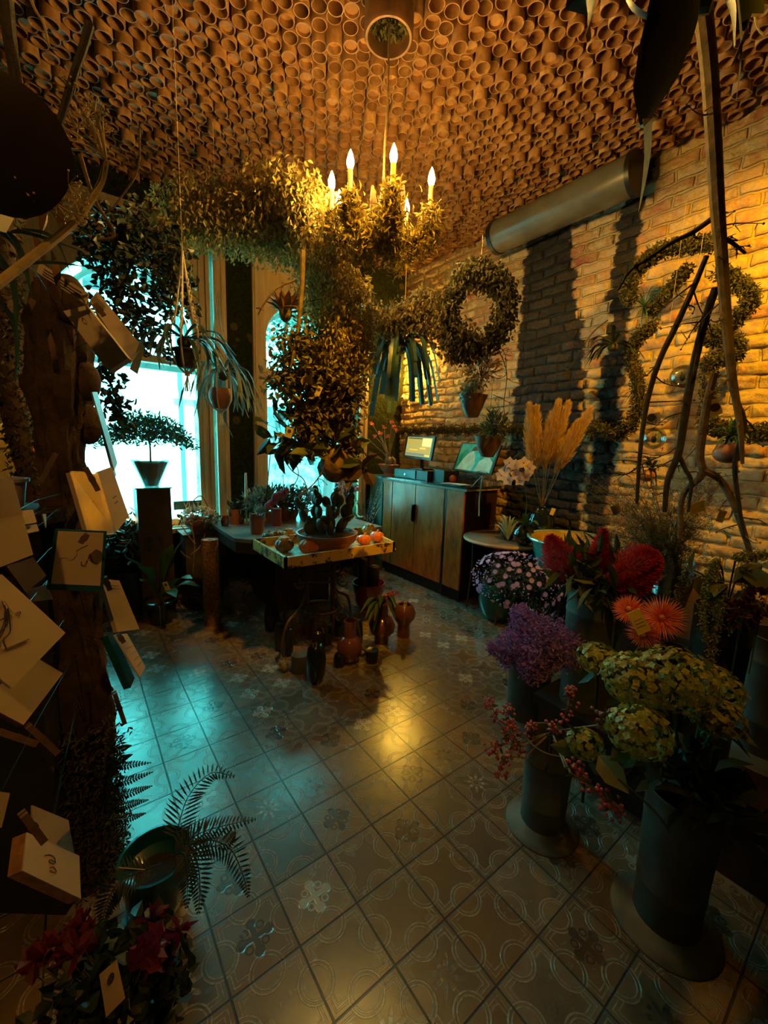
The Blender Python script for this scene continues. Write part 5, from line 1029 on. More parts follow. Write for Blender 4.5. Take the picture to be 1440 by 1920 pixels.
# ================================================================ CABINET AND TILL
CT = 1.12
cab = thing('wooden_cabinet', (3.1, 3.12, 0), 'walnut veneer counter cabinet with black top against the brick wall', 'cabinet')
t = NT('walnut_veneer'); nm = t.n('ShaderNodeMapping'); nm.inputs['Scale'].default_value = (6, 6, 2); t.L.new(t.pos(), nm.inputs[0]); a_ = t.noise(1.6, 6, .65, nm.outputs[0], 1.5)
t.col(t.ramp(a_, [(.3, (.24, .05, .006)), (.5, (.50, .11, .014)), (.7, (.60, .18, .026))])); t.set(.32); t.b.inputs['Coat Weight'].default_value = .2; VEN = t.m
DKW = mat('dark_cabinet_wood', (.035, .016, .010), .35)
m = MB(); m.box2((2.87, 2.53, .10), (3.33, 3.76, CT - .04)); m.build('carcass', DKW, cab, smooth=False)
m = MB(); m.box2((2.89, 2.55, 0), (3.32, 3.74, .10)); m.build('plinth', BLACK, cab, smooth=False)
m = MB(); m.box2((2.83, 2.49, CT - .018), (3.34, 3.78, CT)); m.build('worktop', mat('black_glass_top', (.02, .04, .045), .12, coat=.5), cab, smooth=False)
m = MB(); m.box2((2.845, 2.5, CT - .04), (3.33, 3.77, CT - .018)); m.build('top_moulding', mat('pale_edge_wood', (.42, .26, .15), .4), cab, smooth=False)
for (a_, b_) in ((2.53, 2.745), (2.785, 3.195), (3.205, 3.585), (3.60, 3.75)):
    m = MB(); m.box2((2.85, a_, .13), (2.87, b_, CT - .045)); d_ = m.build('door', VEN, cab, smooth=False)
    if a_ == 2.785:
        m = MB(); m.box2((2.832, 3.19, .70), (2.85, 3.225, .87)); m.tube([(2.84, 3.207, .84), (2.82, 3.207, .86), (2.82, 3.207, .70), (2.84, 3.207, .69)], .011, 8); m.build('door_handle', mat('dark_metal_handle', (.04, .035, .03), .3, .8), d_)
m = MB(); m.box2((2.855, 2.75, .02), (2.868, 2.78, CT - .045)); m.build('dark_stile', BLACK, cab, smooth=False)
gc = thing('teal_side_cupboard', (3.1, 3.95, 0), 'pale teal painted cupboard in the corner left of the walnut cabinet', 'cupboard'); TEALP = mat('teal_chalk_paint', (.12, .30, .30), .5, var=.3, scale=5)
m = MB(); m.box2((2.90, 3.80, 0), (3.34, 4.10, 1.09)); m.build('cupboard_body', TEALP, gc, smooth=False); m = MB(); m.box2((2.87, 3.79, 1.09), (3.35, 4.11, 1.115)); m.build('cupboard_top', TEALP, gc, smooth=False)
m = MB(); m.box2((2.885, 3.83, .1), (2.90, 4.07, 1.04)); m.build('cupboard_door', mat('teal_panel', (.08, .24, .25), .45), gc, smooth=False)
p = Vector((3.02, 3.90, 1.115)); dr = thing('desert_rose', p, 'desert rose bonsai with pink blossoms in a footed clay bowl on the teal cupboard', 'plant')
m = MB(); m.lathe(p, [(.001, 0), (.06, 0), (.055, .03), (.07, .05), (.13, .13), (.122, .135), (.11, .12)], 30); m.build('clay_bowl', mat('pinkish_clay', (.40, .15, .10), .5), dr); soil_disc(p, .112, p.z + .122, dr)
c = V3(p) + (0, 0, .13); m = MB(); m.ball(c + (0, 0, .04), (.05, .045, .06), 16, 10); m.tube(curve([c + (.02, -.02, .08), c + (.05, -.04, .05), c + (.05, -.05, .0)], 8), [.03, .018], 10); m.tube(curve([c + (0, .0, .06), c + (-.03, .0, .10), c + (-.02, 0, .14)], 6), [.028, .014], 10); m.build('swollen_trunk', mat('grey_caudex', (.34, .27, .2), .5, var=.4), dr)
for k, tip in enumerate(((697, 795), (703, 818), (713, 812), (721, 800), (735, 792), (738, 800), (742, 806), (690, 822), (728, 818))):
    e = V3(AD(*tip, 4.90 - .03 * (k % 3))); m = MB(); m.tube(curve([c + (0, 0, .08), (c + (0, 0, .1)) * .5 + e * .5 + rdir(1)[0] * .02, e], 8), [.012, .006, .004], 7); b_ = m.build('branch', bpy.data.materials['grey_caudex'], dr)
    if k not in (7,):
        m = MB(); m.leaves(np.tile(e, (9, 1)), rdir(9, .3), .035, .026); m.build('blossom', leafmat('rose_blossom', (.72, .10, .15), (.75, .22, .22), .5, .2) if k == 0 else bpy.data.materials['rose_blossom'], b_)
# till
dw = thing('cash_drawer', (3.02, 3.4, CT), 'teal-fronted cash drawer on the cabinet top under the till screen', 'cash drawer')
m = MB(); m.box2((2.93, 3.12, CT + .002), (3.28, 3.66, CT + .10)); m.build('drawer_body', mat('anthracite', (.02, .025, .028), .35), dw, smooth=False)
m = MB(); m.box2((2.92, 3.30, CT + .008), (2.93, 3.655, CT + .092)); d_ = m.build('drawer_front', mat('teal_plastic', (.02, .20, .20), .35), dw, smooth=False); m = MB(); m.tube([(2.92, 3.47, CT + .045), (2.914, 3.47, CT + .045)], .011, 14); m.build('drawer_lock', mat('bright_steel', (.6, .6, .6), .2, 1.), d_)
mo = thing('till_screen', (3.1, 3.4, CT + .10), 'touchscreen till monitor with yellow window layout standing on the cash drawer', 'monitor')
Q = [V3(AX(*q, x_)) for q, x_ in (((766, 815), 3.10), ((816, 820), 3.03), ((811, 863), 3.0), ((756, 858), 3.06))]
c = sum(Q) / 4; ex = (Q[1] - Q[0] + Q[2] - Q[3]) / 2; W_ = np.linalg.norm(ex); ex /= W_; ey = (Q[0] - Q[3] + Q[1] - Q[2]) / 2; ey -= ex * (ey @ ex); H_ = np.linalg.norm(ey); ey /= H_; ez = np.cross(ex, ey); R_ = np.stack([ex, ey, ez], 1)
m = MB(); m.box(c, (W_, H_, .025), R_); m.build('monitor_case', BLACK, mo, smooth=False)
def scr(u0, v0, u1, v1, mt, dz, nm='screen_window'): m = MB(); m.box(c + R_ @ np.array([((u0 + u1) / 2 - .5) * W_, (.5 - (v0 + v1) / 2) * H_, .0126 + dz]), ((u1 - u0) * W_, (v1 - v0) * H_, .0006), R_); return m.build(nm, mt, mo, smooth=False)
E = lambda n_, c_, s_: emit(n_, c_, s_)
scr(.06, .07, .94, .9, E('screen_olive', (.55, .42, .06), 1.0), 0, 'screen'); scr(.10, .10, .60, .15, E('screen_dark', (.10, .14, .10), .4), .0006); scr(.62, .11, .92, .45, E('screen_cream', (.95, .72, .20), 1.4), .0006)
scr(.07, .45, .12, .58, E('screen_teal', (.1, .6, .5), 1.), .0006); scr(.56, .5, .76, .58, E('screen_gold', (1., .6, .05), 1.2), .0006); scr(.2, .6, .5, .64, bpy.data.materials['screen_gold'], .0006); scr(.07, .76, .75, .87, E('screen_grey', (.3, .36, .26), .7), .0006); scr(.76, .8, .93, .86, bpy.data.materials['screen_gold'], .0007)
m = MB(); m.tube([c - ez * .02 - ey * .0, c - ez * .06 - ey * H_ * .45, (c[0] + .06, c[1], CT + .11)], .02, 8); m.box((c[0] + .05, c[1], CT + .108), (.16, .2, .014)); m.build('monitor_stand', BLACK, mo)
pr_ = thing('receipt_printer', (3.05, 3.0, CT), 'black receipt printer box right of the cash drawer', 'printer'); m = MB(); m.box2((2.98, 2.93, CT + .001), (3.2, 3.09, CT + .115)); m.build('printer_case', BLACK, pr_, smooth=False); m = MB(); m.box2((2.985, 2.945, CT + .115), (3.1, 3.075, CT + .125)); m.build('printer_lid', bpy.data.materials['anthracite'], pr_, smooth=False)
rd = thing('red_apple_pot', (3.0, 2.86, CT), 'small red round ornament between printer and picture', 'ornament'); m = MB(); m.ball((3.05, 2.875, CT + .04), (.04, .032, .04), 16, 10); m.build('ornament_body', REDW, rd)
pi_ = thing('picture_frame', (3.25, 2.7, CT), 'dark-framed turquoise picture of a seated figure leaning on the wall at the cabinet end', 'picture')
Q = [V3(AX(*q, x_)) for q, x_ in (((861, 828), 3.30), ((935, 836), 3.30), ((928, 890), 3.18), ((856, 884), 3.20))]; c = sum(Q) / 4; ex = (Q[1] - Q[0] + Q[2] - Q[3]) / 2; W_ = np.linalg.norm(ex); ex /= W_; ey = (Q[0] - Q[3] + Q[1] - Q[2]) / 2; ey -= ex * (ey @ ex); H_ = np.linalg.norm(ey); ey /= H_; ez = np.cross(ex, ey); R_ = np.stack([ex, ey, ez], 1)
m = MB(); m.box(c, (W_, H_, .02), R_); m.build('frame', BLACK, pi_, smooth=False)
def pic(poly, mt, dz, nm): 
    m = MB(); m.prism(poly[::1], c + ez * (.0101 + dz), ex * W_, ey * H_, ez, .0008); m.build(nm, mt, pi_, smooth=False)
pic([(-.46, -.46), (.46, -.46), (.46, .46), (-.46, .46)], mat('turquoise_print', (.03, .50, .46), .25, var=.5, scale=9, coat=.6), 0, 'print')
LT_ = mat('pale_aqua_ink', (.45, .75, .68), .4); pic([(-.42, -.45), (-.02, -.45), (.02, -.2), (-.04, .1), (-.10, .22), (-.2, .16), (-.3, -.05)], LT_, .001, 'figure_shape'); pic([(-.16, .22), (-.02, .24), (.06, .36), (-.02, .42), (-.12, .36)], INK, .002, 'figure_hair')
pic([(.05, -.45), (.44, -.45), (.44, -.1), (.3, .1), (.12, -.1)], LT_, .001, 'figure_shape')
hp_ = thing('wire_hoops', (3.05, 2.62, CT), 'black curved wire loops standing before the turquoise picture', 'wire stand')
for k in range(6): m = MB(); m.tube([(3.04 + .012 * k, 2.80 - .02 * k - .30 * (1 - math.cos(u)) / 2, CT + .004 + (.10 + .008 * k) * math.sin(u)) for u in np.linspace(0, PI, 18)], .002, 5); m.build('wire_hoop', BLACK, hp_)
pp = thing('paper_sheets', (2.95, 2.75, CT), 'loose white papers lying at the front of the black cabinet top', 'paper'); m = MB(); m.box((2.96, 2.78, CT + .004), (.15, .21, .004), rotz(.2)); m.box((2.94, 2.66, CT + .008), (.12, .16, .004), rotz(-.2)); m.build('sheets', mat('cool_white_paper', (.55, .6, .58), .5), pp, smooth=False)
m = MB(); m.tube(curve([(3.0, 2.56, 1.127), (2.93, 2.51, 1.128), V3(AX(904, 893, 2.9)), V3(AX(903, 905, 2.9)), V3(AX(899, 935, 2.86)), V3(AX(898, 968, 2.84))], 14), .006, 6); tag(m.build('hanging_cable', mat('pale_cable', (.35, .4, .38), .5)), 'pale cable hanging down the end of the walnut cabinet', 'cable')
# fern in the corner + black cables
_on = on
def on(px, py, z): return Vector((2.56, 3.72, 0))
cf = pot_plant(700, 1010, 0, .14, .30, 10, .2, .05, .02, DKGREEN, 'teal-lit palm fern growing between the tray stand and the walnut cabinet', potm=BLACK, lift=.0)
q = V3(cf.location) + (0, 0, .35)
for tip in ((694, 930), (708, 915), (716, 905), (717, 925), (700, 940), (680, 945), (664, 960), (715, 945), (690, 955), (670, 940)):
    e = V3(AD(*tip, 4.45)); pc_ = curve([q, q * .4 + e * .6 + (0, 0, .05), e], 16); m = MB(); m.tube(pc_, .003, 4)
    for i in range(3, 16):
        T_ = pc_[i] - pc_[i - 1]; T_ /= np.linalg.norm(T_); s_ = np.cross(T_, (0, 0, 1)); s_ /= np.linalg.norm(s_) + 1e-9
        m.leaves([pc_[i], pc_[i]], [s_ * .8 + T_ * .7, -s_ * .8 + T_ * .7], .10 * (1.1 - i / 18), .014, up=(0, 0, 1))
    m.build('palm_frond', BLUEG, cf)
# wall-hung pots
def wallpot(px, D, r, h, label, mt, foliage, seed, n=140, R_=.10, trail=True):
    p = V3(AD(*px, D)); t_ = thing('hanging_leather_pot', p, label, 'pot'); m = MB(); m.lathe(p - (0, 0, h / 2), [(.001, 0), (r * .45, .005), (r * .9, h * .45), (r * 1.1, h), (r, h), (r * .8, h * .5)], 22, wob=lambda a, z: 1 + .12 * np.sin(a * 4 + z * 20)); m.build('pot_body', mt, t_)
    P = rdir(n, .3) * R_ * RNG.uniform(.3, 1, (n, 1)); m = MB(); m.leaves(p + (0, 0, h / 2 + R_ * .5) + P, rdir(n, .2), .045, .018); m.build('foliage', foliage, t_, kind='stuff')
    m = MB(); m.tube(curve([p + (0, 0, h / 2), p + (.01, .01, h), p + (.02, .02, .5)], 8), .0015, 4); m.build('hanging_wire', IRON, t_)
BR_ = mat('cracked_brown_leather', (.17, .07, .025), .4, var=.6, scale=12)
wallpot((886, 762), 3.55, .10, .19, 'upper cracked brown hanging pot with an orange-leaved plant on the brick wall', BR_, HOP, 1, R_=.09); wallpot((915, 838), 3.45, .10, .17, 'lower cracked brown hanging pot in front of the turquoise picture', BR_, HOPD, 2, R_=.08)
leafy('rust_leaved_plant', (905, 690), 3.4, 240, .14, .05, .02, leafmat('rust_leaf', (.40, .14, .03), (.16, .10, .02), .5, .2), 'rust-coloured leafy plant hanging above the upper brown pot', squash=1.1)
leafy('trailing_plant', (880, 738), 3.5, 120, .08, .05, .016, GREY, 'pale grey-green tuft on the rim of the upper brown pot')
leafy('trailing_plant', (928, 800), 3.4, 200, .10, .045, .018, OLIVE, 'olive trailing plant hanging between the two brown pots', squash=1.3)
branch([(935, 655), (950, 700), (945, 770), (965, 800)], 3.5, [.004, .002], 'curly dark twig beside the rust-leaved plant', 10, DTWIG, 21, .12); branch([(920, 640), (945, 660), (950, 690)], 3.4, [.003, .002], 'thin curling tendril from the wreath to the wall plants', 8, DTWIG, 22, .1)
branch([(925, 740), (955, 755), (985, 770)], 3.5, [.0025, .0015], 'thin twig pointing right from the upper brown pot', 6, DTWIG, 23, .08)
# moss rail on the brick wall
m = MB(); yy = RNG.uniform(1.5, 4.12, 7500); P = np.stack([3.33 + RNG.uniform(-.03, .02, 7500), yy, 1.66 + .012 * np.sin(yy * 40) + RNG.normal(0, .022, 7500)], 1); m.leaves(P, rdir(7500, 0) - (.5, 0, 0), .022, .012)
tag(m.build('moss_rail', MOSS), 'long dark moss garland running level along the brick wall above the till', 'garland', kind=None)
# ================================================================ RIGHT SIDE: bistro table, tub, wall plants
btp = thing('rattan_bistro_table', (3.0, 2.17, 0), 'round woven-topped bistro table on thin dark legs against the sooty brick wall', 'table')
t = NT('woven_rattan'); w_ = t.n('ShaderNodeTexWave'); w_.inputs['Scale'].default_value = 45; w_.inputs['Distortion'].default_value = 1.5; t.L.new(t.pos(), w_.inputs[0]); t.col(t.mix(w_.outputs[1], (.10, .055, .025), (.36, .22, .11))); t.set(.6); t.bump(w_.outputs[1], .8, .004); RAT = t.m
m = MB(); m.lathe((3.0, 2.17, .675), [(.001, 0), (.325, 0), (.34, .008), (.34, .020), (.325, .025), (.001, .025)], 48); m.build('table_top', RAT, btp)
m = MB(); m.tube([(3.0 + .34 * math.cos(a), 2.17 + .34 * math.sin(a), .688) for a in np.linspace(0, 2 * PI, 49)[:-1]], .014, 8, closed=True); m.build('table_rim', mat('cane_rim', (.42, .26, .12), .45), btp)
for a_ in (2.1, .6, -1.0, -2.55):
    d = np.array([math.cos(a_), math.sin(a_), 0]); o_ = np.array([3.0, 2.17, 0]); m = MB(); m.tube(curve([o_ + d * .27 + (0, 0, .675), o_ + d * .26 + (0, 0, .4), o_ + d * .285 + (0, 0, .02), o_ + d * .30 + (0, 0, .005)], 12), .009, 7); m.tube([o_ + d * .25 + (0, 0, .66), o_ + (0, 0, .50) + d * .02], .007, 6); m.build('leg', IRON, btp)
m = MB(); m.tube([(3.0, 2.17, .46), (3.0, 2.17, .54)], .02, 10); m.build('leg_joint', IRON, btp)
TT = .702
SMOKE = glassmat('blue_smoke_glass', (.45, .68, .70), .6); DARKG = mat('dark_mercury_glass', (.02, .03, .028), .06, .3, coat=.8)
for (px, py, r, h, lb) in ((909, 1003, .05, .12, 'tall blue smoked glass beaker, leftmost on the bistro table'), (915, 1012, .04, .085, 'middle blue smoked tumbler on the bistro table'), (932, 1018, .033, .06, 'small round tea-light glass nearest the table rim')):
    jar(px, py, TT, r, h, SMOKE, lb, contents=None)
def globe(px, py, r, label, mt=DARKG, neck=.4):
    p = AZ(px, py, TT); t_ = thing('glass_globe_vase', p, label, 'vase'); m = MB(); m.lathe(p, [(.001, .0), (r * .45, .004), (r * .9, r * .5), (r, r), (r * .88, r * 1.5), (r * .5, r * 1.85), (r * neck, r * 1.95), (r * neck * .9, r * 1.95), (r * .5, r * 1.8)], 30); m.build('globe_body', mt, t_)
    m = MB()
    for k in range(9): a = k * .7; m.ball((p.x + r * .8 * math.cos(a), p.y + r * .8 * math.sin(a), p.z + r * (1.2 + .25 * math.sin(k * 2.3))), .008, 8, 6)
    m.build('raised_dots', DARKG, t_); return p
globe(952, 1012, .07, 'dark glass globe vase with the air plant, left of the orchid pot'); og = globe(980, 1022, .085, 'large dark dimpled glass globe holding the orchid')
ap = thing('air_plant', AZ(952, 1012, TT + .14), 'spiky grey-green air plant sprawling over the glass globe on the bistro table', 'plant'); s0 = V3(ap.location)
for tip in ((905, 958), (890, 968), (918, 940), (930, 925), (925, 1000), (960, 935), (968, 950), (905, 980), (985, 965), (938, 930), (915, 990), (1000, 955), (975, 940), (925, 962)):
    e = V3(AD(*tip, 3.45)); e = s0 + (e - s0) * min(1, .30 / np.linalg.norm(e - s0)); m = MB(); m.strap(curve([s0, s0 * .5 + e * .5 + (0, 0, .05), e], 9), (.016, .014, .010, .002), .35); m.build('leaf', GREY, ap)
orc = thing('orchid', og + Vector((0, 0, .16)), 'white-pink moth orchid flowering above the bistro table', 'orchid'); s0 = V3(og) + (0, 0, .15)
ORP = leafmat('orchid_petal', (.72, .52, .60), (.80, .62, .55), .5, .3)
m = MB(); top = V3(AD(982, 850, 3.35)); m.tube(curve([s0, s0 + (0, 0, .2), (s0 + top) * .5 + (0, 0, .05), top, V3(AD(950, 872, 3.3)), V3(AD(942, 895, 3.3))], 24), .004, 6); m.build('flower_stem', GREEN, orc)
for k, q in enumerate(((955, 868), (945, 885), (952, 900), (968, 890), (982, 868), (993, 878), (985, 892), (966, 872), (992, 862), (975, 900), (940, 892))):
    c = V3(AD(*q, 3.3 + .04 * math.sin(k))); f = V3(CP) - c; R_ = frame_to(f + RNG.normal(0, .5, 3)); m = MB()
    for j in range(5): a = j * 1.2566 + .3; d = R_ @ np.array([math.cos(a), math.sin(a), .15]); m.leaves([c], [d], .050, .044, up=R_[:, 2], fold=.08)
    fo = m.build('flower', ORP, orc); m = MB(); m.ball(c + R_[:, 2] * .006, .006, 8, 6); m.build('flower_lip', mat('orchid_lip', (.5, .12, .2), .5) if k == 0 else bpy.data.materials['orchid_lip'], fo)
for tip in ((955, 985), (1010, 985), (985, 965)):
    e = V3(AD(*tip, 3.3)); m = MB(); m.strap(curve([s0, s0 * .5 + e * .5 + (0, 0, .04), e], 8), (.02, .05, .045, .005), .2); m.build('orchid_leaf', GREEN, orc)
p = AZ(1010, 1012, TT); bv = thing('glass_carboy', p, 'large dark glass bottle vase with a price tag holding the pampas grass', 'vase')
m = MB(); m.lathe(p, [(.001, 0), (.10, 0), (.115, .03), (.118, .18), (.10, .235), (.045, .262), (.036, .28), (.042, .295), (.036, .295), (.03, .27), (.04, .255)], 36); m.build('bottle_body', mat('dark_bottle_glass', (.012, .02, .02), .04, .2, coat=1.), bv); swing_tag(bv, V3(p) + (-.03, -.12, .27), .035, .06, YAWC, .1, .25, False)
pg = thing('pampas_grass', p + Vector((0, 0, .29)), 'golden pampas grass plumes fanning out of the dark bottle', 'dried grass'); s0 = V3(p) + (0, 0, .27)
PLM = leafmat('pampas_fluff', (.88, .64, .30), (.75, .50, .20), .8, .35)
for k, (tip, mid) in enumerate((((993, 758), (996, 860)), ((1006, 762), (1006, 860)), ((1048, 752), (1028, 850)), ((1066, 755), (1036, 850)), ((1108, 765), (1060, 860)), ((1085, 790), (1048, 870)), ((1035, 775), (1022, 860)))):
    e = V3(AD(*tip, 3.3)); mq = V3(AD(*mid, 3.35)); c = curve([s0, mq, e], 40); m = MB(); m.tube(c, [.003, .0015], 5); m.build('stalk', STRAW, pg)
    n = 3000; i_ = RNG.uniform(16, 39, n); ii = i_.astype(int); u = (i_ - 16) / 23; w = .042 * np.sin(np.clip(u, .02, 1) ** .75 * PI * .93) + .005; off = rdir(n); T_ = c[39] - c[20]; T_ /= np.linalg.norm(T_)
    P = c[ii] + off * (w * RNG.uniform(.1, 1, n))[:, None]; m = MB(); m.leaves(P, T_ + off * .35, .036, .0035, fold=.1); m.build('plume', PLM, pg)
# tub on a stool
tu = thing('enamel_tub', (3.0, 1.55, .53), 'wide turquoise enamel tub with ochre inside standing behind the red celosia', 'tub')
m = MB(); m.lathe((3.0, 1.55, .53), [(.001, 0), (.20, 0), (.235, .03), (.30, .26), (.325, .27), (.325, .285), (.30, .285)], 48); m.build('tub_outside', mat('turquoise_enamel', (.03, .30, .27), .2, coat=.4), tu)
m = MB(); m.lathe((3.0, 1.55, .53), [(.30, .285), (.285, .25), (.225, .03), (.001, .02)], 48); m.build('tub_inside', mat('ochre_enamel', (.42, .25, .08), .35), tu)
m = MB(); m.tube([(3.0 + .325 * math.cos(a), 1.55 + .325 * math.sin(a), .815) for a in np.linspace(0, 2 * PI, 49)[:-1]], .010, 8, closed=True); m.build('rolled_rim', mat('bright_rim', (.5, .6, .55), .15, .6), tu)
so = thing('dark_stool', (3.0, 1.55, 0), 'dark stool hidden under the turquoise tub', 'stool'); m = MB(); m.lathe((3.0, 1.55, .49), [(.001, 0), (.24, 0), (.24, .038), (.001, .038)], 30); m.build('seat', DKW, so)
for a in (.8, 2.4, 4., 5.5): m = MB(); m.tube([(3.0 + .17 * math.cos(a), 1.55 + .17 * math.sin(a), .49), (3.0 + .2 * math.cos(a), 1.55 + .2 * math.sin(a), 0)], .018, 8); m.build('leg', DKW, so)
# asters
pa = AZ(932, 1158, 0); at_ = thing('aster_pot', pa, 'dense lilac asters in a round teal glazed pot in front of the bistro table', 'plant')
m = MB(); m.lathe(pa, [(.001, 0), (.11, 0), (.155, .06), (.175, .16), (.165, .27), (.145, .32), (.13, .32), (.14, .27), (.001, .2)], 36); m.build('pot', TEALG, at_)
n = 900; P = rdir(n, .4) * np.array([.25, .30, .17]) * RNG.uniform(.3, 1, (n, 1)); m = MB(); cA = V3(AD(966, 1088, 3.12)); m.leaves(cA + P * .92, rdir(n, .3), .035, .009); m.build('foliage', DKGREEN, at_, kind='stuff')
AST = leafmat('lilac_aster_petal', (.66, .42, .80), (.52, .34, .74), .6, .3); n = 62; P = rdir(n * 3, .5); fr_ = V3(CP) - cA; fr_ /= np.linalg.norm(fr_); P = P[(P @ fr_) > -.05][:n]; P = P * np.array([.28, .34, .20])
for q in P:
    c = cA + q; R_ = frame_to(q + fr_ * .15 + (0, 0, .1)); m = MB(); a = np.arange(13) * 2 * PI / 13; Dv = (R_ @ np.stack([np.cos(a), np.sin(a), np.full(13, .2)])).T; m.leaves(np.tile(c, (13, 1)), Dv, .021, .008, up=R_[:, 2], fold=.05); m.build('aster_bloom', AST, at_)
n = 500; P2 = rdir(n, .5) * np.array([.28, .34, .20]) * 1.0; m = MB(); m.leaves(cA + P2, rdir(n, .4), .018, .010); m.build('small_blooms', AST, at_, kind='stuff')
# stepped bench for the flower buckets
bn = thing('stepped_flower_bench', (2.4, .3, 0), 'dark wine-brown stepped bench that carries the flower buckets at the right', 'bench'); WB = mat('wine_brown_wood', (.035, .012, .012), .5)
for (a_, b_) in (((1.72, -.9, .26), (2.30, 1.0, .30)), ((2.30, -.9, .56), (3.25, 1.12, .60))): m = MB(); m.box2(a_, b_); m.build('shelf_board', WB, bn, smooth=False)
m = MB(); m.box2((1.75, -.9, 0), (1.78, .98, .26)); m.build('front_panel', WB, bn, smooth=False); m = MB(); m.box2((2.31, -.9, .30), (2.34, 1.1, .56)); m.build('riser_panel', WB, bn, smooth=False)
for x in (1.8, 3.2): m = MB(); m.box2((x - .02, .93, 0), (x + .02, .97, .26 if x < 2 else .56)); m.build('leg', WB, bn, smooth=False)
def bucket(x, y, z, r, h, label, flange=True, mt=None, grp=None):
    mt = mt or ZINC
    t_ = thing('zinc_bucket', (x, y, z), label, 'bucket', grp); m = MB(); m.lathe((x, y, z), [(.001, .004), (r * .92, 0), (r * .93, h * .3), (r * .955, h * .31), (r * .955, h * .33), (r * .94, h * .34), (r, h * .78), (r * 1.02, h * .79), (r * 1.02, h * .81), (r, h * .82), (r * 1.04, h - .008), (r * 1.07, h), (r * 1.0, h), (r * .9, .01), (.001, .01)], 44); m.build('bucket_body', mt or ZINC, t_)
    if flange: m = MB(); m.lathe((x, y, z), [(r * .93, .03), (r * 1.25, .012), (r * 1.5, .008), (r * 1.56, .003), (r * 1.56, 0), (r * .92, 0)], 48); m.build('foot_flange', mt or ZINC, t_)
    return t_
b1 = AZ(1015, 1545, 0); bucket(b1.x, b1.y, 0, .088, .38, 'tall zinc bucket with wide round foot, at the front edge of the flower display')
b2 = AZ(1245, 1725, 0); bucket(b2.x, b2.y, 0, .098, .47, 'largest zinc bucket with wide round foot at the lower right, under the hydrangeas')
b3 = AZ(985, 1345, 0); bucket(b3.x, b3.y, 0, .115, .46, 'zinc bucket of purple statice standing behind the front bucket')
b4 = AD(1115, 1150, 2.05); bucket(b4.x, b4.y, .30, .12, .56, 'ribbed zinc bucket of red celosia on the lower step of the bench', flange=False)
b5 = AZ(1440, 1385, .30); b5.x = min(b5.x, 2.13); bucket(b5.x, b5.y, .30, .10, .50, 'zinc bucket with wide foot cut by the right frame edge on the lower step')
b6 = AD(1165, 1330, 1.62); bucket(max(b6.x, 1.86), b6.y, .30, .085, .36, 'small zinc bucket half hidden behind the yellow-green hydrangeas', flange=False)
b7 = AD(1345, 1200, 1.9); bucket(max(b7.x, 1.9), b7.y, .30, .09, .62, 'tall dull zinc vase of hanging amaranth on the bench', flange=False, mt=mat('dull_olive_metal', (.06, .06, .05), .5, .5))
# celosia
CEL = leafmat('crimson_velvet', (.75, .07, .07), (.5, .03, .06), .7, .3)
cl = thing('celosia_bunch', (b4.x, b4.y, .86), 'bunch of plumed crimson celosia in the ribbed zinc bucket', 'flowers'); s0 = V3(cl.location)
for k, (ax, w, D_) in enumerate((([(1066, 1090), (1050, 1060), (1040, 1030), (1030, 1003)], .062, 2.05), ([(1085, 1080), (1070, 1050), (1062, 1022)], .04, 2.15), ([(1125, 1075), (1127, 1040), (1132, 990)], .038, 2.05), ([(1150, 1095), (1180, 1070), (1215, 1045), (1235, 1040)], .068, 1.95), ([(1165, 1110), (1200, 1085), (1235, 1062)], .05, 1.95))):
    c = curve(PD(ax, D_), 24); m = MB(); m.tube(curve([s0 - (0, 0, .1), s0 + (0, 0, .04), c[0]], 8), .005, 6); m.build('stem', GREEN, cl)
    n = 4200; u = RNG.uniform(0, 1, n); i_ = (u * 23).astype(int); T_ = c[-1] - c[0]; T_ /= np.linalg.norm(T_); off = rdir(n); off -= (off @ T_)[:, None] * T_; off /= np.linalg.norm(off, axis=1, keepdims=True); rr = w * np.sin(np.clip(u * .88 + .12, 0, 1) * PI) ** .8 * (1 + .25 * np.sin(np.arctan2(off[:, 0], off[:, 2]) * 5 + u * 6)) * RNG.uniform(.5, 1, n)
    m = MB(); m.leaves(c[i_] + off * rr[:, None], T_ * .8 + off * .9, .017, .0045, fold=.2); m.build('plume', CEL, cl)
n = 150; P = rdir(n, .2) * np.array([.20, .20, .12]) * RNG.uniform(.4, 1, (n, 1)); m = MB(); m.leaves(s0 + (0, 0, .05) + P, P * 4 + rdir(n, .2), .13, .032); m.build('leaves', leafmat('celosia_leaf', (.06, .085, .025), (.035, .05, .02), .45, .2), cl, kind='stuff')
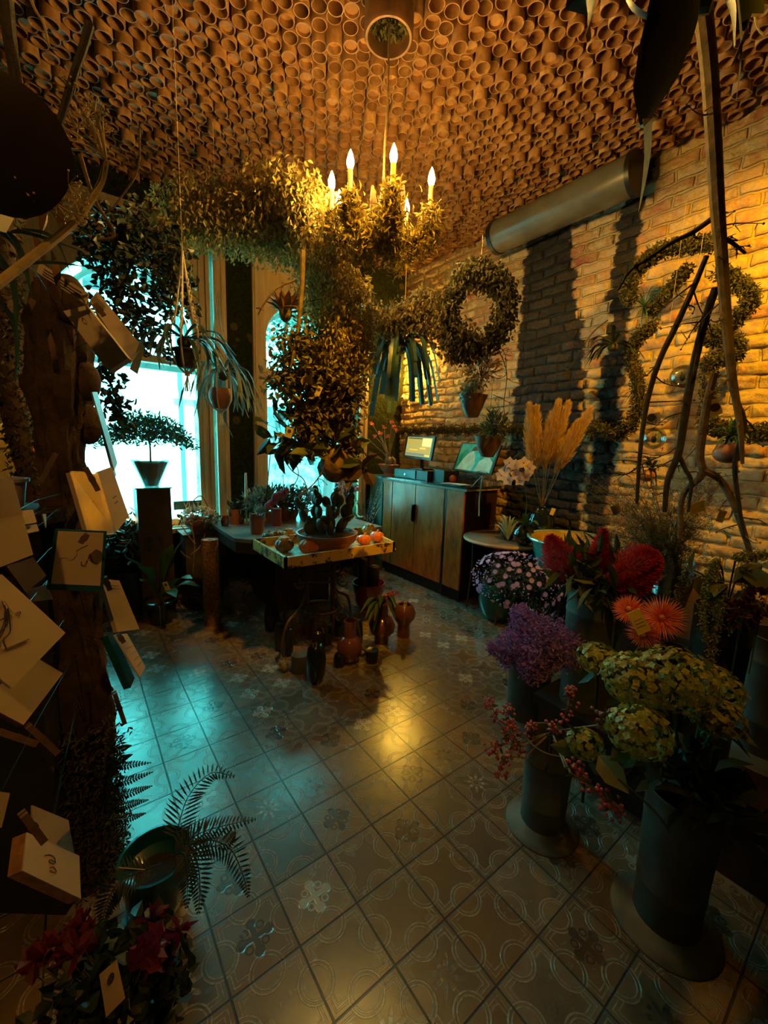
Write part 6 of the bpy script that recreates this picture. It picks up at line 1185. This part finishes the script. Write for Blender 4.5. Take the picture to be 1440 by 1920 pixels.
# gerbera-like spider chrysanthemums
GER = leafmat('salmon_ray_petal', (.92, .30, .12), (.85, .18, .08), .55, .3)
gv = thing('flower_vase', (1.86, .50, .30), 'dark vase behind the hydrangeas holding the salmon spider flowers', 'vase'); m = MB(); m.lathe((1.86, .50, .30), [(.001, 0), (.05, 0), (.06, .2), (.05, .42), (.045, .42), (.001, .3)], 24); m.build('vase_body', BLACK, gv)
for k, (px, rad, D_, lb) in enumerate((((1241, 1158), .075, 1.55, 'largest salmon spider chrysanthemum facing the camera'), ((1180, 1144), .058, 1.62, 'salmon spider chrysanthemum left of the yellow tag'), ((1208, 1186), .058, 1.52, 'salmon spider chrysanthemum hanging below the yellow tag'))):
    c = V3(AD(*px, D_)); f = V3(CP) - c + (((0, 0, .1), (-.5, .3, .9), (.2, .2, -.9))[k]); R_ = frame_to(f); t_ = thing('spider_chrysanthemum', c, lb, 'flower')
    m = MB()
    for ring_, (n, ll, zz) in enumerate(((46, 1., .12), (40, .85, .35), (30, .6, .7), (18, .35, 1.4))):
        a = np.arange(n) * 2 * PI / n + ring_; Dv = (R_ @ np.stack([np.cos(a), np.sin(a), np.full(n, zz) + RNG.normal(0, .08, n)])).T; m.leaves(np.tile(c, (n, 1)), Dv, rad * ll, .0055, up=R_[:, 2], droop=-.12, fold=.5)
    m.build('ray_petals', GER, t_); m = MB(); m.ball(c + R_[:, 2] * .012, .010, 10, 8); m.build('flower_centre', mat('orange_centre', (.6, .2, .05), .6) if k == 0 else bpy.data.materials['orange_centre'], t_)
    m = MB(); m.tube(curve([c - R_[:, 2] * .004, (c * .5 + np.array([1.86, .5, .7]) * .5), (1.86, .5, .68)], 8), .003, 6); m.build('flower_stem', GREEN, t_)
tg = thing('price_card', AD(1198, 1166, 1.46), 'yellow price card with scrawled lines among the salmon spider flowers', 'tag'); Qc = V3(AD(1198, 1166, 1.46)); R_ = rotz(YAWC) @ roty(-.5 + PI / 1) @ rotx(.2); m = MB(); m.box(Qc, (.042, .0015, .075), R_); m.build('card', mat('yellow_card', (.80, .55, .12), .5), tg, smooth=False)
m = MB()
for v in (.2, .05, -.1): m.tube([Qc + R_ @ np.array([x, -.0016, v * .075 + .002 * math.sin(x * 900)]) for x in np.linspace(-.013, .013, 9)], .0006, 4)
m.build('handwriting', INK, tg)
# hydrangeas
hl = thing('hydrangea_leaves', (b2.x, b2.y, .47), 'dark leaves filling the mouth of the largest zinc bucket under the hydrangeas', 'leaves'); n = 90; P = rdir(n, .3) * np.array([.14, .14, .09]) * RNG.uniform(.3, 1, (n, 1)); m = MB(); m.leaves(V3((b2.x, b2.y, .50)) + P, P * 5 + rdir(n), .10, .06); m.build('leaf_mass', DKGREEN, hl, kind='stuff')
HYD = leafmat('yellow_green_floret', (.44, .38, .06), (.26, .23, .035), .55, .25, (.55, .46, .09)); hyg = 'yellow-green hydrangea heads'
for k, (px, r, D_, lb) in enumerate((((1122, 1235), .062, 1.62, 'smaller hydrangea head, upper left below the celosia bucket'), ((1192, 1275), .085, 1.42, 'hydrangea head, front left of the big central cluster'), ((1265, 1272), .10, 1.45, 'largest hydrangea head in the middle of the cluster'), ((1325, 1290), .085, 1.6, 'shaded hydrangea head behind the largest one on the right'), ((1345, 1345), .06, 1.5, 'small shaded hydrangea head at the lower right'), ((1198, 1372), .070, 1.25, 'round hydrangea head below the cluster'), ((1098, 1395), .045, 1.3, 'small hydrangea head at the lower left beside the berries'))):
    c = V3(AD(*px, D_)); t_ = thing('hydrangea_head', c, lb, 'flower', hyg); m = MB(); n = int(250 * (r / .08) ** 1.4); P = rdir(n, .15); P = P / np.linalg.norm(P, axis=1, keepdims=True)
    for q in P:
        cc = c + q * r * RNG.uniform(.88, 1.04) * np.array([1.15, 1.15, .85]); R_ = frame_to(q + RNG.normal(0, .25, 3)); a0 = RNG.uniform(0, PI); Dv = [R_ @ np.array([math.cos(a0 + j * PI / 2), math.sin(a0 + j * PI / 2), .25]) for j in range(4)]
        m.leaves(np.tile(cc, (4, 1)), Dv, .0115, .0125, up=R_[:, 2], droop=.2, fold=.12)
    m.build('florets', HYD, t_, kind='stuff'); m = MB(); m.tube(curve([c - (0, 0, r * .3), (c[0] * .6 + b2.x * .4, c[1] * .6 + b2.y * .4, .62), (b2.x, b2.y, .5)] if k not in (0, 6) else [c - (0, 0, r * .3), c - (-.02, 0, .12), c - (-.03, 0, .22)], 8), .005, 6); m.build('stem', GREEN, t_)
    m = MB(); m.leaves(np.tile(c - (0, 0, r * .5), (5, 1)), rdir(5, -.1), .10, .055); m.build('leaf', OLIVE, t_)
lf = thing('fallen_leaf', AD(1135, 1440, 1.25), 'single large olive leaf on a stem hanging below the lower hydrangeas', 'leaf'); m = MB(); c = V3(AD(1122, 1415, 1.25)); e = V3(AD(1158, 1462, 1.2)); m.leaves([c], [e - c], .11, .075, up=(V3(CP) - c)); m.build('leaf_blade', leafmat('ochre_leaf', (.22, .18, .03), (.16, .13, .03), .5, .2), lf)
m = MB(); m.tube(curve(PD([(1158, 1460), (1200, 1495), (1235, 1530), (1255, 1560)], 1.15), 10), .003, 5); m.build('leaf_stalk', OLIVE, lf)
# statice
STA = leafmat('purple_statice', (.20, .09, .34), (.30, .14, .42), .8, .2); sb = thing('statice_bunch', (b3.x, b3.y, .46), 'billowing bunch of dusty purple statice in the zinc bucket', 'flowers'); s0 = V3(sb.location)
for k, (px, r, D_) in enumerate((((985, 1170), .08, 1.95), ((1030, 1195), .11, 1.9), ((960, 1210), .08, 1.9), ((1010, 1225), .11, 1.85), ((1060, 1220), .09, 1.85), ((950, 1235), .05, 1.9), ((1000, 1255), .07, 1.8), ((925, 1215), .035, 1.9), ((975, 1150), .05, 2.0))):
    c = V3(AD(*px, D_)); m = MB(); n = int(700 * (r / .08) ** 1.5); P = rdir(n) * r * RNG.uniform(.2, 1, (n, 1)) ** .6; m.leaves(c + P, rdir(n, .4), .017, .009); m.build('flower_cluster', STA, sb, kind='stuff'); m = MB(); m.tube(curve([s0 - (0, 0, .1), s0 * .6 + c * .4 + (0, 0, .02), c], 8), .003, 5); m.build('stem', GREEN, sb)
n = 260; m = MB(); m.leaves(s0 + (0, 0, .06) + rdir(n) * .10, rdir(n, .5), .08, .012); m.build('foliage', DKGREEN, sb, kind='stuff')
# pink berries
BER = mat('pink_berry', (.50, .10, .10), .25, var=.4, scale=40); bb = thing('berry_sprays', (b1.x, b1.y, .38), 'arching sprays of pink-red berries spilling from the front zinc bucket', 'berry branches'); s0 = V3(bb.location)
for k, (pts, D_) in enumerate((([(975, 1400), (945, 1370), (925, 1330), (912, 1315)], 1.5), ([(980, 1400), (960, 1385), (935, 1400), (918, 1410)], 1.5), ([(985, 1420), (950, 1420), (940, 1440), (935, 1455)], 1.45), ([(1000, 1390), (990, 1370), (1000, 1355)], 1.55), ([(1040, 1380), (1060, 1340), (1070, 1300), (1065, 1290)], 1.6), ([(1040, 1400), (1035, 1370), (1055, 1350)], 1.55), ([(1070, 1450), (1110, 1475), (1140, 1500), (1158, 1525)], 1.2), ([(1060, 1440), (1080, 1440), (1100, 1470)], 1.25), ([(970, 1395), (955, 1350), (950, 1325)], 1.55), ([(990, 1410), (965, 1400), (955, 1360)], 1.5), ([(1120, 1360), (1130, 1345), (1150, 1350)], 1.4))):
    c = curve(PD(pts, D_), 22); m = MB(); m.tube(curve([s0 - (0, 0, .1), s0 + (0, 0, .02), c[0]], 6), .003, 5); m.tube(c, [.0025, .0012], 5); sp = m.build('spray_stem', TWIG, bb)
    m = MB()
    for j in range(34): q = c[RNG.integers(6, 22)] + RNG.normal(0, .013, 3); m.ball(q, RNG.uniform(.0045, .0075), 8, 6)
    m.build('berries', BER if k != 10 else mat('mauve_berry', (.2, .1, .14), .4), sp, kind='stuff')
    m = MB(); m.leaves(c[RNG.integers(2, 20, 7)], rdir(7), .035, .014); m.build('leaves', OLIVE, sp)
# amaranth and dark flowers at right
am = thing('hanging_amaranth', (b7.x if b7.x > 1.9 else 1.9, b7.y, .92), 'yellow-green trailing amaranth tassels with round leaves in the tall dull vase', 'flowers'); AMA = leafmat('amaranth_tassel', (.30, .25, .03), (.18, .15, .025), .7, .2); s0 = V3(am.location)
for k, (pts, D_) in enumerate((([(1345, 1048), (1330, 1075), (1322, 1120), (1318, 1160), (1325, 1200)], 1.75), ([(1338, 1060), (1340, 1100), (1345, 1150)], 1.8), ([(1380, 1045), (1410, 1042), (1440, 1040)], 1.75), ([(1395, 1060), (1400, 1110), (1372, 1180)], 1.8), ([(1355, 1100), (1350, 1150), (1330, 1240)], 1.75), ([(1290, 1065), (1280, 1100), (1265, 1130)], 1.85))):
    c = curve(PD(pts, D_), 26); m = MB(); m.tube(curve([s0 - (0, 0, .05), (s0 + c[0]) / 2 + (0, 0, .03), c[0]], 6), .003, 5); st_ = m.build('stem', OLIVE, am); n = 420; m = MB(); m.leaves(c[RNG.integers(0, 26, n)] + RNG.normal(0, .007, (n, 3)), rdir(n, -.4), .012, .006); m.build('tassel', AMA if k != 5 else HOPD, st_, kind='stuff')
m = MB(); c = PD([(1325, 1075), (1350, 1085), (1395, 1070), (1420, 1080), (1370, 1095), (1400, 1100), (1300, 1080), (1430, 1060)], 1.8); m.leaves([V3(q) for q in c], rdir(8, -.6), .10, .07); m.build('round_leaves', leafmat('olive_round_leaf', (.14, .13, .03), (.09, .09, .025), .5, .2), am)
for px, lb in (((1392, 1152), 'dark burgundy bloom low under the amaranth'), ((1430, 1128), 'dark burgundy bloom at the right frame edge')):
    c = V3(AD(*px, 1.75)); t_ = thing('burgundy_bloom', c, lb, 'flower'); m = MB(); n = 120; P = rdir(n); m.leaves(c + P * .03, P, .022, .016); m.build('petals', leafmat('burgundy_petal', (.11, .012, .02), (.06, .008, .015), .6, .2) if 'low' in lb else bpy.data.materials['burgundy_petal'], t_); m = MB(); m.tube([c, c - (0, 0, .25)], .003, 5); m.build('flower_stem', GREEN, t_)
q = AZ(1430, 1640, 0); db = thing('dark_bush', (1.56, -.05, 0), 'dark leafy plant at the lower right corner', 'plant'); m = MB(); m.lathe((1.56, -.05, 0), pot_prof(.11, .14, .26), 26); m.build('pot', BLACK, db); n = 900; P = rdir(n) * np.array([.22, .20, .20]) * RNG.uniform(.3, 1, (n, 1)); m = MB(); m.leaves(V3((1.56, -.05, .42)) + P, rdir(n, -.1), .04, .02); m.build('foliage', leafmat('dark_bush_leaf', (.06, .06, .03), (.03, .035, .02), .7, .2), db, kind='stuff')  # leaves dark green-brown by their own colour
# feathery asparagus fern mass
ff = thing('feathery_fern', (2.75, .85, .60), 'cloud of feathery brown-green asparagus fern standing on the upper step under the branches', 'plant'); m = MB(); m.lathe((2.75, .85, .60), pot_prof(.12, .16, .2), 26); m.build('pot', BLACK, ff); s0 = np.array([2.75, .85, .78])
m = MB(); fe = []
for k in range(210):
    tx, ty = RNG.uniform(1085, 1345), RNG.uniform(890, 1060); e = V3(AD(tx, ty, RNG.uniform(2.4, 3.1))); c = curve([s0 + RNG.normal(0, .04, 3), (s0 + e) / 2 + (0, 0, .08), e], 12); m.tube(c, [.002, .0008], 4); fe.append(c[4:])
m.build('fern_stems', TWIG, ff, kind='stuff'); B = np.concatenate(fe); B = np.repeat(B, 9, 0) + RNG.normal(0, .018, (len(B) * 9, 3)); m = MB(); m.leaves(B, rdir(len(B), .2), .026, .0022, fold=.1); m.build('needles', leafmat('brown_green_needle', (.12, .085, .03), (.055, .05, .02), .7, .2), ff, kind='stuff')
for px, w, h, a, lb in (((1306, 952), .075, .05, .35, 'torn yellow paper tag in the feathery fern'), ((1352, 968), .035, .055, -.25, 'small narrow yellow tag right of the torn one'), ((1155, 955), .045, .05, .5, 'pale crumpled tag at the left of the feathery fern')):
    p = V3(AD(*px, 2.35)); t_ = thing('paper_tag', p, lb, 'tag'); m = MB(); m.box(p, (w, .0015, h), rotz(YAWC) @ roty(-a)); m.build('tag_card', bpy.data.materials['yellow_card'] if 'yellow' in lb else PAPER2, t_, smooth=False)
# trunk-like branches hanging on the right
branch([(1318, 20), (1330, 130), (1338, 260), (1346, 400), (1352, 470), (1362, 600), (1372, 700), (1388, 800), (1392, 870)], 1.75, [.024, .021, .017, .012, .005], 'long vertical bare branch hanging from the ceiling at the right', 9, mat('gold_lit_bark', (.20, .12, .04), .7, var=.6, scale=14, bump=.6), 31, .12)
branch([(1338, 408), (1300, 435), (1260, 455), (1215, 485), (1180, 510), (1158, 545)], 1.8, [.009, .007, .004], 'thin knobbly branch running down left from the long branch', 6, DTWIG, 32, .05)
branch([(1325, 480), (1300, 540), (1268, 610), (1235, 680), (1212, 760), (1200, 850), (1194, 945)], 1.85, [.008, .010, .009, .006], 'slanting dark branch, leftmost of the three descending before the gold brick', 8, DTWIG, 33, .16)
branch([(1342, 540), (1322, 600), (1300, 690), (1284, 780), (1272, 850), (1252, 900), (1246, 960)], 1.85, [.012, .013, .012, .008], 'middle dark descending branch forking above the feathery fern', 8, DTWIG, 34, .16)
branch([(1272, 852), (1285, 880), (1296, 905), (1290, 960)], 1.85, [.008, .005], 'short right fork of the middle descending branch', 2, DTWIG, 35, .06)
branch([(1372, 730), (1385, 760), (1395, 800), (1378, 870), (1386, 950), (1395, 1010)], 1.85, [.008, .008, .005], 'rightmost forked limb curling down beside the mossy pot', 7, DTWIG, 36, .12)
branch([(1340, 440), (1372, 455), (1398, 475)], 1.75, [.007, .004], 'stub twig pointing right from the long branch knot', 3, DTWIG, 37, .04)
branch([(1340, 700), (1325, 760), (1312, 850), (1316, 890), (1280, 930), (1275, 1010)], 2.0, [.012, .015, .012, .008], 'greyish crooked limb standing between the two right branches', 5, TWIG, 38, .12)
branch([(1316, 880), (1350, 900), (1378, 950), (1395, 1000), (1408, 1040)], 2.0, [.012, .012, .008], 'arched driftwood limb bending down to the lower right', 8, TWIG, 39, .15)
branch([(1140, 600), (1110, 625), (1085, 665), (1060, 700)], 3.35, [.005, .002], 'small twig sprouting from the wall fern over the black stripe', 5, DTWIG, 40, .06)
branch([(1140, 880), (1170, 890), (1205, 870), (1240, 855)], 2.6, [.004, .003], 'spidery twig left of the middle branch foot', 12, DTWIG, 41, .14)
# mossy limbs on the wall
def moss_limb(pts, X, r, label, n=3600, seed=0):
    c = curve([AX(x, y, X) for x, y in pts], 70); t_ = thing('mossy_limb', c[35], label, 'branch'); m = MB(); m.tube(c, r * .55, 8); m.build('limb', BARK, t_); k = RNG.integers(0, 70, n); m = MB(); m.leaves(c[k] + rdir(n) * r * RNG.uniform(.6, 1.25, (n, 1)), rdir(n), .026, .011); m.build('moss', MOSS, t_, kind='stuff')
moss_limb([(1338, 455), (1290, 460), (1240, 470), (1200, 500), (1180, 545), (1180, 560)], 3.12, .045, 'moss-wrapped limb arching left from the long branch knot', seed=1)
moss_limb([(1288, 505), (1262, 535), (1235, 570), (1222, 580)], 3.2, .035, 'short moss-wrapped limb with an air plant at its lower end', 1600)
moss_limb([(1225, 610), (1200, 630), (1182, 665), (1195, 710), (1198, 760), (1180, 800), (1150, 815), (1110, 800)], 3.2, .042, 'S-shaped moss-wrapped limb climbing the brick between stripe and gold patch')
moss_limb([(1352, 510), (1385, 530), (1408, 560), (1385, 595), (1345, 625), (1330, 635), (1378, 640), (1372, 672), (1330, 678), (1330, 740), (1325, 790)], 3.2, .042, 'zigzag moss-wrapped limb at the right on the gold-lit brick', 5200)
moss_limb([(1325, 790), (1350, 805), (1400, 812), (1470, 808)], 3.2, .045, 'level moss limb leaving the frame on the right at pot height', 2600)
def spiky(px, X, r, n, label, mt=GREEN, name='air_plant', w=.012, up=.5):
    c = V3(AX(*px, X)); t_ = thing(name, c, label, 'plant')
    for k in range(n): d = rdir(1, up)[0]; e = c + d * r * RNG.uniform(.7, 1.1); m = MB(); m.strap(curve([c, (c + e) / 2 + (0, 0, r * .12), e - (0, 0, r * .12)], 8), (w, w * .8, .001), .3); m.build('leaf', mt, t_)
    return t_
spiky((1208, 575), 3.15, .16, 16, 'spiky green air plant at the end of the short moss limb'); spiky((1192, 735), 3.15, .13, 20, 'spiky air plant at the bend of the S-shaped moss limb', MOSS, w=.007)
a_ = spiky((1222, 878), 3.0, .14, 12, 'dark spiky plant in a small clay bulb pot low on the wall', DKGREEN, w=.022)
m = MB(); m.ball(V3(AX(1212, 892, 3.0)), (.05, .05, .04), 14, 10); m.build('bulb_pot', TERRAP, a_)
a_ = spiky((1372, 815), 2.6, .14, 18, 'green leafy plant in the round hanging clay pot at the right', GREEN, name='hanging_plant', w=.022); m = MB(); m.ball(V3(AX(1366, 850, 2.6)), (.065, .065, .05), 18, 12); m.build('round_clay_pot', TERRAP, a_)
staghorn('wall_staghorn', (1150, 645), 3.3, 13, .7, .22, .02, DKGREEN, 'dark staghorn fern mounted over the narrow black stripe of the wall', 51, down=.2)
for px, r, lb in (((1280, 706), .055, 'upper clear glass ball ornament hanging before the gold brick'), ((1226, 822), .055, 'lower clear glass ball ornament with a dark seed inside')):
    c = V3(AD(*px, 2.55)); t_ = thing('glass_ball', c, lb, 'glass ball'); m = MB(); m.ball(c, r, 24, 16); m.build('glass_sphere', GLASS, t_); m = MB(); m.ball(c - (0, 0, r * .1), (.012, .012, .018), 10, 8); m.leaves(np.tile(c, (6, 1)), rdir(6), .03, .006); m.build('inner_plant', DTWIG, t_); m = MB(); m.tube([c + (0, 0, r), c + (0, 0, 1.1)], .0008, 4); m.build('hanging_thread', COTTON, t_)
for px, h, lb in (((1222, 786), .055, 'yellowed tag on the leftmost descending branch'), ((1337, 765), .06, 'pale tag with a round emblem beside the crooked limb')):
    p = V3(AD(*px, 2.0)); t_ = thing('hanging_price_tag', p, lb, 'tag'); swing_tag(t_, p, .06, .045, YAWC - .75, .1, -.2 if h < .06 else 1.2)
# dark strap leaves from above, right foreground
sl = thing('hanging_strap_leaves', AD(1240, 40, 1.0), 'big dark drooping strap leaves with a golden dried tip, upper right foreground', 'plant')
DKS = mat('dark_olive_strap', (.035, .04, .012), .4, var=.4, scale=20)
for pts, w, D_, mt in (([(1268, -40), (1250, 60), (1228, 150), (1207, 232)], (.075, .085, .07, .012), .95, DKS), ([(1262, -40), (1222, 40), (1205, 130), (1196, 190)], (.04, .05, .03, .006), .97, DKS), ([(1100, -60), (1098, -10), (1103, 40), (1098, 66)], (.06, .075, .07, .03), .95, DKS), ([(1160, -40), (1180, 10), (1210, 32), (1240, 30)], (.02, .018, .014, .01), .95, DKS), ([(1380, -20), (1388, 80), (1384, 150), (1380, 190)], (.012, .018, .014, .003), 1.0, MOSS), ([(1410, -20), (1402, 40), (1372, 120)], (.03, .04, .01), 1.0, DKS), ([(1350, -30), (1370, 30), (1376, 90)], (.03, .04, .01), .98, DKS)):
    m = MB(); m.strap(curve(PD(pts, D_), 14), w, .12); m.build('strap_leaf', mt, sl)
m = MB(); m.strap(curve(PD([(1206, 222), (1208, 290), (1203, 350), (1197, 398)], .95), 14), (.028, .022, .012, .001), .45); m.build('dried_tip', STRAW, sl)
m = MB(); m.tube(curve(PD([(1250, -60), (1262, 0), (1300, 12), (1335, 8)], 1.0), 8), .012, 8); m.build('leaf_stalk', DKS, sl)
for pts, lb in (([(1412, -10), (1415, 30), (1422, 55), (1432, 65)], 'thin curled twig at the top right corner'), ([(765, 500), (762, 470), (764, 440), (760, 560)], 'single straw thread hanging under the chandelier')):
    m = MB(); m.tube(curve(PD(pts, 1.2 if 'corner' in lb else 2.2), 10), .0018, 5); tag(m.build('thin_twig', STRAW), lb, 'twig')
gb = thing('cut_glass_bowl', AD(1255, 1050, 2.3), 'pale blue cut-glass bowl glinting between celosia and amaranth', 'bowl'); p = V3(AD(1262, 1052, 2.45)); gb.location = (p[0], p[1], .60)
m = MB(); m.lathe((p[0], p[1], .60), [(.001, 0), (.05, 0), (.10, p[2] - .6), (.094, p[2] - .6), (.04, .02)], 16); m.build('bowl_body', GLASS, gb, smooth=False)
# ================================================================ FERNS AND CYCLAMEN, LOWER LEFT
def frond(par, pts, D, L, mt, w=.010, n=26, hang=0.):
    c = curve(PD(pts, D), n); m = MB(); m.tube(c, [.0022, .001], 5)
    for i in range(3, n):
        u = i / (n - 1); T_ = c[i] - c[i - 1]; T_ /= np.linalg.norm(T_); view = V3(CP) - c[i]; view /= np.linalg.norm(view); s_ = np.cross(T_, view); s_ /= np.linalg.norm(s_); l = L * math.sin(min(1, (1 - u) * 1.25 + .08) * PI / 2) * min(1, .4 + u * 2.2)
        m.leaves([c[i], c[i]], [s_ + T_ * .55 - view * .25, -s_ + T_ * .55 - view * .25], l * .8, w * .62, up=view, droop=.15, fold=.15)
    return m.build('frond', mt, par)
fp = AZ(292, 1600, .20); fpot = thing('fern_in_teal_pot', (fp.x, fp.y, 0), 'arching fern in a deep teal glazed pot on the tiles, lower left', 'plant')
m = MB(); m.lathe((fp.x, fp.y, 0), [(.001, 0), (.065, 0), (.085, .06), (.10, .17), (.104, .20), (.096, .20), (.09, .15), (.001, .12)], 40); m.build('pot', TEALG, fpot); soil_disc((fp.x, fp.y), .088, .135, fpot)
FERNM = leafmat('fern_leaf', (.045, .065, .045), (.025, .045, .035), .5, .25)
for pts, D_, L in (([(325, 1590), (335, 1545), (355, 1490), (395, 1450), (438, 1455)], (1.2, 1.22, 1.28, 1.35, 1.4), .085), ([(325, 1600), (370, 1565), (420, 1548), (478, 1536)], (1.2, 1.2, 1.22, 1.25), .06), ([(330, 1605), (380, 1575), (430, 1590), (455, 1640), (465, 1680)], (1.2, 1.15, 1.12, 1.1, 1.1), .07), ([(325, 1600), (350, 1580), (368, 1610), (375, 1660), (372, 1710)], (1.2, 1.12, 1.08, 1.05, 1.03), .075), ([(320, 1605), (345, 1600), (352, 1640), (350, 1700)], (1.2, 1.1, 1.05, 1.02), .06), ([(300, 1620), (260, 1635), (222, 1655), (200, 1695), (192, 1735)], (1.15, 1.1, 1.06, 1.03, 1.0), .06), ([(325, 1600), (380, 1590), (425, 1580), (440, 1560)], (1.2, 1.2, 1.22, 1.25), .05)):
    frond(fpot, pts, D_, L, FERNM)
swing_tag(fpot, AD(245, 1630, .85), .05, .035, YAWC, .6, .5)
sf = thing('small_fern', AZ(225, 1540, 0) + Vector((0, .05, 0)), 'fern silhouetted against the turquoise tiles at the foot of the card trunk', 'fern')
for pts in ([(205, 1415), (225, 1405), (245, 1398)], [(205, 1450), (240, 1435), (282, 1430)], [(208, 1480), (245, 1462), (285, 1448)], [(210, 1502), (250, 1485), (284, 1474)], [(212, 1522), (245, 1508), (277, 1500)], [(205, 1440), (225, 1425), (247, 1415)], [(200, 1540), (240, 1535), (272, 1525)]): frond(sf, [(190, 1560)] + pts, (1.45, 1.4, 1.38, 1.36), .026, DKGREEN, w=.010, n=24)
m = MB(); q = V3(sf.location); m.lathe((q[0] - .05, q[1], 0), pot_prof(.05, .065, .10), 20); m.build('pot', BLACK, sf)
cy = thing('cyclamen_pot', AZ(225, 1850, .0) * 1, 'magenta cyclamen with two flower clumps and a price tag, lower left corner', 'plant'); c0 = AZ(225, 1850, .22); cy.location = (c0.x, c0.y, 0)
m = MB(); m.lathe((c0.x, c0.y, 0), pot_prof(.085, .11, .16), 28); m.build('pot', BLACK, cy); n = 420; P = rdir(n, .3) * np.array([.17, .15, .10]) * RNG.uniform(.4, 1, (n, 1)); m = MB(); m.leaves(V3(c0) * (1, 1, 0) + (0, 0, max(.2, c0.z - .04)) + P, rdir(n, .2), .04, .036); m.build('foliage', DKGREEN, cy, kind='stuff')
CYC = leafmat('magenta_petal', (.22, .018, .03), (.15, .012, .025), .5, .3)
for k, (px, D_) in enumerate((((150, 1735), .72), ((128, 1760), .70), ((105, 1775), .68), ((160, 1760), .70), ((85, 1790), .66), ((140, 1785), .68), ((285, 1728), .72), ((290, 1765), .70), ((275, 1795), .68), ((300, 1800), .68), ((338, 1745), .72), ((262, 1785), .69), ((65, 1800), .66))):
    c = V3(AZ(*px, .27 + .03 * (k % 3))); m = MB(); m.leaves(np.tile(c, (7, 1)), rdir(7, .7), .044, .034, droop=-.2); m.build('flower', CYC, cy); m = MB(); m.tube(curve([c, c - (0, 0, .05), V3(c0) * (.8, .8, 1) + c * (.2, .2, 0) - (0, 0, .05)], 6), .0018, 5); m.build('flower_stem', TWIG, cy)
Q = [V3(AD(x, y, d)) for (x, y), d in zip(((186, 1828), (218, 1800), (234, 1872), (199, 1908)), (.72, .74, .72, .70))]; m = MB(); m.add(np.array(Q + [q + np.array([.0008, .0008, 0]) for q in Q]), [(0, 1, 2, 3), (7, 6, 5, 4), (0, 4, 5, 1), (1, 5, 6, 2), (2, 6, 7, 3), (3, 7, 4, 0)]); tg_ = m.build('price_tag', PAPER2, cy, smooth=False)
c = sum(Q) / 4; n_ = np.cross(Q[1] - Q[0], Q[3] - Q[0]); n_ /= np.linalg.norm(n_); n_ = n_ if n_ @ (V3(CP) - c) > 0 else -n_; m = MB(); cc = c + (Q[1] - Q[2]) * .22 + n_ * .0015; m.lathe(cc, [(.001, .0005), (.0075, .0005), (.0075, 0)], 18, frame_to(n_)); m.build('tag_emblem', INK, tg_)
draw(tg_, [Q[0], Q[1], Q[2], Q[3]], -n_, bill((.58, .68), .3, .75), .0005, 'tag_print') if False else None
